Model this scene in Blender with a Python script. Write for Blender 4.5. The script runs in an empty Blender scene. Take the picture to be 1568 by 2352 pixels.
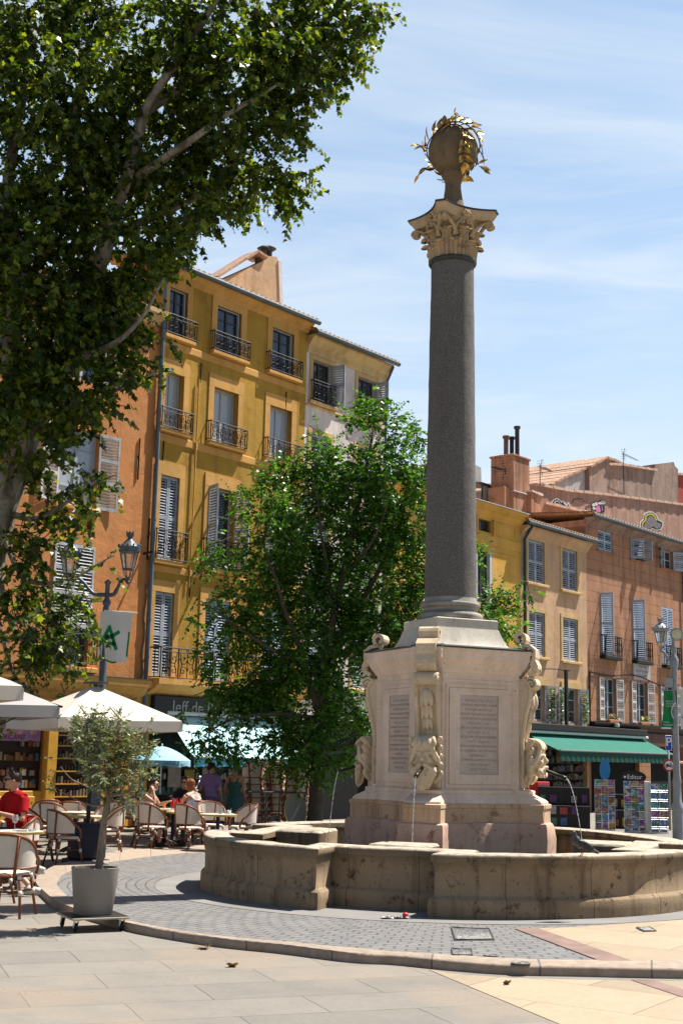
SUNAZ, SUNEL, SUNE, SKYS, EXPO = 63, 62, 5.0, 0.053, 0.92
CLOUDC = (9.1, 9.8, 10.2); SKYTINT = (0.95, 1.5, 1.75)
import bpy, math, random
import numpy as np
from mathutils import Vector, Matrix, noise
random.seed(7); rng = np.random.default_rng(7)
R_ = math.radians
scene = bpy.context.scene
COL = scene.collection
PZ = -0.08                                   # plaza level; the cobbled apron round the fountain is z = 0

# ------------------------------------------------------------------ camera frame (used to measure the place)
FPX, YH, RHO, EYE = 3000.0, 1742.0, 0.022, 1.7
PIT = math.atan((YH - 1176) / FPX)
_r0 = Vector((1, 0, 0)); _u0 = Vector((0, -math.sin(PIT), math.cos(PIT))); FW = Vector((0, math.cos(PIT), math.sin(PIT)))
RT = _r0 * math.cos(RHO) + _u0 * math.sin(RHO); UP = _u0 * math.cos(RHO) - _r0 * math.sin(RHO)
EYEP = Vector((0, 0, EYE))
def ray(x, y): return RT * ((x - 784) / FPX) + UP * ((1176 - y) / FPX) + FW
def G(x, y, z=PZ):
    d = ray(x, y); return EYEP + d * ((z - EYE) / d.z)
def at(x, y, Y):
    d = ray(x, y); return EYEP + d * (Y / d.y)

# ------------------------------------------------------------------ mesh builder
class MB:
    def __init__(s): s.v = []; s.f = []; s.m = []; s.X = None
    def add(s, vs, fs, mi=0):
        b = len(s.v)
        if s.X is not None:
            X = s.X; vs = [X @ Vector(p) for p in vs]
        s.v.extend([(p[0], p[1], p[2]) for p in vs])
        s.f.extend([tuple(b + i for i in f) for f in fs]); s.m.extend([mi] * len(fs)); return s
    def box(s, x0, x1, y0, y1, z0, z1, mi=0):
        v = [(x0,y0,z0),(x1,y0,z0),(x1,y1,z0),(x0,y1,z0),(x0,y0,z1),(x1,y0,z1),(x1,y1,z1),(x0,y1,z1)]
        return s.add(v, [(0,3,2,1),(4,5,6,7),(0,1,5,4),(1,2,6,5),(2,3,7,6),(3,0,4,7)], mi)
    def bbox(s, x0, x1, y0, y1, z0, z1, b=.01, mi=0):      # bevelled box (chamfered edges)
        b = min(b, (x1-x0)*.45, (y1-y0)*.45, (z1-z0)*.45)
        def ring(z, i): return [(x0+i,y0,z),(x1-i,y0,z),(x1,y0+i,z),(x1,y1-i,z),(x1-i,y1,z),(x0+i,y1,z),(x0,y1-i,z),(x0,y0+i,z)]
        def ins(z, i): return [(x0+i+b*.0,y0+i,z),(x1-i,y0+i,z),(x1-i,y0+i,z),(x1-i,y1-i,z),(x1-i,y1-i,z),(x0+i,y1-i,z),(x0+i,y1-i,z),(x0+i,y0+i,z)]
        rings = [ins(z0, b), ring(z0+b, b), ring(z1-b, b), ins(z1, b)]
        v = sum(rings, []); f = []
        for k in range(3):
            for i in range(8):
                j = (i+1) % 8
                f.append((k*8+i, k*8+j, k*8+8+j, k*8+8+i))
        f.append((7,6,5,4,3,2,1,0)); f.append(tuple(24+i for i in range(8)))
        return s.add(v, f, mi)
    def prism(s, poly, h0, h1, plane='xz', mi=0):
        n = len(poly)
        if plane == 'xz': P = lambda a, b, h: (a, h, b)
        elif plane == 'xy': P = lambda a, b, h: (a, b, h)
        else: P = lambda a, b, h: (h, a, b)
        v = [P(a, b, h0) for a, b in poly] + [P(a, b, h1) for a, b in poly]
        f = [tuple(range(n)), tuple(range(2*n-1, n-1, -1))] + [(i, i+n, (i+1) % n + n, (i+1) % n) for i in range(n)]
        return s.add(v, f, mi)
    def tube(s, pts, r, n=6, closed=False, cap=True, mi=0):
        P = [Vector(p) for p in pts]; N = len(P)
        if not isinstance(r, (list, tuple)): r = [r] * N
        vs = []; nrm = None
        for i in range(N):
            if closed: t = P[(i+1) % N] - P[i-1]
            else: t = P[min(i+1, N-1)] - P[max(i-1, 0)]
            if t.length < 1e-9: t = Vector((0,0,1))
            t.normalize()
            if nrm is None:
                nrm = t.orthogonal().normalized()
                if abs(t.z) < .9: nrm = t.cross(Vector((0,0,1))).normalized()
            nrm = (nrm - t * nrm.dot(t))
            nrm = nrm.normalized() if nrm.length > 1e-6 else t.orthogonal().normalized()
            b = t.cross(nrm)
            for k in range(n):
                a = 2*math.pi*k/n
                vs.append(P[i] + (nrm*math.cos(a) + b*math.sin(a)) * r[i])
        f = []
        M = N if closed else N-1
        for i in range(M):
            j = (i+1) % N
            for k in range(n):
                l = (k+1) % n
                f.append((i*n+k, i*n+l, j*n+l, j*n+k))
        if cap and not closed:
            f.append(tuple(range(n-1, -1, -1))); f.append(tuple((N-1)*n + k for k in range(n)))
        return s.add(vs, f, mi)
    def lathe(s, prof, n=24, c=(0,0,0), mi=0, cap=True, sx=1, sy=1):
        vs = []; f = []; L = len(prof)
        for r, z in prof:
            for k in range(n):
                a = 2*math.pi*k/n; vs.append((c[0]+r*sx*math.cos(a), c[1]+r*sy*math.sin(a), c[2]+z))
        for i in range(L-1):
            for k in range(n):
                l = (k+1) % n; f.append((i*n+k, i*n+l, (i+1)*n+l, (i+1)*n+k))
        if cap:
            f.append(tuple(range(n-1, -1, -1))); f.append(tuple((L-1)*n+k for k in range(n)))
        return s.add(vs, f, mi)
    def ell(s, c, r, n=14, m=10, rot=None, mi=0):
        vs = [(0,0,-1)]; 
        for i in range(1, m):
            a = -math.pi/2 + math.pi*i/m
            for k in range(n):
                b = 2*math.pi*k/n; vs.append((math.cos(a)*math.cos(b), math.cos(a)*math.sin(b), math.sin(a)))
        vs.append((0,0,1)); f = []
        for k in range(n): f.append((0, 1+(k+1) % n, 1+k))
        for i in range(m-2):
            for k in range(n):
                l = (k+1) % n; f.append((1+i*n+k, 1+i*n+l, 1+(i+1)*n+l, 1+(i+1)*n+k))
        T = 1+(m-2)*n
        for k in range(n): f.append((T+k, T+(k+1) % n, T+n))
        if isinstance(r, (int, float)): r = (r, r, r)
        out = []
        for p in vs:
            q = Vector((p[0]*r[0], p[1]*r[1], p[2]*r[2]))
            if rot is not None: q = rot @ q
            out.append(q + Vector(c))
        return s.add(out, f, mi)
    def quad(s, a, b, c, d, mi=0): return s.add([a, b, c, d], [(0,1,2,3)], mi)
    def grid(s, P, nu, nv, mi=0):        # P(i,j) -> point
        vs = [P(i, j) for i in range(nu) for j in range(nv)]
        f = [(i*nv+j, i*nv+j+1, (i+1)*nv+j+1, (i+1)*nv+j) for i in range(nu-1) for j in range(nv-1)]
        return s.add(vs, f, mi)
    def loft(s, rings, cap=True, mi=0):
        n = len(rings[0]); vs = sum([list(r) for r in rings], []); f = []
        for i in range(len(rings)-1):
            for k in range(n):
                l = (k+1) % n; f.append((i*n+k, i*n+l, (i+1)*n+l, (i+1)*n+k))
        if cap: f.append(tuple(range(n-1, -1, -1))); f.append(tuple((len(rings)-1)*n+k for k in range(n)))
        return s.add(vs, f, mi)
    def join(s, o, M=None, mi=None):
        vs = o.v if M is None else [M @ Vector(p) for p in o.v]
        b = len(s.v); 
        if s.X is not None: vs = [s.X @ Vector(p) for p in vs]
        s.v.extend([(p[0], p[1], p[2]) for p in vs]); s.f.extend([tuple(b+i for i in f) for f in o.f])
        s.m.extend(o.m if mi is None else [mi]*len(o.f)); return s
    def shift(s, x, y, z): s.v = [(a+x, b+y, c+z) for a, b, c in s.v]; return s
    def mesh(s, name, mats, smooth=None):
        me = bpy.data.meshes.new(name)
        me.from_pydata(s.v, [], s.f)
        if not isinstance(mats, (list, tuple)): mats = [mats]
        for m in mats: me.materials.append(m)
        if len(mats) > 1: me.polygons.foreach_set('material_index', s.m)
        if smooth is not None:
            if smooth is True: me.shade_smooth()
            else:
                me.shade_smooth(); me.set_sharp_from_angle(angle=R_(smooth))
        me.update(); return me
    def build(s, name, mats, parent=None, smooth=None, loc=None):
        o = bpy.data.objects.new(name, s.mesh(name, mats, smooth)); COL.objects.link(o)
        if parent is not None: o.parent = parent
        if loc is not None: o.location = loc
        return o

def tag(o, label=None, cat=None, group=None, kind=None):
    if label: o['label'] = label
    if cat: o['category'] = cat
    if group: o['group'] = group
    if kind: o['kind'] = kind
    return o
def thing(name, label, cat, loc=(0,0,0), rz=0, group=None):
    o = bpy.data.objects.new(name, None); COL.objects.link(o); o.empty_display_size = .2
    o.location = loc; o.rotation_euler = (0, 0, rz); return tag(o, label, cat, group)
def kids(o): return [c for c in bpy.data.objects if c.parent == o]
def copy_tree(o, parent=None):
    c = o.copy(); COL.objects.link(c)
    if parent is not None: c.parent = parent
    for ch in KIDS.get(o.name) or kids(o): copy_tree(ch, c)
    return c
KIDS = {}
def copy_thing(o, loc, rz, label, group=None, scale=None, rot=None):
    c = copy_tree(o); c.location = loc; c.rotation_euler = rot if rot else (0, 0, rz); c['label'] = label
    if group: c['group'] = group
    if scale: c.scale = (scale,)*3
    return c

def eval_mb(mb, mods, X=None):
    me = mb.mesh('tmp', []) if False else bpy.data.meshes.new('tmp')
    me.from_pydata(mb.v, [], mb.f); me.update()
    o = bpy.data.objects.new('tmp', me); COL.objects.link(o)
    for typ, props in mods:
        md = o.modifiers.new(typ, typ)
        for k, v in props.items(): setattr(md, k, v)
    dg = bpy.context.evaluated_depsgraph_get(); dg.update()
    ev = o.evaluated_get(dg); m2 = ev.to_mesh()
    nv = len(m2.vertices); co = np.empty(nv*3); m2.vertices.foreach_get('co', co); co = co.reshape(-1, 3)
    fs = [tuple(p.vertices) for p in m2.polygons]
    out = MB(); out.v = [tuple(c) for c in co]; out.f = fs; out.m = [0]*len(fs)
    ev.to_mesh_clear(); bpy.data.objects.remove(o); bpy.data.meshes.remove(me)
    return out
def remesh(mb, vox, smooth=3):
    mods = [('REMESH', dict(mode='VOXEL', voxel_size=vox))]
    if smooth: mods.append(('SMOOTH', dict(iterations=smooth, factor=.5)))
    return eval_mb(mb, mods)
def text_mb(body, size=1., ext=.005, align='CENTER', space=1., shear=0., lines=1.0, font_bold=False):
    cu = bpy.data.curves.new('txt', 'FONT'); cu.body = body; cu.size = size; cu.extrude = ext
    cu.align_x = align; cu.align_y = 'CENTER'; cu.space_character = space; cu.shear = shear; cu.space_line = lines
    if font_bold: cu.offset = size*.015
    o = bpy.data.objects.new('txt', cu); COL.objects.link(o)
    dg = bpy.context.evaluated_depsgraph_get(); dg.update()
    me = o.evaluated_get(dg).to_mesh()
    mb = MB(); mb.v = [tuple(v.co) for v in me.vertices]; mb.f = [tuple(p.vertices) for p in me.polygons]; mb.m = [0]*len(mb.f)
    o.evaluated_get(dg).to_mesh_clear(); bpy.data.objects.remove(o); bpy.data.curves.remove(cu)
    return mb

# ------------------------------------------------------------------ materials
def hx(h):
    c = [int(h[i:i+2], 16)/255 for i in (0, 2, 4)]
    return tuple(x/12.92 if x <= .04045 else ((x+.055)/1.055)**2.4 for x in c)
def sock(nt, node, name, val):
    i = node.inputs[name]
    if isinstance(val, bpy.types.NodeSocket): nt.links.new(val, i)
    elif isinstance(val, (tuple, list)) and len(val) == 3 and i.type == 'RGBA': i.default_value = (*val, 1)
    else: i.default_value = val
def nd(nt, typ, ins=None, **props):
    n = nt.nodes.new('ShaderNode'+typ)
    for k, v in props.items(): setattr(n, k, v)
    for k, v in (ins or {}).items(): sock(nt, n, k, v)
    return n
def mathn(nt, op, a, b=None, c=None):
    n = nd(nt, 'Math', operation=op); sock(nt, n, 0, a)
    if b is not None: sock(nt, n, 1, b)
    if c is not None: sock(nt, n, 2, c)
    return n.outputs[0]
def mixc(nt, f, a, b, mode='MIX'):
    n = nd(nt, 'Mix', data_type='RGBA', blend_type=mode)
    sock(nt, n, 0, f); sock(nt, n, 6, a); sock(nt, n, 7, b); return n.outputs[2]
def ramp(nt, f, stops):
    n = nd(nt, 'ValToRGB', {'Fac': f}); e = n.color_ramp.elements
    while len(e) < len(stops): e.new(.5)
    for i, (p, c) in enumerate(stops):
        e[i].position = p; e[i].color = (*(c if isinstance(c, tuple) else (c,)*3), 1)
    return n.outputs[0]
def noi(nt, vec, scale, detail=4, rough=.55, dist=0):
    return nd(nt, 'TexNoise', {'Vector': vec, 'Scale': scale, 'Detail': detail, 'Roughness': rough, 'Distortion': dist}).outputs[0]
def mapv(nt, vec, loc=(0,0,0), rot=(0,0,0), sc=(1,1,1)):
    n = nd(nt, 'Mapping'); nt.links.new(vec, n.inputs[0]); n.inputs[1].default_value = loc; n.inputs[2].default_value = rot; n.inputs[3].default_value = sc
    return n.outputs[0]
def newmat(name):
    m = bpy.data.materials.new(name); m.use_nodes = True; nt = m.node_tree
    b = nt.nodes['Principled BSDF']; tc = nt.nodes.new('ShaderNodeTexCoord')
    return m, nt, b, tc.outputs['Object']
def bumpn(nt, b, h, strength=.3, dist=.02):
    n = nd(nt, 'Bump', {'Height': h, 'Strength': strength, 'Distance': dist}); nt.links.new(n.outputs[0], b.inputs['Normal']); return n
def mul(c, k): return tuple(min(1, x*k) for x in c)
def mat(name, col, rough=.8, var=.15, vs=4., bump=.15, bs=40., spec=.3, metal=0., dirt=None, streak=0., bd=.01):
    """plain weathered surface: colour noise, optional dirt (colour, scale, threshold), vertical streaks, bump"""
    m, nt, b, oc = newmat(name)
    n1 = noi(nt, oc, vs, 5)
    c = ramp(nt, n1, [(.3, mul(col, 1-var)), (.7, mul(col, 1+var))])
    if streak:
        s = noi(nt, mapv(nt, oc, sc=(1, 1, .06)), 3.5, 4, .6)
        f = mathn(nt, 'MULTIPLY', ramp(nt, s, [(.5, 0.), (.75, 1.)]), streak)
        c = mixc(nt, f, c, mul(col, .45))
    if dirt:
        d = noi(nt, oc, dirt[1], 6, .65)
        f = ramp(nt, d, [(dirt[2], 0.), (min(1, dirt[2]+.12), 1.)])
        c = mixc(nt, mathn(nt, 'MULTIPLY', f, dirt[3] if len(dirt) > 3 else .8), c, dirt[0])
    sock(nt, b, 'Base Color', c); b.inputs['Roughness'].default_value = rough
    b.inputs['Specular IOR Level'].default_value = spec; b.inputs['Metallic'].default_value = metal
    if bump:
        h = noi(nt, oc, bs, 6, .6); bumpn(nt, b, h, bump, bd)
    return m
def leafmat(name, c1, c2, c3, trans=.4, rough=.4, spec=.5):
    m, nt, b, oc = newmat(name)
    g = nd(nt, 'NewGeometry')
    c = ramp(nt, g.outputs['Random Per Island'], [(0., c1), (.6, c2), (1., c3)])
    sock(nt, b, 'Base Color', c); b.inputs['Roughness'].default_value = rough; b.inputs['Specular IOR Level'].default_value = spec
    t = nd(nt, 'BsdfTranslucent'); sock(nt, t, 'Color', mixc(nt, 1., c, (2.2, 2.0, .8), 'MULTIPLY'))
    mx = nd(nt, 'MixShader', {0: trans}); nt.links.new(b.outputs[0], mx.inputs[1]); nt.links.new(t.outputs[0], mx.inputs[2])
    nt.links.new(mx.outputs[0], nt.nodes['Material Output'].inputs[0]); return m
# ------------------------------------------------------------------ camera, sky, sun
cam = bpy.data.cameras.new('camera'); co = bpy.data.objects.new('camera', cam); COL.objects.link(co); scene.camera = co
cam.sensor_fit = 'VERTICAL'; cam.sensor_height = 24; cam.lens = 24*FPX/2352; cam.clip_end = 2000; cam.clip_start = .1
co.matrix_world = Matrix(((RT.x, UP.x, -FW.x, 0), (RT.y, UP.y, -FW.y, 0), (RT.z, UP.z, -FW.z, EYE), (0, 0, 0, 1)))
SUN_AZ, SUN_EL = R_(SUNAZ), R_(SUNEL)          # azimuth from +Y towards +X
sd = Vector((math.sin(SUN_AZ)*math.cos(SUN_EL), math.cos(SUN_AZ)*math.cos(SUN_EL), math.sin(SUN_EL)))
su = bpy.data.lights.new('sun', 'SUN'); su.energy = SUNE; su.angle = R_(.5); su.color = (1, .95, .87)
so = bpy.data.objects.new('sun', su); COL.objects.link(so); so.rotation_euler = (-sd).to_track_quat('-Z', 'Y').to_euler(); so.location = (20, 20, 40)
w = bpy.data.worlds.new('World'); scene.world = w; w.use_nodes = True; nt = w.node_tree
bg = nt.nodes['Background']; sky = nd(nt, 'TexSky', sky_type='NISHITA', sun_disc=False)
sky.sun_elevation = SUN_EL; sky.sun_rotation = SUN_AZ; sky.air_density = 1.0; sky.dust_density = .6; sky.ozone_density = 1.6
tc = nd(nt, 'TexCoord'); dirv = tc.outputs['Generated']
# thin cirrus: noise on the direction projected to a high flat layer
sx = nd(nt, 'SeparateXYZ'); nt.links.new(dirv, sx.inputs[0])
zz = mathn(nt, 'MAXIMUM', sx.outputs[2], .06)
u = mathn(nt, 'DIVIDE', sx.outputs[0], zz); v = mathn(nt, 'DIVIDE', sx.outputs[1], zz)
cb = nd(nt, 'CombineXYZ', {0: u, 1: v})
cv = mapv(nt, cb.outputs[0], loc=(.4, .2, 0), rot=(0, 0, R_(-52)), sc=(.8, 1.7, 1))
cl = noi(nt, cv, 1.15, 9, .6, 1.1)
cl2 = noi(nt, mapv(nt, cb.outputs[0], rot=(0, 0, R_(-12))), .5, 4, .5, .4)
f = mathn(nt, 'MULTIPLY', ramp(nt, cl, [(.38, 0.), (.72, 1.)]), ramp(nt, cl2, [(.34, .25), (.62, 1.)]))
hz = ramp(nt, sx.outputs[2], [(.0, .95), (.16, .80), (.30, .50), (.55, .28)])
f = mathn(nt, 'ADD', hz, mathn(nt, 'MULTIPLY', mathn(nt, 'MULTIPLY', f, .85), mathn(nt, 'SUBTRACT', 1., hz)))
c = mixc(nt, f, mixc(nt, 1., sky.outputs[0], SKYTINT, 'MULTIPLY'), CLOUDC)
# haze and cirrus masked to the view side; unseen sky darkened to deepen the shade
side = ramp(nt, sx.outputs[1], [(.45, 0.), (.76, 1.)])
c = mixc(nt, side, sky.outputs[0], c)
sock(nt, bg, 'Color', c); bg.inputs['Strength'].default_value = SKYS
vs = scene.view_settings; scene.display_settings.display_device = 'sRGB'; vs.view_transform = 'Standard'; vs.look = 'None'; vs.gamma = 1; vs.exposure = EXPO; vs.use_curve_mapping = False
scene.cycles.max_bounces = 8; scene.cycles.diffuse_bounces = 3; scene.cycles.glossy_bounces = 2; scene.cycles.transparent_max_bounces = 6; scene.cycles.transmission_bounces = 4
scene.cycles.use_denoising = True; scene.cycles.caustics_reflective = False; scene.cycles.caustics_refractive = False

# ------------------------------------------------------------------ ground
FCX, FCY = 1.55, 18.2                                # fountain centre
def brickmat(name, c1, c2, mort, bw, rh, ms=.012, rot=0., polar=False, var=.25, bump=.5, rough=.75, off=.5, pits=True, squash=1., warm=None):
    m, nt, b, oc = newmat(name)
    if polar:
        s3 = nd(nt, 'SeparateXYZ'); nt.links.new(mapv(nt, oc, loc=(-FCX, -FCY-.3, 0)), s3.inputs[0])
        rr = mathn(nt, 'SQRT', mathn(nt, 'ADD', mathn(nt, 'MULTIPLY', s3.outputs[0], s3.outputs[0]), mathn(nt, 'MULTIPLY', s3.outputs[1], s3.outputs[1])))
        aa = mathn(nt, 'MULTIPLY', mathn(nt, 'ARCTAN2', s3.outputs[1], s3.outputs[0]), 5.2)
        cbn = nd(nt, 'CombineXYZ', {0: aa, 1: rr}); vec = cbn.outputs[0]
    else: vec = mapv(nt, oc, rot=(0, 0, rot))
    wob = noi(nt, oc, 5.5 if polar else 1.3, 3); wv = nd(nt, 'VectorMath', operation='MULTIPLY_ADD'); 
    cw = nd(nt, 'CombineXYZ', {0: wob, 1: wob}); nt.links.new(cw.outputs[0], wv.inputs[0]); wv.inputs[1].default_value = (.09,)*3 if polar else (.03,)*3; nt.links.new(vec, wv.inputs[2])
    br = nd(nt, 'TexBrick', {'Vector': wv.outputs[0], 'Color1': c1, 'Color2': c2, 'Mortar': mort, 'Scale': 1., 'Mortar Size': ms, 'Mortar Smooth': .3, 'Bias': -.1, 'Brick Width': bw, 'Row Height': rh})
    br.offset = off; br.squash = squash
    b2 = nd(nt, 'TexBrick', {'Vector': wv.outputs[0], 'Color1': (.80, .80, .80), 'Color2': (1.18, 1.15, 1.10), 'Mortar': (1., 1., 1.), 'Scale': 1., 'Mortar Size': 0., 'Bias': 0., 'Brick Width': bw, 'Row Height': rh}); b2.offset = off; b2.offset_frequency = 2
    n1 = noi(nt, oc, 2.2, 6, .65); n2 = noi(nt, oc, 22, 5, .7)
    k = mathn(nt, 'ADD', mathn(nt, 'MULTIPLY', n1, var*2), 1-var)
    k = mathn(nt, 'MULTIPLY', k, mathn(nt, 'ADD', mathn(nt, 'MULTIPLY', n2, .4), .8))
    kk = nd(nt, 'CombineXYZ', {0: k, 1: k, 2: k})
    c = mixc(nt, 1., mixc(nt, 1., br.outputs[0], b2.outputs[0], 'MULTIPLY'), kk.outputs[0], 'MULTIPLY'); st = noi(nt, oc, 3.1, 7, .75); c = mixc(nt, mathn(nt, 'MULTIPLY', ramp(nt, st, [(.58, 0.), (.72, 1.)]), .35), c, mul(c1, .45))
    if warm:
        wn = noi(nt, oc, .55, 3); c = mixc(nt, mathn(nt, 'MULTIPLY', ramp(nt, wn, [(.48, 0.), (.62, 1.)]), .55), c, warm)
    h = mathn(nt, 'SUBTRACT', mathn(nt, 'MULTIPLY', n2, .25), br.outputs[1])
    if pits:
        pn = noi(nt, oc, 38, 2, .5); pm = noi(nt, oc, 1.1, 3)
        pf = mathn(nt, 'MULTIPLY', ramp(nt, pn, [(.62, 0.), (.7, 1.)]), ramp(nt, pm, [(.54, 0.), (.66, 1.)]))
        c = mixc(nt, mathn(nt, 'MULTIPLY', pf, .75), c, mul(c1, .25)); h = mathn(nt, 'SUBTRACT', h, pf)
    sock(nt, b, 'Base Color', c); b.inputs['Roughness'].default_value = rough; b.inputs['Specular IOR Level'].default_value = .35
    bumpn(nt, b, h, bump, .012); return m
M_flag = brickmat('flagstone', (.225, .206, .178), (.183, .173, .156), (.115, .105, .09), 1.35, .66, .007, rot=R_(-20), var=.20, bump=.3, warm=(.27, .21, .155))
M_sand = brickmat('yellow_slab', (.36, .285, .195), (.305, .245, .172), (.20, .15, .10), 1.5, .95, .008, rot=R_(34), var=.16, bump=.3)
M_cob = brickmat('cobble', (.21, .205, .205), (.165, .162, .162), (.10, .097, .095), .185, .125, .010, polar=True, var=.3, bump=.9, pits=False, rough=.6)
M_smooth = mat('smooth_paving', (.21, .20, .19), .85, .14, 1.5, .25, 60)
M_red = mat('red_stone', (.22, .145, .12), .8, .25, 3, .2, 50)
def kerbmat():
    m, nt, b, oc = newmat('kerbstone'); uv = nd(nt, 'UVMap').outputs[0]
    br = nd(nt, 'TexBrick', {'Vector': uv, 'Color1': (.37, .285, .215), 'Color2': (.31, .245, .19), 'Mortar': (.15, .125, .105), 'Scale': 1., 'Mortar Size': .010, 'Brick Width': .95, 'Row Height': 9.})
    n = noi(nt, oc, 9, 6, .65); c = mixc(nt, .6, br.outputs[0], ramp(nt, n, [(.3, .5), (.75, 1.25)]), 'MULTIPLY')
    sock(nt, b, 'Base Color', c); b.inputs['Roughness'].default_value = .8; bumpn(nt, b, mathn(nt, 'SUBTRACT', noi(nt, oc, 30, 5), br.outputs[1]), .35, .01); return m
M_kerb = kerbmat()
def structure(name, mb, m, smooth=None):
    o = mb.build(name, m, smooth=smooth); o['kind'] = 'structure'; return o
g = MB(); S = 900; g.add([(-S, -S, PZ), (S, -S, PZ), (S, S, PZ), (-S, S, PZ)], [(0,1,2,3)]); structure('plaza', g, M_flag)
def catmull(pts, n):
    P = [Vector(p) for p in pts]; P = [P[0]*2-P[1]] + P + [P[-1]*2-P[-2]]; out = []
    for i in range(1, len(P)-2):
        for k in range(n):
            t = k/n; a, b, c, d = P[i-1:i+3]
            out.append(.5*((2*b) + (c-a)*t + (2*a-5*b+4*c-d)*t*t + (3*b-a-3*c+d)*t**3))
    out.append(P[-2]); return out
k_out = [(471,1951),(395,1955),(287,1963),(214,1979),(145,1994),(105,2012),(81,2037),(102,2065),(135,2090),(200,2113),(297,2140),(390,2158),(513,2177),(646,2191),(804,2211),(909,2217),(1040,2230),(1181,2240),(1323,2243),(1568,2248),(1800,2245)]
k_in = [(471,1958),(395,1963),(287,1976),(200,1991),(152,2006),(134,2024),(133,2036),(157,2060),(200,2083),(240,2100),(290,2115),(410,2138),(500,2150),(610,2160),(746,2173),(909,2187),(1040,2195),(1176,2203),(1320,2206),(1568,2206),(1800,2203)]
def resamp(L, n):
    d = [0]
    for a, b in zip(L, L[1:]): d.append(d[-1]+(b-a).length)
    out = []; j = 0
    for i in range(n):
        t = d[-1]*i/(n-1)
        while j < len(L)-2 and d[j+1] < t: j += 1
        q = (t-d[j])/max(1e-9, d[j+1]-d[j]); out.append(L[j].lerp(L[j+1], q))
    return out
NK = 20
ko = catmull([G(x, y, PZ) for x, y in k_out], NK); ki = catmull([G(x, y, 0) for x, y in k_in], NK)
n = len(ko); L = [0]
for a, b in zip(ko, ko[1:]): L.append(L[-1]+(b-a).length)
verts = []; faces = []; uvs = []
for i in range(n):
    o_, i_ = ko[i], ki[i]; dd = (i_-o_); dd.z = 0; dd.normalize(); jit = .004*math.sin(i*1.7)
    pr = [(o_.x, o_.y, PZ-.01), (o_.x-dd.x*.004, o_.y-dd.y*.004, -.02), (o_.x+dd.x*.001, o_.y+dd.y*.001, -.004), (o_.x+dd.x*.014, o_.y+dd.y*.014, .006+jit*.3), (i_.x, i_.y, .008), (i_.x+dd.x*.01, i_.y+dd.y*.01, -.02)]
    verts += pr
for i in range(n-1):
    for k in range(5): faces.append((i*6+k, (i+1)*6+k, (i+1)*6+k+1, i*6+k+1))
kb = MB(); kb.add(verts, faces); ko_obj = structure('kerb', kb, M_kerb, 40)
uvl = ko_obj.data.uv_layers.new(name='UVMap')
for p in ko_obj.data.polygons:
    for li, vi in zip(p.loop_indices, p.vertices): uvl.data[li].uv = (L[vi//6], .4+(vi % 6)*.05)
ap = MB(); poly = [(p.x, p.y, 0.) for p in ki] + [(9, 12.5, 0), (13, 20, 0), (9, 28.5, 0), (3, 30, 0), (-1, 28.4, 0)]
ap.add(poly, [tuple(range(len(poly)))]); structure('cobbled_apron', ap, M_cob)
ring = MB(); N = 96
ring.add([(FCX+r*math.cos(2*math.pi*i/N), FCY+r*math.sin(2*math.pi*i/N), .004) for i in range(N) for r in (1.5, 3.86+.12*math.sin(i*2*math.pi/N*1-.6))], [(2*i, 2*i+1, (2*i+3) % (2*N), (2*i+2) % (2*N)) for i in range(N)])
structure('smooth_ring_paving', ring, M_smooth)
def sheet(name, pts, z, m):
    b = MB(); P = [G(x, y, z-.0) for x, y in pts]; b.add([(p.x, p.y, z) for p in P], [tuple(range(len(P)))]); return structure(name, b, m)
sheet('yellow_paving', [(982,2226),(1040,2236),(1181,2247),(1323,2250),(1568,2254),(1900,2252),(2300,2380),(1800,2600),(1400,2400)], PZ+.004, M_sand)
sheet('yellow_paving', [(1236,2132),(1300,2130),(1600,2110),(2000,2090),(2000,2196),(1568,2204),(1450,2206)], .008, M_sand)
sheet('red_paving_band', [(1180,2132),(1236,2132),(1450,2206),(1376,2206)], .0085, M_red)
sheet('red_paving_band', [(1443,2249),(1500,2251),(1568,2272),(1700,2310),(1700,2335),(1568,2290)], PZ+.0085, M_red)
# ------------------------------------------------------------------ fountain
def stonemat(name, col, stain, blotch=.5, grain=120, joint=None, bump=.35, rough=.85, streak=.35, green=None):
    m, nt, b, oc = newmat(name)
    c = ramp(nt, noi(nt, oc, 1.8, 6, .65), [(.28, mul(col, .78)), (.72, mul(col, 1.12))])
    s = noi(nt, mapv(nt, oc, sc=(1, 1, .12)), 4.5, 5, .65)
    c = mixc(nt, mathn(nt, 'MULTIPLY', ramp(nt, s, [(.52, 0.), (.72, 1.)]), streak), c, stain)
    d = noi(nt, oc, 5.5, 7, .72)
    c = mixc(nt, mathn(nt, 'MULTIPLY', ramp(nt, d, [(.56, 0.), (.66, 1.)]), blotch), c, stain)
    p = noi(nt, oc, 26, 3, .6); pf = ramp(nt, p, [(.66, 0.), (.72, 1.)])
    c = mixc(nt, mathn(nt, 'MULTIPLY', pf, .6), c, mul(stain, .5))
    fg = noi(nt, oc, grain, 2, .6); c = mixc(nt, .35, c, ramp(nt, fg, [(.3, .45), (.7, 1.25)]), 'MULTIPLY')
    if green:
        gn = noi(nt, oc, 2.3, 6, .7); c = mixc(nt, mathn(nt, 'MULTIPLY', ramp(nt, gn, [(.55, 0.), (.7, 1.)]), .6), c, green)
    sock(nt, b, 'Base Color', c); b.inputs['Roughness'].default_value = rough; b.inputs['Specular IOR Level'].default_value = .25
    h = mathn(nt, 'SUBTRACT', mathn(nt, 'MULTIPLY', noi(nt, oc, 45, 6, .65), .6), pf); bumpn(nt, b, h, bump, .012); return m
M_basin = stonemat('basin_stone', (.34, .245, .152), (.07, .043, .027), .95, 140, streak=.75, bump=.55)
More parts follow.
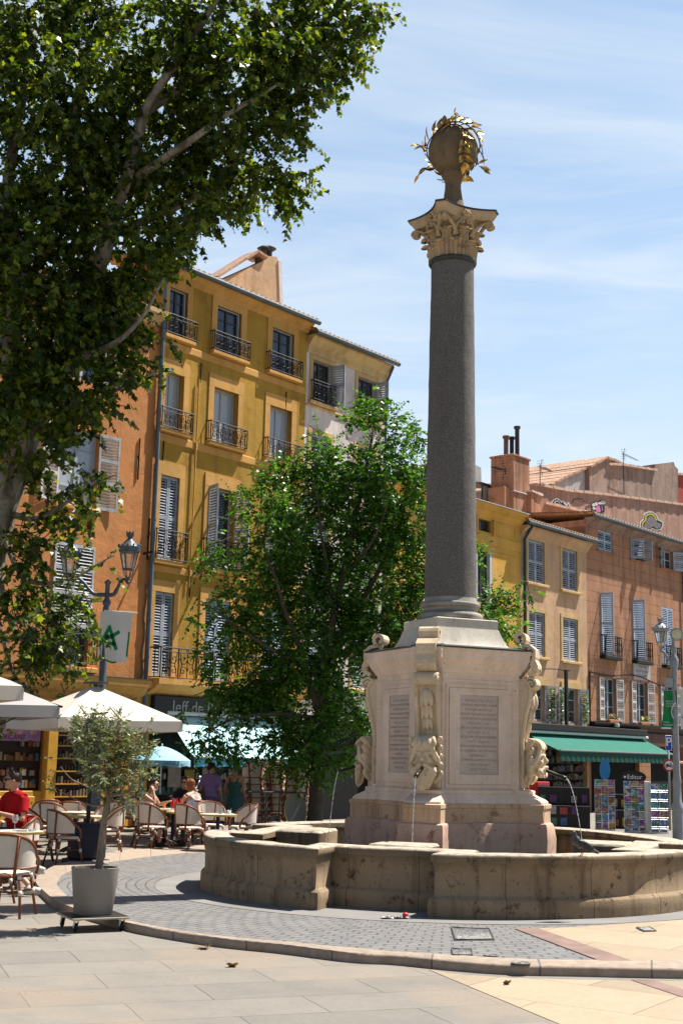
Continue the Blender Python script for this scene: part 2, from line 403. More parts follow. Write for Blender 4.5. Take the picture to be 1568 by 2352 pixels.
M_ped = stonemat('pedestal_stone', (.84, .66, .52), (.30, .17, .09), .22, 150, streak=.22, bump=.25)
M_base = stonemat('wet_base_stone', (.62, .405, .305), (.17, .07, .038), .85, 130, streak=.45, bump=.5)
M_ochre = stonemat('ochre_step_stone', (.66, .45, .29), (.28, .135, .035), .85, 130, streak=.85, bump=.3)
M_cap = stonemat('capital_stone', (.52, .385, .235), (.12, .08, .04), .6, 140, streak=.3)
M_mask = stonemat('carved_stone', (.72, .57, .39), (.28, .15, .065), .45, 150, streak=.25, bump=.3)
M_pale = stonemat('pale_stone', (.66, .60, .50), (.22, .19, .15), .45, 130, streak=.3)
M_ball = stonemat('ball_stone', (.20, .145, .085), (.05, .042, .035), .7, 110, streak=.5)
M_plq = stonemat('plaque_marble', (.60, .485, .41), (.40, .31, .26), .4, 60, streak=.1, bump=.12, rough=.5)
M_lead = mat('lead_sheet', (.045, .047, .05), .5, .2, 6, .1)
M_letter = mat('worn_red_lettering', (.38, .25, .18), .8, .2, 8, 0)
def granite():
    m, nt, b, oc = newmat('granite_shaft')
    c = ramp(nt, noi(nt, oc, 75, 3, .6), [(.30, (.06, .054, .048)), (.5, (.125, .115, .105)), (.70, (.235, .215, .195))])
    c = mixc(nt, .5, c, ramp(nt, noi(nt, mapv(nt, oc, sc=(1, 1, .25)), 1.6, 5, .6), [(.3, .55), (.7, 1.15)]), 'MULTIPLY')
    sock(nt, b, 'Base Color', c); b.inputs['Roughness'].default_value = .85
    bumpn(nt, b, mathn(nt, 'ADD', mathn(nt, 'MULTIPLY', noi(nt, oc, 9, 4), .8), mathn(nt, 'MULTIPLY', noi(nt, oc, 60, 5, .7), .6)), .7, .016); return m
M_gran = granite()
M_bronze = mat('dark_bronze', (.035, .028, .022), .4, .2, 10, .05, metal=.6)
def goldm():
    m, nt, b, oc = newmat('gilded_metal'); b.inputs['Base Color'].default_value = (.75, .42, .09, 1); b.inputs['Metallic'].default_value = .9; b.inputs['Roughness'].default_value = .32
    c = ramp(nt, noi(nt, oc, 14, 4), [(.35, (.32, .16, .03)), (.6, (.80, .46, .10))]); sock(nt, b, 'Base Color', c); return m
M_gold = goldm()
def waterm(name, col, rough, tr):
    m, nt, b, oc = newmat(name); b.inputs['Base Color'].default_value = (*col, 1); b.inputs['Roughness'].default_value = rough
    b.inputs['Transmission Weight'].default_value = tr; b.inputs['IOR'].default_value = 1.33
    bumpn(nt, b, noi(nt, oc, 9, 3), .15, .02); return m
M_water = waterm('pool_water', (.05, .06, .045), .06, .0); M_jet = waterm('falling_water', (.92, .95, 1), .15, .35)

fr = thing('fountain', 'old stone fountain with quatrefoil basin, carved masks and a tall granite column', 'fountain', (FCX, FCY, 0), R_(-20))
# basin: wall section swept round a plan of four arcs with a recess in front of each mask
RB = 3.27; HN = .70; RI = .52
plan = []
for k in range(4):
    ax = -math.pi/2 + k*math.pi/2
    a0 = ax + math.asin(HN/RB); a1 = ax + math.pi/2 - math.asin(HN/RB)
    def loc(u, t): return Vector((u*math.cos(ax)-t*math.sin(ax), u*math.sin(ax)+t*math.cos(ax)))
    ue = RB*math.cos(math.asin(HN/RB))
    plan += [loc(ue-RI-.02, -HN), loc(ue-RI+.03, -HN*.4), loc(ue-RI+.03, HN*.4), loc(ue-RI-.02, HN)]
    for i in range(19):
        a = a0+(a1-a0)*i/18; plan.append(Vector((RB*math.cos(a), RB*math.sin(a))))
_c, _s = math.cos(R_(-20)), math.sin(R_(-20))
def stretch(x, y):                       # the basin is a little longer towards the back than the front
    wx, wy = x*_c-y*_s, x*_s+y*_c
    if wy > 0: wy *= 1.34
    return (wx*_c+wy*_s, -wx*_s+wy*_c)
plan = [Vector(stretch(p.x, p.y)) for p in plan]
def miter_ring(plan, off, z):
    n = len(plan); out = []
    for i in range(n):
        d1 = (plan[i]-plan[i-1]).normalized(); d2 = (plan[(i+1) % n]-plan[i]).normalized()
        n1 = Vector((d1.y, -d1.x)); n2 = Vector((d2.y, -d2.x)); mm = n1+n2
        mm = mm/max(.35, mm.dot(n1)) if mm.length > .1 else n1
        p = plan[i]+mm*off; out.append((p.x, p.y, z))
    return out
sec = [(.05, -.01), (.055, .1), (.052, .185), (.042, .205), (.008, .228), (0, .24), (0, .40), (0, .545), (.014, .56), (.014, .585), (.032, .60), (.038, .63), (.036, .665), (.02, .685), (0, .692), (-.26, .69), (-.30, .675), (-.305, .61), (-.27, .59), (-.26, .30), (-.26, -.0)]
def rough_ring(ring, amp, sd):
    return [(x+amp*noise.noise((x*3+sd, y*3, z*5)), y+amp*noise.noise((x*3, y*3+sd, z*5)), z+amp*.9*noise.noise((x*2.3, y*2.3, z*4+sd))) for x, y, z in ring]
# densify the plan a little
rings = [rough_ring(miter_ring(plan, o, z), .012 if z > .5 else .008, 3.1) for o, z in sec]
bw_ = MB(); bw_.loft(rings, cap=False)
M_basin_rim = M_basin
def basin_joints():
    m = M_basin; nt = m.node_tree; b = nt.nodes['Principled BSDF']; oc = nt.nodes['Texture Coordinate'].outputs['Object']
    s3 = nd(nt, 'SeparateXYZ'); nt.links.new(oc, s3.inputs[0])
    aa = mathn(nt, 'MULTIPLY', mathn(nt, 'ARCTAN2', s3.outputs[1], s3.outputs[0]), 3.3)
    row = mathn(nt, 'ADD', s3.outputs[2], .02)
    cbn = nd(nt, 'CombineXYZ', {0: aa, 1: row})
    br = nd(nt, 'TexBrick', {'Vector': cbn.outputs[0], 'Color1': (1, 1, 1), 'Color2': (.86, .86, .86), 'Mortar': (.5, .46, .42), 'Scale': 1., 'Mortar Size': .008, 'Mortar Smooth': .4, 'Brick Width': 1.05, 'Row Height': 3.})
    old = b.inputs['Base Color'].links[0].from_socket
    c = mixc(nt, 1., old, br.outputs[0], 'MULTIPLY')
    # dark band with a noisy edge below the coping
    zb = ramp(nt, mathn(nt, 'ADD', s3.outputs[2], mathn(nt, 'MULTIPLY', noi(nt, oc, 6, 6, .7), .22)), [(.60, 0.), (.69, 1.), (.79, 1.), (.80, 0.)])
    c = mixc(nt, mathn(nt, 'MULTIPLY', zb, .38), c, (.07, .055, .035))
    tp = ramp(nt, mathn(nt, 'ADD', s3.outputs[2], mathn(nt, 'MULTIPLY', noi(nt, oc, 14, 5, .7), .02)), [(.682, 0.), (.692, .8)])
    c = mixc(nt, tp, c, ramp(nt, noi(nt, oc, 7, 6, .7), [(.38, (.26, .22, .17)), (.55, (.52, .46, .37))]))  # rim and slab tops painted paler to look sunlit
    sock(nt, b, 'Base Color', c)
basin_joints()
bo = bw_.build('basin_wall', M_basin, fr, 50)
wt = MB(); wt.add([(p.x*.955, p.y*.955, .20) for p in plan], [tuple(range(len(plan)))]); wt.build('water', M_water, fr)
for k in range(4):
    sl = MB(); sl.X = Matrix.Rotation(k*math.pi/2, 4, 'Z')
    ue = RB*math.cos(math.asin(HN/RB))
    def sp(i, j): return None
    sl.bbox(-.36, .36, -(ue-RI-.255), -(ue-RI-.95), .0, .705, .03)
    sl.v = [(*stretch(x, y), z) for x, y, z in sl.v]
    sl.v = [(x+.012*noise.noise((x*4, y*4, z*4)), y+.012*noise.noise((x*4+9, y*4, z*4)), z+(.014*noise.noise((x*4, y*4+7, z*4)) if z > .5 else 0)) for x, y, z in sl.v]
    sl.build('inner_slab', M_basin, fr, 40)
# pedestal layers
def star(h, r, w):
    out = []; s2 = math.sqrt(2)*h
    for k in range(4):
        a = -math.pi/2+k*math.pi/2
        for u_, t in ((s2-w/2, -w/2), (max(r, s2-w/2+.002), -w/2), (max(r, s2-w/2+.002), w/2), (s2-w/2, w/2)):
            out.append((u_*math.cos(a)-t*math.sin(a), u_*math.sin(a)+t*math.cos(a)))
    return out
def layers(name, L, m, smooth=35, amp=0.):
    b = MB(); rings = []
    for z, h, r, w_ in L: rings.append([(x, y, z) for x, y in star(h, r, w_)])
    b.loft(rings)
    return b.build(name, m, fr, smooth)
def rough_layers(name, L, m, amp):
    b = MB(); rings = []
    for z, h, r, w_ in L:
        P = star(h, r, w_); ring = []
        for i in range(16):
            a = Vector(P[i]); c = Vector(P[(i+1) % 16]); n_ = max(2, int((c-a).length/.09))
            n_ = {0: 3, 1: 6, 2: 3, 3: 12}[i % 4]
            for q in range(n_):
                p = a.lerp(c, q/n_); ring.append((p.x+amp*noise.noise((p.x*6, p.y*6, z*6)), p.y+amp*noise.noise((p.x*6+5, p.y*6, z*6)), z+amp*.6*noise.noise((p.x*5, p.y*5+8, z*6))))
        rings.append(ring)
    b.loft(rings); return b.build(name, m, fr, 35)
rough_layers('lower_base', [(0, .93, 1.43, .62), (.12, .93, 1.43, .62), (.3, .925, 1.42, .62), (.50, .92, 1.41, .61), (.505, .905, 1.395, .60), (.53, .905, 1.395, .60), (.70, .905, 1.395, .60), (.86, .90, 1.39, .59), (.905, .885, 1.37, .57), (.92, .86, 1.34, .53)], M_base, .022)
layers('upper_base', [(.90, .85, 1.335, .50), (1.10, .85, 1.335, .50), (1.105, .865, 1.35, .515), (1.15, .865, 1.35, .515), (1.16, .85, 1.33, .50)], M_ochre)
layers('moulded_step', [(1.155, .845, 1.31, .48), (1.185, .845, 1.31, .48), (1.215, .83, 1.27, .46), (1.25, .805, 1.19, .42), (1.28, .795, 1.13, .40), (1.285, .805, 1.14, .41), (1.325, .805, 1.14, .41), (1.34, .785, 1.07, .37)], M_ped)
layers('pedestal_body', [(1.33, .765, 1.00, .35), (2.74, .765, 1.00, .35)], M_ped)
layers('cornice', [(2.735, .775, 1.01, .36), (2.76, .775, 1.01, .36), (2.765, .765, 1.0, .35), (2.84, .765, 1.0, .35), (2.85, .785, 1.02, .36), (2.90, .80, 1.05, .37), (2.905, .81, 1.06, .37), (2.955, .835, 1.10, .38), (3.02, .87, 1.13, .39), (3.03, .885, 1.15, .39), (3.11, .89, 1.15, .39), (3.12, .905, 1.17, .40), (3.165, .91, 1.17, .40)], M_ped)
layers('lead_flashing', [(3.165, .925, 1.185, .42), (3.185, .93, 1.19, .42), (3.215, .80, 1.06, .38)], M_lead)
def sqr(h): return [(h*1.414, 0), (0, h*1.414), (-h*1.414, 0), (0, -h*1.414)]
def sqlayers(name, L, m):
    b = MB(); b.loft([[(x, y, z) for x, y in sqr(h)] for z, h in L]); return b.build(name, m, fr, 25)
prof = [(3.19+.29*t, .64-.155*(t**.6)) for t in [i/10 for i in range(11)]]
sqlayers('pyramid_block', [(3.18, .645)]+prof, M_pale)
sqlayers('column_plinth', [(3.478, .47), (3.49, .478), (3.60, .478), (3.613, .468)], M_pale)
bs = MB()
def arc(cx, cz, r, a0, a1, n): return [(cx+r*math.cos(a0+(a1-a0)*i/n), cz+r*math.sin(a0+(a1-a0)*i/n)) for i in range(n+1)]
pb = [(.40, 3.612)] + arc(.405, 3.665, .052, -math.pi/2, math.pi/2, 8) + [(.415, 3.72), (.395, 3.728)] + [(.385-.02*math.sin(t*math.pi), 3.728+.06*t) for t in (0, .25, .5, .75, 1)] + [(.395, 3.79)] + arc(.385, 3.828, .036, -math.pi/2, math.pi/2, 8) + [(.385, 3.868), (.372, 3.885), (.362, 3.93)]
bs.lathe(pb, 48); bs.build('column_base', mat('grey_torus_stone', (.27, .25, .225), .85, .25, 5, .3, 40, dirt=((.09, .08, .07), 6, .58, .7)), fr, 40)
sh = MB(); NS = 40
def shr(t): return .362-.052*(t**1.25)-.0*t
def shp(i, j):
    t = i/60; a = 2*math.pi*j/NS; z = 3.925+t*(8.845-3.925); r = shr(t)+.005*noise.noise((math.cos(a)*2.5, math.sin(a)*2.5, z*2.5))+.0035*noise.noise((math.cos(a)*9, math.sin(a)*9, z*8))
    return (r*math.cos(a), r*math.sin(a), z)
sh.loft([[shp(i, j) for j in range(NS)] for i in range(61)]); sh.build('column_shaft', M_gran, fr, 60)
rg = MB(); rg.lathe([(.30, 8.835)]+arc(.318, 8.88, .036, -math.pi/2, math.pi/2, 8)+[(.30, 8.92)], 40); rg.build('shaft_collar', M_lead, fr, 50)
# Corinthian capital
cp = MB(); cp.lathe([(.285, 8.99), (.285, 9.25), (.295, 9.45), (.33, 9.6), (.39, 9.69), (.40, 9.70)], 32)
def acan(mb, ang, z0, H, w0, r0, curl):
    nu, nv = 13, 22
    def P(i, j, e=0.):
        v_ = i/(nv-1); u_ = -1+2*j/(nu-1); S = H*.86
        if v_ < .62: r = r0+.018+.03*(v_/.62)**2; z = z0+S*v_/.62
        else: q = (v_-.62)/.38*3.0; r = r0+.048+curl*(1-math.cos(q)); z = z0+S+curl*math.sin(q)
        lob = .5+.5*math.cos(v_*5.2*2*math.pi)
        ww = w0*(.80+.20*math.sin(v_*math.pi))*(1-.26*lob*(.3+v_))*(1 if v_ < .8 else 1-.5*((v_-.8)/.2)**2)
        r += (.024*math.cos(u_*math.pi*3)+.016-.042*u_*u_)*(1-.4*v_)-e
        a = ang+u_*ww/r0
        return (r*math.cos(a), r*math.sin(a), z)
    mb.grid(P, nv, nu); mb.grid(lambda i, j: P(i, j, .016), nv, nu)
for k in range(8): acan(cp, k*math.pi/4+math.pi/8, 9.0, .27, .098, .30, .050)
for k in range(8): acan(cp, k*math.pi/4, 9.0, .50, .100, .292, .064)
def spiral(c, ax_u, r0, turns, n=26, th=.02, mb=cp, wid=.05, a0=0, sgn=1):
    pts = []
    for i in range(n):
        t = i/(n-1); r = r0*(1-.8*t); a = a0+sgn*2*math.pi*turns*t
        pts.append(Vector(c)+ax_u*(r*math.cos(a))+Vector((0, 0, r*math.sin(a))))
    mb.tube(pts, [th*(1-.4*i/(n-1)) for i in range(n)], 7)
for k in range(4):
    a = -math.pi/2+k*math.pi/2; u_ = Vector((math.cos(a), math.sin(a), 0)); t_ = Vector((-math.sin(a), math.cos(a), 0))
    # corner volute: stalk rising from the bell, then the eye
    for sg in (-1, 1):
        pts = [u_*.30+t_*.14*sg+Vector((0, 0, 9.38)), u_*.36+t_*.12*sg+Vector((0, 0, 9.50)), u_*.44+t_*.07*sg+Vector((0, 0, 9.605)), u_*.52+t_*.035*sg+Vector((0, 0, 9.655)), u_*.585+t_*.028*sg+Vector((0, 0, 9.65))]
        cp.tube(catmull(pts, 4), .030, 7)
        spiral(u_*.555+t_*.034*sg+Vector((0, 0, 9.60)), u_, .062, 1.4, th=.026, a0=1.3, sgn=-1)
    cp.ell(u_*.56+Vector((0, 0, 9.60)), (.055, .055, .055), 10, 8)
    # inner helices on the four sides
    b_ = a+math.pi/4; ub = Vector((math.cos(b_), math.sin(b_), 0)); tb = Vector((-math.sin(b_), math.cos(b_), 0))
    for sg in (-1, 1):
        pts = [ub*.31+tb*.16*sg+Vector((0, 0, 9.36)), ub*.34+tb*.14*sg+Vector((0, 0, 9.52)), ub*.37+tb*.09*sg+Vector((0, 0, 9.63))]
        cp.tube(catmull(pts, 4), .024, 6); spiral(ub*.385+tb*.055*sg+Vector((0, 0, 9.61)), tb, .045, 1.3, th=.02, a0=1.2)
def squash(mb): mb.v = [(x, y, 8.885+(z-8.99)*.83) for x, y, z in mb.v]; return mb
squash(cp).build('capital', M_cap, fr, 50)
def abacus(rc, rm, wc):
    pts = []
    for k in range(4):
        a = -math.pi/2+k*math.pi/2; u_ = Vector((math.cos(a), math.sin(a))); t_ = Vector((-math.sin(a), math.cos(a)))
        p0 = u_*rc+t_*wc; b_ = a+math.pi/2; u2 = Vector((math.cos(b_), math.sin(b_))); t2 = Vector((-math.sin(b_), math.cos(b_))); p1 = u2*rc-t2*wc
        pts.append(u_*rc-t_*wc); mid = Vector((math.cos(a+math.pi/4), math.sin(a+math.pi/4)))*rm
        ctl = mid*2-(p0+p1)*.5
        for i in range(9):
            q = i/8; p = p0*(1-q)**2+ctl*2*q*(1-q)+p1*q*q
            if i < 9: pts.append(p)
        pts.pop()
        pts.append(p1-(p1-p1)*0) if False else None
    return pts
ab = MB(); ab.loft([[(p.x, p.y, z) for p in abacus(rc, rm, .075)] for z, rc, rm in ((9.685, .57, .355), (9.73, .585, .365), (9.75, .605, .38), (9.80, .635, .40), (9.815, .645, .405), (9.845, .65, .405))])
for k in range(4):
    b_ = math.pi/4+k*math.pi/2
    for q in range(6):
        aa = q*math.pi/3; ab.ell((math.cos(b_)*.405-math.sin(b_)*.045*math.cos(aa), math.sin(b_)*.405+math.cos(b_)*.045*math.cos(aa), 9.76+.045*math.sin(aa)), (.035, .035, .03), 8, 6)
    ab.ell((math.cos(b_)*.43, math.sin(b_)*.43, 9.76), .03, 8, 6)
squash(ab).build('abacus', M_cap, fr, 40)
af = MB(); af.loft([[(p.x, p.y, z) for p in abacus(rc, rm, .08)] for z, rc, rm in ((9.845, .672, .42), (9.872, .675, .422), (9.90, .40, .32))]); squash(af).build('abacus_flashing', M_lead, fr, 40)
nk = MB(); nk.lathe([(.24, 9.58), (.24, 9.63), (.195, 9.70), (.165, 9.80), (.138, 9.92), (.120, 10.06), (.118, 10.14), (.132, 10.20), (.168, 10.25), (.178, 10.28), (.165, 10.31), (.19, 10.33)], 28); nk.build('neck', M_ball, fr, 50)
bl = MB(); bl.ell((0, 0, 10.665), (.372, .372, .38), 36, 22); bl.build('stone_ball', M_ball, fr, True)
# gilded laurel: two rings leaning round the ball, with leaves
gl = MB(); lf = MB(); BC = Vector((0, 0, 10.665)); r2 = random.Random(5)
def gleaf(mb, p, d, nn, L, W):
    d = d.normalized(); s_ = d.cross(nn).normalized(); nn = s_.cross(d)
    prof_ = [(0, .05), (.2, .6), (.45, 1), (.7, .75), (1, .02)]; vs = []
    for t, w_ in prof_:
        m_ = p+d*(L*t)+nn*(.10*L*math.sin(t*2.6)); vs += [m_-s_*W*w_*.5+nn*.012, m_, m_+s_*W*w_*.5+nn*.012]
    mb.add(vs, [(i*3+c, i*3+c+1, i*3+4+c, i*3+3+c) for i in range(4) for c in (0, 1)])
for (tilt, az, off, rad, seg) in ((R_(-38), .5, Vector((0, 0, .05)), .398, (0, 6.28)), (R_(78), 2.2, Vector((.02, 0, -.02)), .402, (0, 6.28))):
    Rm = Matrix.Rotation(az, 3, 'Z') @ Matrix.Rotation(tilt, 3, 'X'); pts = []
    for i in range(48):
        a = seg[0]+(seg[1]-seg[0])*i/48; q = Vector((math.cos(a), math.sin(a), .12*math.sin(3*a)))*rad; pts.append(BC+off+Rm @ q)
    gl.tube(pts, .010, 6, closed=True)
    for i in range(0, 48, 2):
        p = pts[i]; t_ = (pts[(i+1) % 48]-pts[i-1]).normalized(); o_ = (p-BC).normalized()
        for sg in (1, -1):
            if r2.random() < .12: continue
            d = t_*.9*(1 if sg > 0 else .7)+o_*r2.uniform(.0, .55)+t_.cross(o_)*sg*r2.uniform(.3, .9); gleaf(lf, p, d, o_, r2.uniform(.15, .22), r2.uniform(.07, .10))
for (sx_, sz_, dz) in ((-.42, 10.78, .05), (-.40, 10.50, -.14), (.40, 10.38, -.16), (.05, 11.1, .12)):
    p0 = Vector((sx_*.94, -sx_*.2-.05, sz_)); p1 = p0+Vector((sx_*.32, -.05, dz)); gl.tube([p0*.6+BC*.0+Vector((0, 0, p0.z*.4)), p0, p1], .008, 5)
    for q in range(3): gleaf(lf, p0.lerp(p1, .3+.35*q), Vector((sx_, r2.uniform(-.5, .5), dz+r2.uniform(-.3, .3))), Vector((0, -1, .3)), .16, .06)
go = gl.build('laurel_garland', M_bronze, fr, True); lf.build('gilded_leaves', M_gold, go)
# carved masks, buttress scrolls, spouts and jets
def strip(mb, curve, th, wid):
    C = [Vector((a, b)) for a, b in curve]; n_ = len(C); L_ = []; R__ = []
    for i in range(n_):
        t_ = (C[min(i+1, n_-1)]-C[max(0, i-1)]).normalized(); nn = Vector((-t_.y, t_.x)); h = th[i] if isinstance(th, list) else th
        L_.append(C[i]+nn*h/2); R__.append(C[i]-nn*h/2)
    for i in range(n_-1):
        q = [L_[i], L_[i+1], R__[i+1], R__[i]]
        vs = [(-wid/2, -p.x, p.y) for p in q]+[(wid/2, -p.x, p.y) for p in q]
        fs = [(0, 1, 5, 4), (2, 3, 7, 6), (0, 3, 2, 1), (4, 5, 6, 7)]
        if i == 0: fs.append((0, 4, 7, 3))
        if i == n_-2: fs.append((1, 2, 6, 5))
        mb.add(vs, fs)
def scroll_curve(cx, cz, r, a0, turns, sgn=1, n_=22, dec=.75): return [(cx+r*(1-dec*i/(n_-1))*math.cos(a0+sgn*2*math.pi*turns*i/(n_-1)), cz+r*(1-dec*i/(n_-1))*math.sin(a0+sgn*2*math.pi*turns*i/(n_-1))) for i in range(n_)]
def mask_mb(seed, beard):
    r_ = random.Random(seed); m_ = MB()
    m_.ell((0, .03, .03), (.142, .165, .215)); m_.ell((0, -.035, -.02), (.112, .115, .145))
    m_.ell((0, -.085, .145), (.095, .05, .075))
    for s in (-1, 1):
        m_.tube([(s*.015, -.142, .088), (s*.055, -.146, .103), (s*.105, -.112, .085)], [.014, .017, .012], 8); m_.ell((s*.052, -.131, .058), (.027, .017, .017))
        m_.tube([(s*.026, -.142, .048), (s*.055, -.146, .043), (s*.08, -.132, .05)], [.006, .008, .006], 6)
        m_.ell((s*.072, -.118, .0), (.045, .036, .045)); m_.ell((s*.148, .0, .03), (.025, .05, .05))
        m_.tube([(s*.010, -.178, -.050), (s*.05, -.172, -.062), (s*.095, -.145, -.095), (s*.125, -.115, -.085)], [.022, .027, .022, .010], 8)
    m_.tube([(0, -.140, .095), (0, -.168, .045), (0, -.190, .012)], [.015, .021, .027], 8); m_.ell((0, -.174, .004), (.037, .024, .018))
    m_.ell((0, -.155, -.108), (.045, .028, .018)); m_.ell((0, -.10, -.14), (.09, .07, .06))
    nb = 22 if beard else 8
    for i in range(nb):
        a = math.pi*(i+.5)/nb; x = -.15*math.cos(a); L_ = .16+.13*math.sin(a) if beard else .07
        p0 = Vector((x, -.09-.06*math.sin(a), -.07-.07*math.sin(a))); pts = [p0]
        for q in range(1, 5): pts.append(p0+Vector((-x*.05*q+.024*math.sin(q*1.9+i*1.3), -.016*math.sin(q*1.5+i), -L_*.85*q/4)))
        m_.tube(pts, [.026, .029, .027, .022, .011], 7)
    for i in range(17):
        a = R_(-105+210*i/16); ca, sa = math.sin(a), math.cos(a)
        p0 = Vector((.07*ca, -.06, .235*max(.2, sa)+.02)); pts = [Vector((.05*ca, -.02, .25)), Vector((.10*ca, -.105, .20+.02*sa)), Vector((.155*ca, -.095, .13*sa+.06)), Vector((.19*ca+.01*math.sin(i*2.), -.06, .06*sa+.0)), Vector((.185*ca, -.035, -.06))]
        if abs(ca) < .35: pts = [Vector((.05*ca, -.02, .25)), Vector((.12*ca+.03, -.12, .215)), Vector((.2*ca+.04*(1 if i % 2 else -1), -.145, .165))]
        m_.tube(catmull(pts, 3), [.034-.018*j/(3*(len(pts)-1)) for j in range(3*(len(pts)-1)+1)], 7)
    for s in (-1, 1):                                      # leaves framing the head at the back
        for q in range(5):
            z0 = .22-.11*q; pts = [(s*.10, .06, z0-.06), (s*.16, .02, z0), (s*.20, -.03+.01*q, z0+.06), (s*.215, -.045+.01*q, z0+.085)]
            m_.tube(catmull(pts, 3), [.03, .034, .037, .04, .04, .038, .034, .028, .022, .014], 7)
    m_.ell((0, .02, .235), (.12, .10, .07))
    for q in range(5): x = -.11+.055*q; m_.tube(catmull([(x*.6, .05, .30), (x, -.05, .285), (x*1.25+.015, -.125, .225), (x*1.5, -.15, .17)], 3), [.024, .027, .029, .03, .03, .028, .024, .019, .013, .008], 7)
    m_.ell((0, .12, 0), (.14, .1, .25))
    return remesh(m_, .0105, 2)
masks = [mask_mb(3, True), mask_mb(8, False), mask_mb(5, True), mask_mb(9, True)]
for k in range(4):
    X = Matrix.Rotation(k*math.pi/2, 4, 'Z')
    bt = MB(); bt.X = X
    outer = [(.80, 1.36), (1.03, 1.36), (1.035, 1.7), (1.025, 1.95), (1.04, 2.12), (1.075, 2.32), (1.12, 2.5), (1.14, 2.62), (1.125, 2.72), (1.06, 2.80), (.80, 2.80)]
    bt.prism([(-u_, z) for u_, z in catmull([Vector((a, b, 0)) for a, b in outer], 1) and outer], -.15, .15, 'yz')
    for s in (-1, 1):                                       # raised edge fillets of the console
        bt.tube([(s*.14, -(u_+.012), z) for u_, z in outer[1:10]], .03, 6)
        bt.tube([(s*.045, -(u_+.008), z) for u_, z in outer[1:10]], .014, 5)
        strip_c = scroll_curve(1.155, 2.735, .085, 2.2, 1.5, -1)
        bt.tube([(s*.15, -u_, z) for u_, z in strip_c], .018, 6)
    strip(bt, scroll_curve(1.15, 2.735, .09, 2.4, 1.35, -1), .03, .29)
    strip(bt, [(1.165, 2.98), (1.20, 3.10), (1.20, 3.19), (1.13, 3.25), (1.04, 3.265)]+scroll_curve(1.0, 3.355, .085, -1.2, .95, 1, 14, .6), .05, .27)
    strip(bt, [(1.12, 2.86), (1.2, 2.90), (1.225, 2.98), (1.19, 3.05)], .06, .26)
    for s in (-1, 1): bt.ell((s*.07, -1.215, 2.945), (.07, .05, .06), 10, 8)
    bt.build('scroll_buttress', M_mask, fr, 45)
    gd = MB(); gd.X = X                                     # drop of husks below the volute
    zc = 2.60
    for q, (rr_, hh) in enumerate(((.085, .115), (.075, .105), (.062, .09), (.04, .07))):
        zc -= hh; du = 1.10-.0*q if False else 1.165-.035*q
        for pq in range(5):
            aa = R_(-150+75*pq); bx, by = rr_*.55*math.sin(aa), -rr_*.55*math.cos(aa)
            gd.ell((bx, -du+by*.9+.02, zc+hh*.15), (rr_*.52, rr_*.5, hh*.98), 9, 8, rot=Matrix.Rotation(-.22*math.sin(aa), 3, 'Y'))
        zc -= hh*.55
    gd.ell((0, -1.045, zc-.02), (.03, .03, .05), 8, 6)
    gd.build('husk_garland', M_mask, fr, True)
    mk = MB(); mk.X = X @ Matrix.Translation((0, -1.16, 1.70)); mk.join(masks[k]); mo = mk.build('carved_mask', M_mask, fr, True)
    sp = MB(); sp.X = X
    d0 = Vector((0, -1.29, 1.615)); d1 = Vector((0, -1.60, 1.50 if k != 3 else 1.53)); sp.tube([d0, d0.lerp(d1, .55), d0.lerp(d1, .8), d0.lerp(d1, .84), d0.lerp(d1, .9), d1], [.022, .024, .024, .034, .026, .03], 12); sp.build('spout', M_bronze, mo, 40)
    jt = MB(); jt.X = X; rr = random.Random(k); vx = .62+.35*(k == 1)
    P0 = d1; tt = 0.; seg = []
    while True:
        p = P0+Vector((0, -vx*tt*.55, -.35*tt-4.9*tt*tt))
        if p.z < .20: break
        seg.append(p); tt += .005
    jt.tube(seg, [max(.0015, (.009-.004*i/len(seg))*(1 if i < 14 else .35+.85*rr.random()**2)) for i in range(len(seg))], 6)
    jt.build('water_jet', M_jet, fr, True)
# face panels, plaques and the worn inscription
INS = ["GALLIA PACATA", "LUDOVICO XVIII PATRE PATRIAE", "ITERUM REDUCE", "FONTEM AQUAEDUCTUMQUE", "TEMPORUM ACERBITATE", "NEGLECTOS", "MUNICIPIUM AQUEN", "PROVID. D. D.", "LUD. JUL. FRANC. DESTIENNE DU BOURGUET", "CIVIT. MAJOR.", "NECNON PHILIP DEPORTALIS MARTIN", "ET DOMINIC. MONTAGNE", "ADJUNCT.", "COMMUNI CIVIUM UTILITATI", "CURAVERUNT", "RESTITUIT"]
for k in range(4):
    X = Matrix.Rotation(math.pi/4+k*math.pi/2, 4, 'Z') @ Matrix.Translation((0, -.765, 0))
    fm = MB(); fm.X = X
    for (x0, x1, z0, z1) in ((-.50, .50, 2.655, 2.70), (-.50, .50, 1.36, 1.40), (-.50, -.46, 1.40, 2.655), (.46, .50, 1.40, 2.655)): fm.box(x0, x1, -.012, .02, z0, z1)
    for (x0, x1, z0, z1) in ((-.455, .455, 2.56, 2.65), (-.455, .455, 1.405, 1.53), (-.455, -.295, 1.53, 2.56), (.295, .455, 1.53, 2.56)): fm.box(x0, x1, -.022, .02, z0, z1)
    fm.build('panel_frame', M_ped, fr)
    pq = MB(); pq.X = X; pq.box(-.294, .294, -.006, .02, 1.531, 2.559); po = pq.build('plaque', M_plq, fr)
    if k in (0, 3):
        tm = MB(); tm.X = X @ Matrix.Translation((0, -.0065, 0)) @ Matrix.Rotation(math.pi/2, 4, 'X')
        for i, ln in enumerate(INS):
            t_ = text_mb(ln, .044, .0012, space=1.05); xs = [v[0] for v in t_.v]; wd = max(xs)-min(xs); kx = min(1.25, .56/wd)
            if wd*kx < .2: kx = 1.25
            tm.join(t_, Matrix.Translation((0, 2.49-.0595*i, 0)) @ Matrix.Diagonal((kx, 1, 1, 1)))
        tm.build('inscription', M_letter, po)
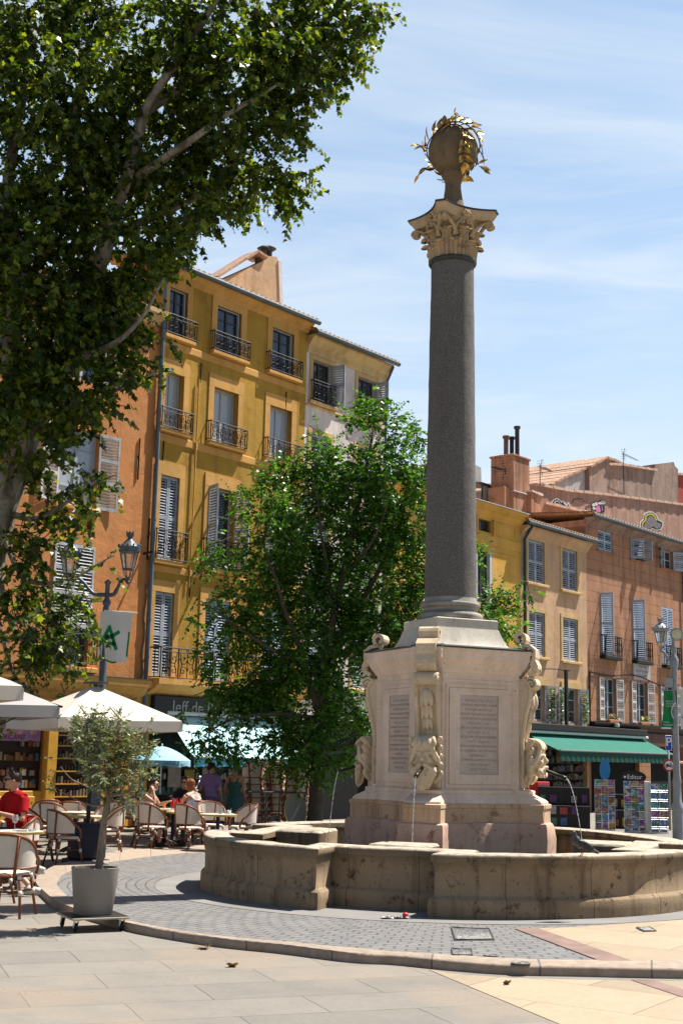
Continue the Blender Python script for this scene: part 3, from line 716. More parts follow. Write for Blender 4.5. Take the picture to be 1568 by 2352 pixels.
# ------------------------------------------------------------------ the row of houses (one street line)
TH = R_(39.5); FT = Vector((math.sin(TH), math.cos(TH), 0)); FN = Vector((math.cos(TH), -math.sin(TH), 0)); FP0 = at(343, 1748, 34.0); FP0.z = PZ
FROT = math.pi/2-TH
def SZ(x, y, off=0.):
    d = ray(x, y); k = ((FP0+FN*off-EYEP).dot(FN))/d.dot(FN); q = EYEP+d*k; return ((q-FP0).dot(FT), q.z-PZ)
def FW_(s, out, z=0): return FP0+FT*s+FN*out+Vector((0, 0, z))      # facade coordinates -> world
def stucco(name, col, stain, amt=.5, streak=.5, patch=None, bump=.3):
    m, nt, b, oc = newmat(name)
    c = ramp(nt, noi(nt, oc, .7, 6, .62), [(.3, mul(col, .80)), (.7, mul(col, 1.14))])
    s = noi(nt, mapv(nt, oc, sc=(1, 1, .07)), 2.6, 5, .62)
    c = mixc(nt, mathn(nt, 'MULTIPLY', ramp(nt, s, [(.48, 0.), (.70, 1.)]), min(1, streak*1.35)), c, stain)
    d = noi(nt, oc, 1.5, 7, .72)
    c = mixc(nt, mathn(nt, 'MULTIPLY', ramp(nt, d, [(.54, 0.), (.68, 1.)]), min(1, amt*1.3)), c, stain)
    if patch:
        p = noi(nt, mapv(nt, oc, loc=(3, 7, 1)), .9, 5, .6); c = mixc(nt, mathn(nt, 'MULTIPLY', ramp(nt, p, [(.54, 0.), (.6, 1.)]), .6), c, patch)
    c = mixc(nt, .3, c, ramp(nt, noi(nt, oc, 40, 3, .6), [(.3, .7), (.7, 1.2)]), 'MULTIPLY')
    sock(nt, b, 'Base Color', c); b.inputs['Roughness'].default_value = .9; b.inputs['Specular IOR Level'].default_value = .2
    h = mathn(nt, 'ADD', mathn(nt, 'MULTIPLY', noi(nt, oc, 3.2, 5), 1.6), mathn(nt, 'MULTIPLY', noi(nt, oc, 30, 5, .65), .5)); bumpn(nt, b, h, bump, .03); return m
M_orange = stucco('orange_stucco', (.60, .25, .09), (.33, .13, .05), .45, .35, (.54, .25, .10), .45)
M_must = stucco('mustard_stucco', (.47, .275, .048), (.21, .115, .028), .45, .45)
M_trim = stucco('ochre_trim', (.66, .37, .115), (.40, .20, .05), .3, .4, bump=.15)
M_pale2 = stucco('pale_lilac_stucco', (.72, .64, .60), (.36, .29, .26), .35, .35)
M_cream = stucco('cream_cornice', (.66, .47, .22), (.36, .22, .09), .4, .5, bump=.15)
M_ylw = stucco('yellow_stucco', (.66, .39, .08), (.48, .25, .06), .35, .4, (.66, .38, .14))
M_beige = stucco('peach_stucco', (.58, .385, .235), (.40, .23, .12), .35, .5, (.66, .40, .22))
M_trimb = stucco('yellow_ochre_frame', (.60, .42, .20), (.38, .25, .11), .5, .4, bump=.15)
M_brickw = stucco('weathered_pink_wall', (.44, .27, .205), (.20, .12, .09), .6, .6, (.34, .19, .13))
M_orr = stucco('burnt_orange_wall', (.44, .235, .15), (.13, .075, .055), .65, .8, (.40, .22, .14))
M_gable = stucco('grey_brown_gable', (.33, .235, .19), (.14, .10, .085), .6, .6, (.38, .28, .23))
M_gableg = stucco('grey_rendered_gable', (.40, .39, .38), (.22, .2, .2), .5, .4)
M_redw = stucco('red_wall', (.42, .08, .06), (.25, .06, .05), .4, .4)
M_tower = stucco('grey_tower', (.50, .46, .45), (.33, .3, .3), .3, .3)
def brownm():
    m = stucco('brown_rusticated', (.45, .24, .145), (.17, .085, .055), .45, .5, (.44, .22, .11)); nt = m.node_tree; b = nt.nodes['Principled BSDF']; oc = nt.nodes['Texture Coordinate'].outputs['Object']
    s3 = nd(nt, 'SeparateXYZ'); nt.links.new(oc, s3.inputs[0]); cbn = nd(nt, 'CombineXYZ', {0: s3.outputs[0], 1: s3.outputs[2]})
    br = nd(nt, 'TexBrick', {'Vector': cbn.outputs[0], 'Color1': (1, 1, 1), 'Color2': (.93, .93, .93), 'Mortar': (.62, .58, .55), 'Scale': 1., 'Mortar Size': .014, 'Mortar Smooth': .2, 'Brick Width': 9., 'Row Height': .43})
    old = b.inputs['Base Color'].links[0].from_socket; sock(nt, b, 'Base Color', mixc(nt, 1., old, br.outputs[0], 'MULTIPLY')); return m
M_brown = brownm()
M_iron = mat('wrought_iron', (.018, .018, .02), .55, .3, 20, .1, metal=.3)
M_gutter = mat('zinc_gutter', (.10, .12, .13), .5, .25, 3, .1, metal=.3)
M_pipe = mat('blue_grey_downpipe', (.12, .165, .20), .5, .2, 3, .1)
M_shut = mat('blue_grey_shutter', (.36, .40, .46), .7, .22, 5, .25, 30, dirt=((.20, .19, .19), 7, .56, .7), streak=.3)
M_shutw = mat('white_grey_shutter', (.55, .55, .55), .7, .18, 5, .2, 30, dirt=((.25, .22, .2), 7, .58, .6), streak=.3)
M_shutb = mat('pale_blue_shutter', (.36, .44, .55), .65, .15, 5, .15, 30, dirt=((.2, .22, .26), 7, .6, .5))
M_back = mat('shop_shade_black', (.008, .008, .009), .9, .2, 3, 0)  # near-black panel colour stands in for deep shade inside the shops
M_frame = mat('painted_window_frame', (.42, .46, .52), .5, .12, 6, .1)
M_framed = mat('dark_window_frame', (.05, .055, .065), .5, .2, 6, .1)
def glassm(name, col, rough=.05, var=.5):
    m, nt, b, oc = newmat(name); c = ramp(nt, noi(nt, mapv(nt, oc, sc=(1, 1, .3)), 2.4, 3), [(.35, mul(col, 1-var)), (.68, mul(col, 1+var))])
    sock(nt, b, 'Base Color', c); b.inputs['Roughness'].default_value = rough; b.inputs['Specular IOR Level'].default_value = .8; b.inputs['Coat Weight'].default_value = .3; return m
M_glass = glassm('window_glass', (.03, .038, .045)); M_curt = glassm('curtained_glass', (.42, .47, .52), .12, .12)
def tilem():
    m, nt, b, oc = newmat('clay_tile'); c = ramp(nt, noi(nt, oc, 5, 5, .7), [(.3, (.19, .10, .06)), (.5, (.42, .25, .16)), (.7, (.55, .40, .28))])
    sock(nt, b, 'Base Color', c); b.inputs['Roughness'].default_value = .9; bumpn(nt, b, noi(nt, oc, 30, 4), .3); return m
M_tile = tilem()

class Bld:
    def __init__(s, name, label, cat, s0, group=None, off=0.):
        s.s0 = s0; s.off = off; p = FW_(s0, off); s.e = thing(name, label, cat, (p.x, p.y, PZ), FROT, group)
    def part(s, name, mb, m, parent=None, smooth=None):
        mb.shift(-s.s0, 0, 0); return mb.build(name, m, parent or s.e, smooth)
def wall_mb(s0, s1, z0, z1, holes, depth=.24, back=6., sides=True, top=True):
    mb = MB(); xs = sorted({s0, s1, *[h[0] for h in holes], *[h[1] for h in holes]}); zs = sorted({z0, z1, *[h[2] for h in holes], *[h[3] for h in holes]})
    xs = [x for x in xs if s0 <= x <= s1]; zs = [z for z in zs if z0 <= z <= z1]
    for a, b in zip(xs, xs[1:]):
        for c, d in zip(zs, zs[1:]):
            mx, mz = (a+b)/2, (c+d)/2
            if any(h[0] < mx < h[1] and h[2] < mz < h[3] for h in holes): continue
            mb.quad((a, 0, c), (b, 0, c), (b, 0, d), (a, 0, d))
    for a, b, c, d in [h[:4] for h in holes]:
        D = depth
        mb.quad((a, 0, c), (a, 0, d), (a, D, d), (a, D, c)); mb.quad((b, 0, d), (b, 0, c), (b, D, c), (b, D, d))
        mb.quad((a, 0, d), (b, 0, d), (b, D, d), (a, D, d)); mb.quad((b, 0, c), (a, 0, c), (a, D, c), (b, D, c)); mb.quad((a, D, c), (a, D, d), (b, D, d), (b, D, c))
    if sides:
        mb.quad((s1, 0, z0), (s1, back, z0), (s1, back, z1), (s1, 0, z1)); mb.quad((s0, back, z0), (s0, 0, z0), (s0, 0, z1), (s0, back, z1))
        mb.quad((s1, back, z0), (s0, back, z0), (s0, back, z1), (s1, back, z1))
    if top: mb.quad((s0, 0, z1), (s1, 0, z1), (s1, back, z1), (s0, back, z1))
    return mb
def leaf_mb(w_, h, x=0, y=0, z=0, pitch=.075, rails=(.5,), backing=True):
    b = MB(); st = .055; T = .035; zs = [0]+[h*r for r in rails]+[h]
    b.box(x, x+st, y, y+T, z, z+h); b.box(x+w_-st, x+w_, y, y+T, z, z+h)
    b.box(x+st, x+w_-st, y+.002, y+T-.002, z, z+.09); b.box(x+st, x+w_-st, y+.002, y+T-.002, z+h-.08, z+h)
    for r in rails: b.box(x+st, x+w_-st, y+.002, y+T-.002, z+h*r-.045, z+h*r+.045)
    for a, c in zip(zs, zs[1:]):
        lo, hi = z+a+(.09 if a == 0 else .045), z+c-(.08 if c == h else .045); n_ = max(2, int((hi-lo)/pitch))
        for i in range(n_):
            q = lo+(hi-lo)*(i+.5)/n_
            b.add([(x+st, y+.004, q-.024), (x+w_-st, y+.004, q-.024), (x+w_-st, y+T-.004, q+.014), (x+st, y+T-.004, q+.014), (x+st, y+.004, q-.016), (x+w_-st, y+.004, q-.016), (x+w_-st, y+T-.004, q+.022), (x+st, y+T-.004, q+.022)], [(0,3,2,1),(4,5,6,7),(0,1,5,4),(1,2,6,5),(2,3,7,6),(3,0,4,7)])
    return b
def hinge(mb, x, y, ang): mb.v = [(x+(a-x)*math.cos(ang)-(b-y)*math.sin(ang), y+(a-x)*math.sin(ang)+(b-y)*math.cos(ang), c) for a, b, c in mb.v]; return mb
def window(B, a, b, c, d, kind='glass', y=.15, nx=2, nz=3, fm=None, gm=None, sm=None, side='both', ang=None, rails=(.5,)):
    fm = fm or M_frame; gm = gm or M_glass; sm = sm or M_shut; f = MB(); t = .05; T = .05
    f.box(a, a+t, y, y+T, c, d); f.box(b-t, b, y, y+T, c, d); f.box(a+t, b-t, y+.002, y+T, c, c+t*1.4); f.box(a+t, b-t, y+.002, y+T, d-t, d)
    for i in range(1, nx): x = a+(b-a)*i/nx; f.box(x-.04, x+.04, y-.004, y+T-.004, c+t*1.4, d-t)
    for i in range(nx):
        x0 = a+(b-a)*i/nx+(.04 if i else t); x1 = a+(b-a)*(i+1)/nx-(.04 if i < nx-1 else t)
        for j in range(1, nz): z = c+(d-c)*j/nz; f.box(x0, x1, y+.006, y+T-.01, z-.016, z+.016)
    w_ = B.part('window', f, fm); p = MB(); p.box(a+.02, b-.02, y+.03, y+.045, c+.02, d-.02); B.part('pane', p, gm, w_)
    wd = (b-a)/2
    if kind == 'shut':
        for x in (a+.005, a+wd+.004): B.part('shutter', leaf_mb(wd-.009, d-c-.02, x, .035, c+.01, rails=rails), sm, w_)
    if kind == 'open':
        A = ang if ang is not None else R_(170)
        if side in ('both', 'l'): B.part('shutter', hinge(leaf_mb(wd, d-c, a, -.04, c, rails=rails), a, -.005, -A), sm, w_)
        if side in ('both', 'r'):
            mb = leaf_mb(wd, d-c, b-wd, -.04, c, rails=rails); B.part('shutter', hinge(mb, b, -.005, A), sm, w_)
    return w_
def surround(B, a, b, c, d, w_, m, proud=.03, sill=True, top=None, side_w=None):
    mb = MB(); tw = top if top is not None else w_
    mb.box(a-w_, a, -proud, .02, c, d); mb.box(b, b+w_, -proud, .02, c, d); mb.box(a-w_, b+w_, -proud-.003, .02, d, d+tw)
    if sill: mb.bbox(a-w_-.05, b+w_+.05, -proud-.10, .02, c-.11, c, .02)
    B.part('window_surround', mb, m)
def spir(cx, cz, r, a0, turns, n_=14, dec=.85): return [(cx+r*(1-dec*i/(n_-1))*math.cos(a0+2*math.pi*turns*i/(n_-1)), cz+r*(1-dec*i/(n_-1))*math.sin(a0+2*math.pi*turns*i/(n_-1))) for i in range(n_)]
def railing(B, a, b, c, d, dep=.20, ret=True, pan=.55, name='balcony_railing', rad=.012, box=None):
    mb = MB(); y = -dep; T = lambda pts, r=rad: mb.tube(pts, r, 5)
    T([(a, y, d), (b, y, d)], rad*1.5); T([(a, y, c+.03), (b, y, c+.03)], rad*1.2); T([(a, y, d-.10), (b, y, d-.10)])
    if ret:
        for x in (a, b):
            T([(x, 0, d), (x, y, d)], rad*1.5); T([(x, 0, c+.03), (x, y, c+.03)]); T([(x, y*.5, c+.03), (x, y*.5, d)])
    n_ = max(1, round((b-a)/pan)); W = (b-a)/n_; H = d-c-.13
    for i in range(n_+1): T([(a+i*W, y, c), (a+i*W, y, d)], rad*1.2)
    for i in range(n_):
        x0 = a+i*W; xm = x0+W/2; zm = c+.03+H/2; r = min(W, H)*.22
        for s_ in (-1, 1):
            P = [(xm+s_*u_, y, z) for u_, z in spir(r*1.05, zm+H*.22, r, math.pi, 1.2)]; T(P, rad*.85)
            P = [(xm+s_*u_, y, z) for u_, z in spir(r*1.05, zm-H*.22, r, math.pi, -1.2)]; T(P, rad*.85)
            T([(xm+s_*W*.42, y, c+.03), (xm+s_*W*.30, y, zm), (xm+s_*W*.42, y, d-.1)], rad*.8)
        T([(xm, y, c+.03), (xm, y, d-.1)], rad*.8)
        T([(xm-.05, y, d-.05), (xm, y, d-.015), (xm+.05, y, d-.05), (xm, y, d-.09), (xm-.05, y, d-.05)], rad*.7)
    return B.part(name, mb, M_iron)
def band(B, a, b, c, d, proud, m, name='string_course'): mb = MB(); mb.bbox(a, b, -proud, .02, c, d, min(.02, (d-c)*.3)); return B.part(name, mb, m)
def mould(B, a, b, prof, m, name='cornice', ext=None):
    """extrude a profile (out, z) along the facade"""
    mb = MB(); P = [(.0, prof[0][1])]+[p for p in prof]+[(.0, prof[-1][1])]; mb.prism([(-o_-.0 if i not in (0, len(P)-1) else .05, z) for i, (o_, z) in enumerate(P)], a, b, 'yz'); return B.part(name, mb, m)
def eaves(B, a, b, z, out=.38, depth=3.5, slope=.30, gut=True, m=None, pitch=.21):
    mb = MB(); n_ = int((b-a+.3)/pitch*8)
    def P(i, j):
        x = a-.12+(b-a+.24)*i/n_; y = [-out-.10, .3, depth][j]; z0 = z+.105+(y+out)*slope
        return (x, y, z0+.085*abs(math.sin(math.pi*(x-a)/pitch))**.8+(.0 if j else 0))
    mb.grid(P, n_+1, 3); mb.grid(lambda i, j: (P(i, j)[0], P(i, j)[1], P(i, j)[2]-.035), n_+1, 3)
    # tile ends
    for i in range(n_):
        p, q = P(i, 0), P(i+1, 0); mb.quad((p[0], p[1], p[2]-.035), (q[0], q[1], q[2]-.035), q, p)
    r = B.part('tiled_roof', mb, M_tile)
    if gut:
        g_ = MB(); g_.tube([(a-.1, -out-.10, z+.03), (b+.1, -out-.10, z+.03)], .075, 10); B.part('gutter', g_, M_gutter, smooth=40)
    return r
def pipe(B, pts, r=.05, m=None, name='downpipe'):
    mb = MB(); mb.tube(pts, r, 10)
    for i in range(len(pts)-1):
        p, q = Vector(pts[i]), Vector(pts[i+1])
        n_ = int((q-p).length/2.2)
        for k in range(n_): c_ = p.lerp(q, (k+.5)/n_); dd = (q-p).normalized()*.03; mb.tube([c_-dd, c_+dd], r*1.25, 10)
    return B.part(name, mb, m or M_pipe, smooth=40)

# ---------- orange house
B = Bld('orange_house', 'orange stucco house with white grey shutters and wooden ochre shopfront, behind the plane tree', 'house', -9.5)
OE = -.30
rows = [(3.85, 6.85), (7.8, 9.75), (11.0, 12.5)]; cols = [(-6.35, -5.1), (-3.42, -2.2)]
holes = [(a, b, c, d) for a, b in cols for c, d in rows]
SHOP = (-9.2, -.75, .0, 2.95)
B.part('wall', wall_mb(-9.5, OE, 0, 13.35, holes+[SHOP], .25), M_orange)
for a, b in cols:
    window(B, a, b, 7.8, 9.75, 'open', nx=2, nz=4, fm=M_shutb, gm=M_curt, sm=M_shutw, rails=(.36, .66))
    window(B, a, b, 11.0, 12.5, 'open', nx=2, nz=3, gm=M_glass, sm=M_shutw)
    w_ = window(B, a, b, 3.85, 6.85, 'glass', nx=2, nz=4, fm=M_framed)
    for x, wd, an in ((a, .62, -.10), (b-.62, .62, .0)): B.part('shutter', hinge(leaf_mb(.62, 2.05, x, -.045, 4.78, rails=(.4, .7)), x, -.02, -.05), M_shutw, w_)
    railing(B, a-.15, b+.1, 3.9, 4.72, .22)
    mb = MB(); mb.bbox(a-.25, b+.25, -.12, .02, 3.70, 3.84, .02); B.part('window_sill', mb, M_trim); mb = MB(); mb.bbox(a-.1, b+.1, -.08, .02, 7.68, 7.79, .02); B.part('window_sill', mb, M_trim)
mould(B, -9.5, OE+.08, [(.02, 13.1), (.05, 13.2), (.10, 13.25), (.22, 13.36), (.25, 13.38), (.25, 13.5)], M_cream)
mould(B, -9.5, OE-.06, [(.03, 3.02), (.05, 3.2), (.12, 3.26), (.24, 3.42), (.34, 3.46), (.36, 3.62)], M_trim, 'ledge')
mb = MB(); mb.box(-9.5, OE-.05, -.37, .02, 3.62, 3.645); B.part('ledge_flashing', mb, M_lead)
pipe(B, [(OE-.02, -.09, 14.4), (OE-.02, -.09, 3.9), (OE-.02, -.09, 3.2), (OE-.02, -.09, 0)], .055)
mb = MB(); pts = [(OE-.10, -.03, 6.1)]
rr = random.Random(4)
for i in range(14): pts.append((OE-.13+.03*math.sin(i*1.3), -.03-.01*(i % 2), 6.0-i*.2))
mb.tube(pts+[(OE-.3, -.04, 3.15), (OE-.75, -.04, 3.12), (OE-.9, -.04, 3.2)], .02, 5); B.part('cable', mb, mat('grey_cable', (.16, .15, .14), .7, .3, 9, 0))
for s_, z in ((-.55, 6.9), (-.42, 7.35), (-.9, 9.4)):
    mb = MB(); mb.tube([(s_, .02, z), (s_, -.38 if z < 7 else -.04, z+.03)], .03, 6); mb.tube([(s_, -.03, z-.6), (s_, -.03, z+.5)], .022, 5) if z > 7 else None; B.part('iron_bracket', mb, M_iron)
# wooden shopfront
M_wood = mat('ochre_painted_wood', (.56, .29, .035), .5, .16, 3, .1, 20, streak=.25)
M_woodd = mat('dark_wood_interior', (.025, .010, .005), .6, .4, 3, .1)
M_purple = mat('mauve_poster', (.34, .17, .33), .6, .3, 2.5, 0)
sf = MB()
for x0, x1 in ((-9.2, -8.9), (-5.0, -4.72), (-3.32, -3.02), (-1.02, -.75)): sf.bbox(x0, x1, -.10, .10, 0, 2.55, .02); sf.bbox(x0-.03, x1+.03, -.13, .10, 0, .25, .02)
sf.bbox(-9.2, -.72, -.14, .12, 2.55, 3.0, .02); B.part('shopfront_frame', sf, M_wood)
mould(B, -9.2, -.66, [(.14, 2.86), (.18, 2.92), (.20, 2.96), (.24, 3.0), (.25, 3.02)], M_wood, 'shopfront_cornice')
fm_ = MB()
for zf in (2.62, 2.70, 2.80): fm_.box(-9.1, -.8, -.155, -.13, zf, zf+.018)
B.part('fascia_moulding', fm_, mat('brown_gilt_line', (.30, .11, .015), .5, .2, 5, 0))
for x0, x1 in ((-8.9, -5.0), (-4.72, -3.32)):
    pn = MB(); pn.bbox(x0, x1, .02, .10, 0, .88, .01); pn.bbox(x0+.08, x1-.08, .0, .05, .16, .76, .015); pr = B.part('stall_riser', pn, M_wood)
    gw = MB(); gw.box(x0, x1, .16, .17, .9, 2.55); wv = B.part('display_window', gw, M_woodd)
    rr = random.Random(int(x0*7)); gd = MB()
    for q in range(46):
        x = rr.uniform(x0+.1, x1-.1); z = .95+rr.choice((0, .0, .28, .62, .95)); w2, h2 = rr.uniform(.05, .13), rr.uniform(.08, .2); gd.box(x-w2/2, x+w2/2, .08+rr.uniform(0, .03), .15, z, z+h2, rr.randrange(6))
    go_ = B.part('displayed_goods', gd, [mat('good', c, .6, .2, 8, 0) for c in ((.22, .18, .13), (.12, .045, .012), (.04, .10, .14), (.22, .11, .03), (.05, .04, .03), (.14, .03, .02))], wv); go_['kind'] = 'stuff'
    pp = MB(); pp.box(x0+.08, x1-.08, .10, .13, 2.02, 2.52); po = B.part('poster', pp, M_purple, wv)
    for q in range(5):
        ee = MB(); cx = x0+.3+(x1-x0-.6)*q/4.; ee.ell((cx, .095, 2.26+.07*(q % 2)), (.13, .012, .09), 10, 6); B.part('printed_sweet', ee, mat('printed_pink', (.45, .25, .30), .6, .3, 9, 0), po, True)
tm = text_mb('FABRICANT', .17, .002, font_bold=False); X = Matrix.Translation((-4.28, .095, 2.10)) @ Matrix.Rotation(math.pi/2, 4, 'X'); t2 = MB(); t2.join(tm, X); B.part('poster_lettering', t2, mat('brown_letter', (.12, .04, .06), .6, .1, 5, 0))
tm = MB()
word = 'fondée en 1989'
for i, ch in enumerate(word):
    if ch == ' ': continue
    a = R_(52-104*i/(len(word)-1)); cx, cz = -3.98+.62*math.sin(-a), .10+.62*math.cos(a)
    tm.join(text_mb(ch, .10, .002), Matrix.Translation((cx, -.004, cz)) @ Matrix.Rotation(a, 4, 'Y').inverted() @ Matrix.Rotation(math.pi/2, 4, 'X'))
B.part('painted_lettering', tm, mat('brown_gilt', (.22, .09, .02), .6, .1, 5, 0))
em = MB(); em.lathe([(.0, 0), (.15, 0), (.16, .006), (.15, .012), (0, .012)], 20, cap=False); em.v = [(-3.98+a, -.006-c, .42+b) for a, b, c in em.v]
for q in range(16): a = q*math.pi/8; em.box(-3.98+.2*math.cos(a)-.015, -3.98+.2*math.cos(a)+.015, -.008, .0, .42+.2*math.sin(a)-.015, .42+.2*math.sin(a)+.015)
B.part('gilt_emblem', em, mat('gilt_yellow', (.72, .50, .08), .4, .2, 9, 0, metal=.2))
dr = MB(); dr.box(-3.02, -1.02, .19, .21, 0, 2.55); B.part('shop_doorway', dr, M_woodd)
sg = MB(); rr = random.Random(2)
for z in (.75, 1.05, 1.35, 1.65, 1.95, 2.2):
    sg.box(-2.95, -1.6, .10, .19, z-.03, z, 0)
    for q in range(13): x = -2.9+q*.1; sg.box(x, x+.06, .12, .18, z, z+rr.uniform(.06, .18), 1+rr.randrange(3))
so_ = B.part('shelves_of_bottles', sg, [M_wood, mat('amber_bottle', (.08, .03, .008), .3, .4, 9, 0), mat('dark_bottle', (.03, .03, .025), .3, .4, 9, 0), mat('label_cream', (.18, .13, .08), .6, .2, 9, 0)]); so_['kind'] = 'stuff'
wd = MB(); wd.bbox(-1.6, -1.02, .05, .12, 0, 2.5, .02); wd.bbox(-1.53, -1.09, .02, .08, .2, 1.0, .02); wd.bbox(-1.53, -1.09, .02, .08, 1.15, 2.35, .02); B.part('shop_door', wd, M_wood)
fl = MB(); fl.box(-2.55, -2.05, -.30, -.06, 3.13, 3.17); fl.bbox(-2.2, -1.98, -.55, -.38, 2.93, 3.13, .03); fl.tube([(-2.6, -.05, 3.15), (-2.1, -.45, 3.12)], .02, 6); B.part('wall_floodlight', fl, mat('grey_plastic', (.4, .4, .4), .5, .15, 6, 0))

# ---------- mustard yellow house
B = Bld('yellow_house', 'tall mustard yellow house with ochre window bands and iron balconies, left of the middle tree', 'house', OE)
YE = 5.66; cols = [(-.08, .60), (1.76, 2.74), (4.08, 5.04)]
rws = [(3.76, 5.98), (6.82, 9.10), (10.36, 11.95), (12.97, 14.34)]
holes = [(a, b, c, d) for a, b in cols for c, d in rws]
B.part('wall', wall_mb(OE, YE, 0, 14.75, holes+[(-.05, 5.5, 0, 3.0)], .24), M_must)
for ci, (a, b) in enumerate(cols):
    for ri, (c, d) in enumerate(rws):
        if ri == 3: window(B, a, b, c, d, 'glass', y=.10, nx=2, nz=4, fm=M_framed, gm=M_glass); mb = MB(); mb.box(b-.075, b-.052, .03, .11, c, d-.02); mb.box(a+.0, b-.08, .04, .09, d-.035, d-.012); B.part('blind_rail', mb, M_frame)
        if ri == 2: window(B, a, b, c, d, 'glass', y=.17, nx=2, nz=1, fm=M_frame, gm=M_curt)
        if ri == 1: window(B, a, b, c, d, 'shut' if ci == 0 else 'open', nx=2, nz=3, ang=R_(105) if ci else None)
        if ri == 0: window(B, a, b, c, d, 'shut', nx=2, nz=3, sm=M_shutb if ci else M_shut)
    w0 = .21 if ci else .19
    aa = max(a-w0, OE+.0)
    for ri, (c, d) in enumerate(rws):
        mb = MB(); tp = .36 if ri in (1, 2) else .2
        if ri == 3: tp = 14.62-d
        if ri == 0: tp = .3
        mb.box(aa, a, -.03, .02, c, d); mb.box(b, b+w0, -.03, .02, c, d); mb.box(aa, b+w0, -.032, .02, d, d+tp); B.part('window_surround', mb, M_trim)
        if ri:
            mb = MB(); mb.bbox(max(a-w0-.04, OE), b+w0+.06, -.16 if ri < 3 else -.18, .02, c-.12, c-.005, .02); B.part('window_sill', mb, M_trim)
            railing(B, max(a-.22, OE+.02), b+.26, c, c+.55 if ri > 1 else c+.78, .17, pan=.5)
for z0, z1 in ((12.62, 12.83), (10.0, 10.22), (6.50, 6.68)): band(B, OE, YE, z0, z1, .035, M_trim)
mould(B, OE, YE+.03, [(.02, 14.58), (.06, 14.66), (.16, 14.72), (.26, 14.80), (.28, 14.84)], M_trim, 'eaves_cove')
eaves(B, OE, YE+.05, 14.84, .26)
mould(B, OE+.05, YE-.1, [(.05, 3.30), (.14, 3.36), (.3, 3.42), (.42, 3.52), (.50, 3.56), (.50, 3.70)], M_trim, 'balcony_slab')
railing(B, OE+.12, YE-.15, 3.71, 4.50, .44, pan=.62, rad=.014)
pipe(B, [(1.12, -.06, 12.0), (1.10, -.06, 8.2), (1.08, -.06, 6.2)], .022, M_trim, 'old_conduit')
for s_, z in ((1.2, 12.2), (4.75, 12.2), (-.05, 9.75), (1.15, 6.2)): mb = MB(); mb.tube([(s_, -.02, z-.28), (s_, -.03, z), (s_+.02, -.02, z+.3)], .016, 5); B.part('wall_tie', mb, M_iron)
# shopfront under the balcony, sign and awning
M_navy = mat('dark_sign_board', (.018, .022, .028), .4, .3, 3, 0); M_teal = mat('teal_shop_shade', (.008, .024, .028), .5, .4, 2, .05)  # teal shop interior painted nearly black for the shade under the awning
sb = MB(); sb.bbox(-.05, 5.4, -.16, .05, 2.78, 3.28, .02); B.part('sign_board', sb, M_navy)
tm = MB(); tm.join(text_mb('Jeff de Bruges', .46, .006, align='LEFT'), Matrix.Translation((.55, -.168, 3.0)) @ Matrix.Rotation(math.pi/2, 4, 'X')); B.part('sign_lettering', tm, mat('silver_letter', (.28, .29, .30), .35, .1, 5, 0))
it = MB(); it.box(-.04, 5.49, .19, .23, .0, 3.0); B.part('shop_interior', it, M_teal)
gd = MB(); rr = random.Random(12)
for z in (.85, 1.15, 1.42, 1.7):
    for q in range(40):
        x = rr.uniform(.2, 5.3); gd.box(x, x+rr.uniform(.05, .14), .10, .185, z, z+rr.uniform(.06, .2), rr.randrange(6))
for x, z, w2, h2, mi in ((.75, .95, .45, .55, 5), (1.35, .9, .35, .5, 0), (2.0, 1.1, .2, .5, 5), (3.0, 1.0, .2, .5, 5), (.3, .6, .3, .35, 2)): gd.box(x, x+w2, .07, .10, z, z+h2, mi)
g_ = B.part('displayed_goods', gd, [mat('shop_good', c, .6, .2, 8, 0) for c in ((.20, .18, .02), (.07, .02, .015), (.015, .10, .11), (.03, .07, .08), (.01, .01, .01), (.22, .20, .20))]); g_['kind'] = 'stuff'
M_aqua = mat('pale_aqua_canvas', (.40, .66, .70), .8, .08, 2, .1, 60); M_aquad = mat('turquoise_valance', (.10, .46, .62), .8, .12, 3, .1, 60)
def awning(B, a, b, z0, out, z1, val, m1, m2, wave=0., thick=.02, roll=None):
    mb = MB(); nn = max(2, int((b-a)/.5)); P = lambda i, j: (a+(b-a)*i/nn, -.08-(out-.08)*j/6, z0+(z1-z0)*j/6-.035*math.sin(math.pi*j/6)+.008*math.sin(i*math.pi))
    mb.grid(P, nn+1, 7); mb.grid(lambda i, j: (P(i, j)[0], P(i, j)[1], P(i, j)[2]-.012), nn+1, 7); ao = B.part('awning', mb, m1)
    vb = MB(); nv_ = int((b-a)*26)
    def V(i, j): x = a+(b-a)*i/nv_; zb = z1-val+wave*math.sin(x*8.5); return (x, -out-.012*math.sin(x*17)*j, z1-.0+(zb-z1)*j)
    vb.grid(V, nv_+1, 2); vb.grid(lambda i, j: (V(i, j)[0], V(i, j)[1]+.006, V(i, j)[2]), nv_+1, 2); B.part('valance', vb, m2, ao)
    br = MB(); br.tube([(a-.02, -out-.012, z1+.01), (b+.02, -out-.012, z1+.01)], .035, 8)
    for x in (a+.3, b-.3): br.tube([(x, -.05, z0-.35), (x+.4*(1 if x < (a+b)/2 else -1), -out*.55, (z0+z1)/2-.25), (x, -out+.05, z1-.02)], .025, 6)
    B.part('front_bar', br, mat('awning_bar', (.14, .15, .16), .5, .2, 6, 0), ao); return ao
awning(B, .50, 4.75, 2.80, 1.12, 1.70, .20, M_aqua, M_aquad, .016)
cs = MB(); cs.bbox(.4, 4.85, -.20, -.02, 2.80, 2.90, .02); B.part('awning_cassette', cs, mat('white_aluminium', (.55, .57, .58), .4, .1, 5, 0))
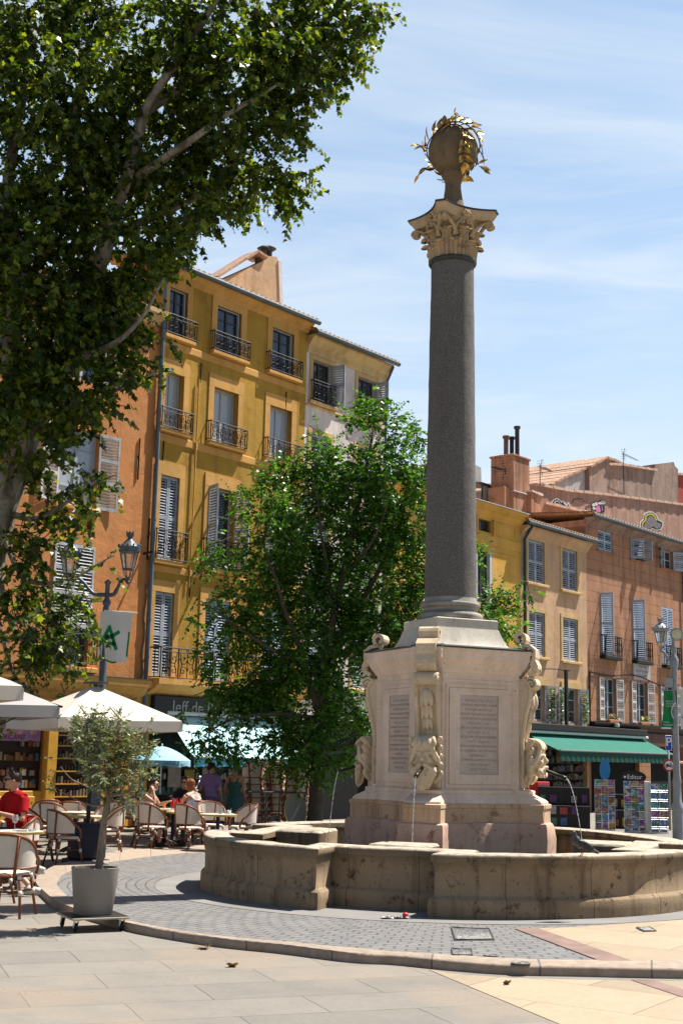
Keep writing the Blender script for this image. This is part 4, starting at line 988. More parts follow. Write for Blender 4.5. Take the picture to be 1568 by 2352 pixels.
# party wall and chimney above the roof
C2 = Bld('chimney_wall', 'ochre party wall with a sloping tiled top and chimney pots above the mustard house', 'chimney', 3.4, off=-3.0)
pts = [SZ(x, y, -3.0) for x, y in ((500, 700), (505, 645), (558, 621), (600, 602), (612, 596), (615, 588), (637, 590), (639, 640), (646, 705), (646, 740), (500, 720))]
mb = MB(); mb.prism([(x, z) for x, z in pts], .0, .45, 'xz'); C2.part('wall', mb, stucco('beige_party_wall', (.60, .40, .24), (.40, .24, .13), .5, .6))
t1, t2 = SZ(503, 643, -3.0), SZ(612, 594, -3.0); mb = MB(); mb.prism([(t1[0]-.2, t1[1]-.05), (t1[0]-.2, t1[1]+.05), (t2[0]-.5, t2[1]+.12), (t2[0]-.05, t2[1]+.06), (t2[0]-.05, t2[1]-.02), (t2[0]-.5, t2[1]+.03)], -.12, .6, 'xz'); C2.part('tile_capping', mb, M_tile)
for q, x in enumerate((603, 617, 629)):
    p = SZ(x, 596 if q == 0 else 590, -3.0); mb = MB(); mb.lathe([(.10, -.1), (.10, .22), (.12, .24), (.12, .28), (.08, .28)], 12, (p[0], .22, p[1])); po = C2.part('chimney_pot', mb, mat('dark_flue', (.07, .065, .06), .6, .3, 5, 0), smooth=40)
    if q: mb = MB(); mb.lathe([(.0, .30), (.19, .30), (.24, .34), (.12, .42), (.0, .44)], 12, (p[0], .22, p[1])); C2.part('cowl', mb, M_lead, po, 40)
mb = MB(); e0 = SZ(640, 600, -3.0); e1 = SZ(647, 700, -3.0); mb.prism([(e0[0]-.06, e0[1]), (e0[0]+.10, e0[1]), (e1[0]+.10, e1[1]-.8), (e1[0]-.05, e1[1]-.8)], -.04, .49, 'xz'); C2.part('sunlit_edge_strip', mb, M_pale2)  # pale strip painted as the sunlit end face of the wall

# ---------- pale lilac house
B = Bld('pale_house', 'narrow pale lilac house with cream cornice, half hidden by the middle tree', 'house', YE)
PE = 9.66; cols = [(5.95, 6.87), (8.17, 9.1)]; rws = [(3.9, 5.9), (6.9, 8.9), (9.75, 11.5), (12.5, 13.82)]
B.part('wall', wall_mb(YE, PE, 0, 14.3, [(a, b, c, d) for a, b in cols for c, d in rws]+[(6.0, 9.3, 0, 2.9)], .24, back=7), M_pale2)
for a, b in cols:
    for ri, (c, d) in enumerate(rws):
        window(B, a, b, c, d, 'open' if ri == 3 else 'shut', nx=2, nz=3, ang=R_(100), side='r' if ri == 3 else 'both', fm=M_framed if ri == 3 else M_frame, sm=M_shut); surround(B, a, b, c, d, .14, M_cream, .03)
        if ri == 3: railing(B, a-.12, b+.14, c, c+.62, .18, pan=.45)
mould(B, YE+.02, PE+.04, [(.02, 13.98), (.05, 14.05), (.06, 14.2), (.12, 14.26), (.24, 14.42), (.28, 14.45), (.28, 14.52)], M_cream, 'cornice')
eaves(B, YE+.08, PE+.06, 14.52, .30)
band(B, YE+.01, PE, 12.30, 12.37, .05, M_cream)
pipe(B, [(PE-.02, -.30, 14.45), (PE-.12, -.1, 13.9), (PE-.12, -.08, 0)], .045, M_gutter)
it = MB(); it.box(6.01, 9.29, .19, .23, .0, 2.9); B.part('shopfront_shade_panel', it, M_back)

# ---------- right hand yellow house
B = Bld('yellow_corner_house', 'low bright yellow house with a deep moulded cornice, right behind the column', 'house', 10.2)
YR = 17.95; hs = [(15.02, 16.02, 7.3, 9.2), (12.2, 13.2, 7.3, 9.2), (15.05, 15.98, 9.86, 10.30), (12.2, 13.1, 9.86, 10.30), (15.02, 16.02, 4.0, 5.9), (12.2, 13.2, 4.0, 5.9)]
B.part('wall', wall_mb(10.2, YR, 0, 10.75, hs, .26, back=8), M_ylw)
for a, b, c, d in hs:
    if d-c < .6:
        w_ = window(B, a, b, c, d, 'glass', nx=1, nz=1, fm=M_framed); mb = MB()
        for q in range(6): x = a+.08+(b-a-.16)*q/5; mb.tube([(x, .06, c), (x, .06, d)], .012, 5)
        B.part('window_bar', mb, M_iron, w_)
        for x in (a-.16, b+.04): mb = MB(); mb.bbox(x, x+.13, -.12, .02, c-.12, d+.05, .03); B.part('bracket', mb, M_ylw)
    else: window(B, a, b, c, d, 'glass', nx=2, nz=3, fm=M_framed); mb = MB(); mb.box(b-.13, b-.004, .0, .14, c, d-.02); mb.box(a+.004, a+.07, .0, .14, c, d-.02); B.part('folded_shutter', mb, M_shutw)
mould(B, 10.2, YR, [(.03, 10.36), (.05, 10.44), (.10, 10.48), (.20, 10.58), (.30, 10.62), (.30, 10.72), (.36, 10.76), (.36, 10.82)], M_ylw, 'cornice')
mb = MB(); mb.add([(10.2, -.39, 10.825), (YR+.05, -.39, 10.825), (YR+.05, .7, 11.0), (10.2, .7, 11.0), (10.2, -.39, 10.85), (YR+.05, -.39, 10.85), (YR+.05, .7, 11.03), (10.2, .7, 11.03)], [(0,3,2,1),(4,5,6,7),(0,1,5,4),(1,2,6,5),(2,3,7,6),(3,0,4,7)]); B.part('eaves_flashing', mb, mat('bright_zinc', (.62, .64, .66), .35, .1, 4, .05, metal=.3))
band(B, 10.2, YR, 9.42, 9.78, .05, M_ylw); band(B, 10.2, YR-.3, 9.12, 9.2, .03, M_ylw, 'moulding'); 
for x0, x1 in ((16.3, 17.6), (13.3, 14.7)):
    mb = MB()
    for a, b, c, d in ((x0, x1, 9.86, 9.90), (x0, x1, 10.26, 10.30), (x0, x0+.04, 9.9, 10.26), (x1-.04, x1, 9.9, 10.26)): mb.box(a, b, -.025, .01, c, d)
    B.part('panel_moulding', mb, M_ylw)
rf = MB(); n_ = 300
def P(i, j): x = 10.2+(YR-10.2)*i/n_; y = (.7, 6.)[j]; return (x, y, 11.03+(y-.7)*.25+.05*abs(math.sin(math.pi*x/.21))**.7)
rf.grid(P, n_+1, 2); B.part('tiled_roof', rf, M_tile)

# ---------- peach house
B = Bld('peach_house', 'plain peach house with four grey louvred shutters above the green awning', 'house', YR)
BE = 22.92; cols = [(18.5, 19.65), (21.0, 22.15)]
B.part('wall', wall_mb(YR, BE, 0, 10.45, [(a, b, c, d) for a, b in cols for c, d in ((3.3, 4.62), (5.66, 7.32), (8.4, 10.02))]+[(18.2, 22.8, 0, 2.95)], .24, back=8), M_beige)
M_vine = leafmat('ivy_leaf', (.03, .09, .015), (.06, .16, .03), (.12, .26, .05), .3)
def foliage_strip(n_, x0, x1, y0, z0, z1, size, seed, dens=1.):
    mb = MB(); r_ = random.Random(seed)
    for i in range(n_):
        p = Vector((r_.uniform(x0, x1), y0-r_.random()*.10, r_.uniform(z0, z1))); d = Vector((r_.gauss(0, 1), r_.gauss(-.6, .6), r_.gauss(0, .8))).normalized(); s_ = d.orthogonal().normalized(); L_ = size*r_.uniform(.7, 1.2)
        mb.add([p, p+d*L_*.5+s_*L_*.35, p+d*L_, p+d*L_*.5-s_*L_*.35], [(0, 1, 2, 3)])
    return mb
for ci, (a, b) in enumerate(cols):
    for c, d in ((5.66, 7.32), (8.4, 10.02)): window(B, a, b, c, d, 'shut', sm=M_shut); surround(B, a, b, c, d, .15, M_trimb, .03)
    w_ = window(B, a, b, 3.3, 4.62, 'open', nx=2, nz=3, fm=M_shutb, gm=M_glass, sm=M_shut, ang=R_(165))
    mb = MB(); mb.box(a-.2, b+.2, -.05, .02, 4.62, 4.85); B.part('window_lintel', mb, M_trimb)
    for x in (a-.45, b+.12):
        v_ = foliage_strip(150, x, x+.32, -.08, 3.35, 4.5, .11, int(x*9)); v_.tube([(x+.15, -.09, 3.2), (x+.1, -.1, 3.7), (x+.2, -.1, 4.1), (x+.15, -.09, 4.5)], .008, 4); B.part('climbing_vine', v_, M_vine)
mould(B, YR, BE, [(.02, 10.05), (.06, 10.12), (.22, 10.32), (.30, 10.38), (.30, 10.46)], M_beige, 'eaves_cove')
eaves(B, YR, BE+.1, 10.50, .32, slope=.03, depth=2.3)
pipe(B, [(YR+.35, -.35, 10.5), (YR+.12, -.12, 9.95), (YR+.12, -.10, 3.3)], .06, mat('dark_green_pipe', (.03, .06, .06), .4, .2, 3, 0))

# ---------- kiosk shop below
M_blk = mat('black_fascia', (.016, .015, .014), .5, .3, 4, .05)
sf = MB(); sf.bbox(17.8, 27.1, -.45, .05, 2.96, 3.2, .02); B.part('shop_fascia', sf, M_blk)
cs = MB(); cs.bbox(17.9, 27.3, -.40, -.05, 2.84, 2.95, .03); B.part('awning_cassette', cs, mat('pale_aluminium', (.62, .62, .60), .4, .1, 5, 0))
M_grn = mat('green_canvas', (.011, .135, .098), .8, .08, 2, .1, 60); M_grnd = mat('dark_green_valance', (.006, .06, .044), .8, .1, 2, .1, 60)
awning(B, 18.05, 27.35, 2.86, 1.55, 2.22, .36, M_grn, M_grnd, .0)
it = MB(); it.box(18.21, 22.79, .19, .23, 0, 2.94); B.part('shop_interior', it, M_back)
gd = MB(); rr = random.Random(33)
for z in (.9, 1.2, 1.5, 1.8, 2.05):
    gd.box(18.3, 22.7, .06, .18, z-.02, z, 4)
    for q in range(46): x = rr.uniform(18.3, 22.6); gd.box(x, x+rr.uniform(.06, .16), .08, .16, z, z+rr.uniform(.08, .24), rr.randrange(6))
g_ = B.part('shelved_goods', gd, [mat('kiosk_good', c, .6, .2, 8, 0) for c in ((.10, .10, .11), (.14, .03, .03), (.03, .07, .16), (.16, .14, .11), (.06, .06, .06), (.12, .09, .02))]); g_['kind'] = 'stuff'

# ---------- brown rusticated house
B = Bld('brown_house', 'brown scored stucco house with slate blue shutters and white lower shutters, far right', 'house', BE)
RE = 31.75
h4 = [(23.95, 25.15, 10.36, 11.2), (26.8, 27.9, 10.36, 11.2), (29.7, 30.9, 10.36, 11.2)]; h3 = [(24.05, 25.12, 6.1, 8.6), (26.82, 27.9, 6.1, 8.6), (29.6, 30.7, 6.1, 8.6)]; h1 = [(24.28, 25.3, 3.5, 5.2), (27.05, 28.1, 3.5, 5.2), (29.75, 30.8, 3.5, 5.2)]
B.part('wall', wall_mb(BE, RE, 0, 11.45, h4+h3+h1+[(23.1, 27.2, 0, 2.9), (28.2, 31.4, 0, 2.7)], .24, back=9), M_brown)
for i, h in enumerate(h4): window(B, *h, 'shut' if i == 0 else 'open', sm=M_shutb, nx=2, nz=2, ang=R_(150 if i == 2 else 70)); 
for h in h4: mb = MB(); mb.bbox(h[0]-.12, h[1]+.12, -.08, .02, h[2]-.08, h[2]-.002, .015); B.part('window_sill', mb, M_brown)
for i, h in enumerate(h3):
    w_ = window(B, *h, 'glass', nx=2, nz=4, fm=M_framed); a, b, c, d = h; wd = (b-a)/2
    B.part('shutter', hinge(leaf_mb(wd, d-c, a, .0, c, rails=(.5,)), a, 0, R_(-80 if i < 2 else 0)), M_shutb, w_); B.part('shutter', hinge(leaf_mb(wd, d-c, b-wd, .0, c), b, .03, R_(-22 if i < 2 else 0)), M_shutb, w_)
    if i < 2: B.part('shutter', hinge(leaf_mb(wd*.9, d-c, a+wd*.35, .05, c), a+wd*.35, .05, R_(14)), M_shutb, w_)
    railing(B, a-.08, b+.30, c, c+.78, .22, pan=.35, rad=.014); mb = MB(); mb.bbox(a-.1, b+.32, -.25, .02, c-.16, c-.01, .02); B.part('balcony_base', mb, M_blk)
for i, h in enumerate(h1):
    a, b, c, d = h; window(B, a, b, c, d, 'open', nx=2, nz=3, fm=M_shutb, sm=M_shutw, ang=R_(172), rails=(.28, .5, .76))
    mb = foliage_strip(140, a+.1, b-.1, -.02, c+.02, c+.26, .08, 40+i); bo_ = B.part('window_box_plants', mb, M_vine); mb = MB(); mb.bbox(a+.1, b-.1, -.16, .02, c-.12, c+.05, .02); B.part('window_box', mb, mat('terracotta', (.40, .17, .08), .8, .2, 5, .1))
    fl = foliage_strip(40, a+.15, b-.15, -.04, c+.12, c+.30, .06, 60+i); fo_ = B.part('flowers', fl, mat('red_petal' if i == 0 else 'yellow_petal', (.45, .03, .03) if i == 0 else (.60, .38, .02), .7, .2, 9, 0), bo_); fo_['kind'] = 'stuff'
mould(B, BE, RE+.1, [(.02, 11.25), (.04, 11.35), (.25, 11.5), (.32, 11.54)], M_gable, 'eaves_cove'); eaves(B, BE+.05, RE+.1, 11.56, .32, pitch=.26, slope=.08)
mb = MB(); pts = [(BE+.08, -.05, 5.35)]+[(BE+.08+.9*i, -.05, 5.42-.12*math.sin(i*1.1)-.02*i) for i in range(1, 10)]; mb.tube(pts, .03, 6); mb.tube([(BE+.08, -.05, 5.35), (BE+.06, -.05, 3.4)], .03, 6); B.part('cable', mb, M_blk)
mb = MB(); mb.bbox(26.75, 28.3, -.05, .02, 5.28, 6.02, .01); pl = B.part('memorial_plaque', mb, mat('grey_marble_plaque', (.42, .40, .40), .5, .15, 5, .05)); tm = MB()
for i, ln in enumerate(('ICI SONT NEES', 'EN CETTE MAISON', 'ET Y VECURENT')): tm.join(text_mb(ln, .13, .002), Matrix.Translation((27.52, -.052, 5.84-.19*i)) @ Matrix.Rotation(math.pi/2, 4, 'X'))
B.part('plaque_lettering', tm, mat('faded_letter', (.22, .20, .20), .7, .1, 5, 0), pl)
mould(B, 23.0, RE, [(.05, 3.12), (.10, 3.2), (.22, 3.3), (.26, 3.36), (.26, 3.42)], M_blk, 'shop_ledge')
sf = MB(); sf.bbox(27.4, RE-.1, -.12, .05, 2.55, 3.1, .03); B.part('brown_fascia', sf, mat('brown_wood_fascia', (.10, .05, .035), .6, .3, 3, .1))
it = MB(); it.box(23.11, 27.19, .19, .23, 0, 2.9); it.box(28.21, 31.39, .19, .23, 0, 2.7); B.part('shopfront_shade_panel', it, M_back)
al = MB(); al.lathe([(.0, .10), (.09, .09), (.12, .0), (.10, -.06), (0, -.06)], 14, (24.6, -.35, 3.30)); B.part('bulkhead_lamp', al, mat('white_enamel', (.6, .6, .58), .4, .1, 5, 0), smooth=40)
pipe(B, [(RE+.02, -.30, 11.5), (RE-.08, -.1, 11.0), (RE-.08, -.08, 0)], .05, M_gutter)
mb = MB(); mb.bbox(28.6, 30.5, -1.0, -.1, 1.86, 1.98, .03); B.part('pink_canopy', mb, mat('salmon_canvas', (.55, .22, .17), .8, .1, 3, 0))
# sliver of a grey house at the edge
B = Bld('grey_house', 'sliver of a grey house with slate blue shutters at the right edge', 'house', RE+.12)
B.part('wall', wall_mb(RE+.12, 37., 0, 11.2, [(32.3, 33.3, 6.2, 8.6), (32.3, 33.3, 9.6, 10.7), (32.3, 33.3, 3.2, 5.2)], .24, back=8), M_tower)
for c, d in ((6.2, 8.6), (9.6, 10.7), (3.2, 5.2)): window(B, 32.3, 33.3, c, d, 'shut', sm=M_shutb)
eaves(B, RE+.15, 37, 11.22, .3, slope=.08)

# ---------- buildings behind the roofs
def backwall(name, label, cat, off, px, m, thick=.6, mats=None):
    P = [SZ(x, y, off) for x, y in px]; s0 = min(p[0] for p in P); b = Bld(name, label, cat, s0, off=off); zb = 0
    P = P+[(P[-1][0], zb), (P[0][0], zb)]; mb = MB(); mb.prism(P[::-1] if False else P, 0, thick, 'xz'); b.part('wall', mb, m); b.pts = P; return b
def capping(b, off, px, m, h=.09, over=.12, thick=.6, seg=.5, name='tile_capping'):
    mb = MB(); P = [Vector((*SZ(x, y, off), 0)) for x, y in px]; P = resamp(P, max(3, int(sum((q-p).length for p, q in zip(P, P[1:]))/seg)))
    for i, (p, q) in enumerate(zip(P, P[1:])):
        e = (i % 2)*.02
        mb.prism([(p.x, p.y-.02), (q.x+.01, q.y-.02), (q.x+.01, q.y+h+e), (p.x, p.y+h+e)], -over-e, thick+over, 'xz')
    return b.part(name, mb, m)
M_capt = mat('pink_clay_capping', (.56, .40, .31), .85, .25, 6, .2, 30)
bx = backwall('graffiti_house', 'long weathered pink house with painted graffiti and a clay tile capping behind the right roofs', 'house', -7., [(1228, 1114), (1300, 1128), (1400, 1139), (1500, 1152), (1572, 1162), (1640, 1170)], M_brickw, 5.)
capping(bx, -7., [(1228, 1114), (1300, 1128), (1400, 1139), (1500, 1152), (1572, 1162), (1640, 1170)], M_capt, .10, .12, 5.)
def flat(b, off, px, m, name, proud, parent=None):
    mb = MB(); P = [SZ(x, y, off) for x, y in px]; mb.prism(P, -proud, .01, 'xz'); return b.part(name, mb, m, parent)
M_gb, M_gw, M_gp, M_gg, M_gy = [mat(n_, c, .8, .15, 5, 0) for n_, c in (('black_spray', (.015, .015, .018)), ('white_spray', (.55, .53, .52)), ('pink_spray', (.55, .18, .36)), ('grey_spray', (.17, .15, .16)), ('yellow_spray', (.50, .40, .04)))]
f_ = lambda x, y: (1263.2+x*.19445, 976.2+y*.19445)
def blob(cx, cy, rx, ry, a0=0, a1=360, n_=18): return [f_(cx+rx*math.cos(R_(a0+(a1-a0)*i/n_)), cy-ry*math.sin(R_(a0+(a1-a0)*i/n_))) for i in range(n_)]
P1 = [f_(x, y) for x, y in ((5, 990), (0, 930), (30, 880), (70, 862), (110, 885), (130, 905), (140, 880), (165, 920), (190, 945), (218, 910), (222, 990))]; P2 = [f_(x, y) for x, y in ((14, 985), (10, 930), (36, 890), (70, 874), (104, 895), (126, 920), (138, 900), (158, 935), (190, 960), (210, 930), (212, 985))]
o1 = flat(bx, -7., P1, M_gw, 'graffiti', .02); flat(bx, -7., P2, M_gb, 'graffiti_fill', .026, o1); flat(bx, -7., blob(70, 930, 34, 36), M_gw, 'graffiti_line', .031, o1); flat(bx, -7., blob(72, 932, 27, 29), M_gb, 'graffiti_fill', .036, o1)
o1 = flat(bx, -7., blob(575, 985, 62, 58), M_gb, 'graffiti', .02); flat(bx, -7., blob(572, 985, 50, 46), M_gp, 'graffiti_fill', .026, o1)
for q in (590, 618): flat(bx, -7., [f_(q-12, 950), f_(q+4, 945), f_(q+16, 1020), f_(q, 1035)], M_gb, 'graffiti_line', .031, o1)
for cx, cy, rx, ry in ((610, 915, 44, 30), (580, 925, 36, 18), (500, 945, 22, 26), (530, 935, 26, 28), (505, 985, 22, 20)): o2 = flat(bx, -7., blob(cx, cy, rx, ry), M_gb, 'graffiti_line', .034+.001*(cx % 7), o1); flat(bx, -7., blob(cx, cy, rx*.8, ry*.8), M_gw, 'graffiti_fill', .042+.001*(cx % 7), o1)
o1 = flat(bx, -7., [f_(x, y) for x, y in ((1050, 1215), (1055, 1150), (1090, 1110), (1095, 1060), (1140, 1025), (1200, 1022), (1250, 1060), (1275, 1120), (1325, 1145), (1325, 1190), (1300, 1240), (1240, 1245), (1195, 1225), (1150, 1250), (1080, 1240))], M_gw, 'graffiti', .02)
flat(bx, -7., [f_(x, y) for x, y in ((1062, 1210), (1066, 1152), (1100, 1112), (1105, 1065), (1145, 1037), (1198, 1034), (1242, 1068), (1264, 1125), (1314, 1152), (1314, 1188), (1292, 1230), (1240, 1234), (1196, 1214), (1150, 1238), (1086, 1228))], M_gb, 'graffiti_fill', .026, o1)
flat(bx, -7., [f_(x, y) for x, y in ((1072, 1205), (1076, 1155), (1110, 1115), (1113, 1070), (1150, 1046), (1196, 1044), (1232, 1072), (1256, 1130), (1240, 1128), (1220, 1085), (1190, 1064), (1150, 1066), (1128, 1085), (1126, 1120), (1090, 1165), (1086, 1205))], M_gy, 'graffiti_line', .031, o1)
flat(bx, -7., [f_(x, y) for x, y in ((1095, 1205), (1110, 1160), (1135, 1110), (1160, 1076), (1200, 1076), (1225, 1110), (1250, 1150), (1300, 1170), (1285, 1222), (1240, 1226), (1206, 1195), (1180, 1215), (1120, 1225))], M_gg, 'graffiti_fill', .036, o1)
for a_ in ((270, 900, 70, 26), (400, 985, 45, 45)):
    mb = MB(); P = [SZ(*f_(a_[0]+60+a_[2]*math.cos(t_*.5), a_[1]+a_[3]*math.sin(t_*.5)), -7.) for t_ in range(12)]; mb.tube([(x, -.01, z) for x, z in P], .035, 5); bx.part('sprayed_scrawl', mb, mat('brown_spray', (.18, .09, .08), .8, .2, 9, 0))
b2 = backwall('gable_house', 'grey brown gabled house with crumbling render behind the graffiti wall', 'house', -13., [(1352, 1075), (1391, 1053), (1430, 1070), (1470, 1078), (1502, 1083), (1504, 1066), (1546, 1061), (1549, 1070), (1556, 1078), (1556, 1150)], M_gable, 6.)
capping(b2, -13., [(1352, 1074), (1391, 1052)], M_tile, .12, .15, 6.); capping(b2, -13., [(1391, 1053), (1430, 1069)], M_tile, .12, .15, 6.); capping(b2, -13., [(1393, 1068), (1430, 1070), (1470, 1077), (1502, 1082)], M_capt, .12, .2, 6.)
b3 = backwall('grey_gable', 'grey rendered sloping gable end left of the crumbling gabled house', 'house', -13.3, [(1262, 1116), (1300, 1096), (1352, 1074), (1354, 1120)], M_gableg, 6.); capping(b3, -13.3, [(1262, 1115), (1300, 1095), (1352, 1073)], M_tile, .10, .15, 6.)
b4 = backwall('red_house', 'deep red house wall at the right edge above the roofs', 'house', -13.8, [(1546, 1090), (1620, 1098), (1640, 1180)], M_redw, 5.); capping(b4, -13.8, [(1546, 1090), (1620, 1098)], M_capt, .12, .2, 5.)
b5 = backwall('grey_tower', 'pale grey rendered tower peeking out beside the column', 'tower', -22., [(1040, 1056), (1072, 1058), (1104, 1074), (1106, 1140)], M_tower, 5.)
b6 = backwall('orange_parapet', 'burnt orange stained wall with clay capping stepping down to the brown roof', 'wall', -2.6, [(1219, 1130), (1243, 1140), (1249, 1158), (1284, 1166), (1336, 1177), (1350, 1182), (1352, 1240)], M_orr, .5)
capping(b6, -2.6, [(1249, 1157), (1284, 1165), (1336, 1176), (1350, 1181)], M_capt, .08, .1, .5); capping(b6, -2.6, [(1219, 1128), (1243, 1139)], M_pale2, .05, .06, .5)
b7 = Bld('chimney_stack', 'tall burnt orange chimney stack with three flues and grey metal straps', 'chimney', SZ(1178, 1150, -2.8)[0], off=-2.8)
c0, c1 = SZ(1178, 1150, -2.8), SZ(1228, 1150, -2.8); zt = SZ(1200, 1054, -2.8)[1]; cw = c1[0]-c0[0]
mb = MB(); mb.bbox(c0[0], c1[0]-cw*.25, .0, 1.1, 6, zt, .02); mb.bbox(c0[0]-.45, c0[0]+.0, .15, .95, 6, zt-1.35, .02); mb.bbox(c0[0]-.05, c1[0]-cw*.25+.05, -.05, 1.15, zt, zt+.09, .02); b7.part('stack', mb, M_orr)
for q, (dx, h, r) in enumerate(((.22, .75, .10), (.62, .80, .09), (1.0, 1.35, .095))): mb = MB(); mb.lathe([(r, 0), (r, h), (r*1.5, h+.02), (r*1.5, h+.12), (r*.8, h+.12)], 12, (c0[0]+dx*cw*.75/1.15, .5, zt+.08)); b7.part('flue', mb, mat('rusty_flue', ((.14, .08, .05), (.02, .02, .02), (.06, .05, .05))[q], .6, .3, 6, 0), smooth=40)
for z in (zt-1.5, zt-2.35): mb = MB(); mb.tube([(c0[0]-.02, 1.1, z), (c0[0]-.02, -.03, z), (c1[0]-cw*.25+.02, -.03, z+.02), (c1[0]-cw*.25+.02, 1.1, z)], .035, 6); b7.part('metal_strap', mb, mat('strap_metal', (.4, .4, .42), .5, .1, 5, 0))
b8 = Bld('roof_greenhouse', 'glazed rooftop veranda with a black frame beside the chimney stack', 'veranda', SZ(1108, 1140, -4.)[0], off=-4.)
g0, g1 = SZ(1108, 1145, -4.), SZ(1164, 1128, -4.); zt2 = SZ(1140, 1124, -4.)[1]; zb2 = zt2-1.25
mb = MB()
for q in range(4): x = g0[0]+(g1[0]-g0[0])*q/3; mb.box(x-.03, x+.03, 0, .06, zb2, zt2)
mb.box(g0[0]-.2, g1[0]+.1, -.1, .06, zt2, zt2+.07); mb.box(g0[0]-.2, g1[0]+.1, 0, .06, zb2-2.5, zb2); b8.part('frame', mb, M_framed)
mb = MB(); mb.box(g0[0], g1[0], .02, .035, zb2, zt2); b8.part('glazing', mb, glassm('greenhouse_glass', (.45, .52, .50), .1, .15)); mb = MB(); mb.add([(g0[0]-.2, -.1, zt2+.08), (g1[0]+.1, -.1, zt2+.08), (g1[0]+.1, 2.2, zt2+.5), (g0[0]-.2, 2.2, zt2+.5)], [(0, 1, 2, 3)]); b8.part('roof_sheet', mb, M_gutter)
# aerials
def aerial(px, py_top, py_bot, off, L, label, flip=1, panel=False):
    s_, zt = SZ(px, py_top, off); zb = SZ(px, py_bot, off)[1]; b = Bld('tv_aerial', label, 'aerial', s_, off=off); b.e.location.z = PZ+zb
    mb = MB(); mb.tube([(s_, 0, 0), (s_, 0, zt-zb)], .022, 6); b.part('mast', mb, M_iron); z = zt-zb-.12; mb = MB(); mb.tube([(s_-.15*flip, 0, z), (s_+L*flip, 0, z-.03*L)], .015, 5)
    for q in range(11): x = s_+(.25+(L-.3)*q/10)*flip; zz_ = z-.03*abs(x-s_); mb.tube([(x, -.16+.006*q, zz_), (x, .16-.006*q, zz_)], .008, 4)
    for sg in (-1, 1):
        for q in range(3): mb.tube([(s_+.05*flip, -.2, z+sg*(.05+.12*q)), (s_+.05*flip, .2, z+sg*(.05+.12*q))], .008, 4)
        mb.tube([(s_+.1*flip, 0, z), (s_+.2*flip, 0, z+sg*.42)], .012, 4)
    b.part('boom', mb, M_iron)
aerial(1430, 1038, 1140, -12.5, 2.0, 'tall TV aerial on a mast in front of the crumbling gable'); aerial(1239, 1066, 1116, -6.7, 1.1, 'small TV aerial right of the chimney stack'); aerial(1160, 1074, 1090, -2.6, 1.0, 'bent TV aerial fixed to the left of the chimney stack', -1)
# bare pole and sagging cable in front of the peach house
bp = Bld('cable_post', 'thin black cable post standing on the kiosk roof before the peach house', 'post', SZ(1300, 1650, .4)[0], off=.4); s_ = bp.s0; bp.e.location.z = PZ+3.2
z_t = SZ(1300, 1541, .4)[1]-3.2; mb = MB(); mb.box(s_-.06, s_+.06, -.05, .05, 0, z_t); mb.box(s_-.1, s_+.25, -.05, .05, z_t, z_t+.04); bp.part('mast', mb, M_blk)
mb = MB(); mb.tube([(s_, 0, z_t)]+[(s_-.4*i, .0, z_t-.03*i+.09*math.sin(i*.5)) for i in range(1, 14)], .018, 5); mb.tube([(s_+.06, 0, z_t-1), (s_+.15, -.02, .6), (s_+.5, -.02, .15), (s_+.8, 0, .0)], .02, 5); bp.part('cable', mb, M_blk)
# ------------------------------------------------------------------ trees
def np_leaves(name, P, D, Nn, L, W, tmpl, m, parent, fold=.0, curl=.15):
    """one polygon per leaf; P base, D axis, Nn normal, L length, W width factor"""
    D = D/np.linalg.norm(D, axis=1, keepdims=True); S = np.cross(D, Nn); S /= np.linalg.norm(S, axis=1, keepdims=True)+1e-9; Nn = np.cross(S, D)
    t = np.array(tmpl); K = len(t); N = len(P)
    V = P[:, None, :]+D[:, None, :]*(t[None, :, 0, None]*L[:, None, None])+S[:, None, :]*(t[None, :, 1, None]*(L*W)[:, None, None])+Nn[:, None, :]*((np.abs(t[None, :, 1, None])*fold-curl*t[None, :, 0, None]**2)*L[:, None, None])
    me = bpy.data.meshes.new(name); me.vertices.add(N*K); me.vertices.foreach_set('co', V.reshape(-1).astype(np.float32)); me.loops.add(N*K); me.loops.foreach_set('vertex_index', np.arange(N*K, dtype=np.int32))
    me.polygons.add(N); me.polygons.foreach_set('loop_start', np.arange(0, N*K, K, dtype=np.int32)); me.update(calc_edges=True); me.materials.append(m)
    o = bpy.data.objects.new(name, me); COL.objects.link(o); o.parent = parent; return o
T_PLANE = [(0, 0), (.02, .16), (-.08, .42), (.16, .36), (.30, .56), (.42, .30), (.56, .30), (.66, .12), (1, 0), (.66, -.12), (.56, -.30), (.42, -.30), (.30, -.56), (.16, -.36), (-.08, -.42), (.02, -.16)]
T_OVAL = [(0, 0), (.16, .20), (.42, .29), (.72, .19), (1, 0), (.72, -.19), (.42, -.29), (.16, -.20)]
T_OLIVE = [(0, 0), (.3, .11), (.7, .1), (1, 0), (.7, -.1), (.3, -.11)]
def rnd(n_): v_ = rng.normal(size=(n_, 3)); return v_/np.linalg.norm(v_, axis=1, keepdims=True)
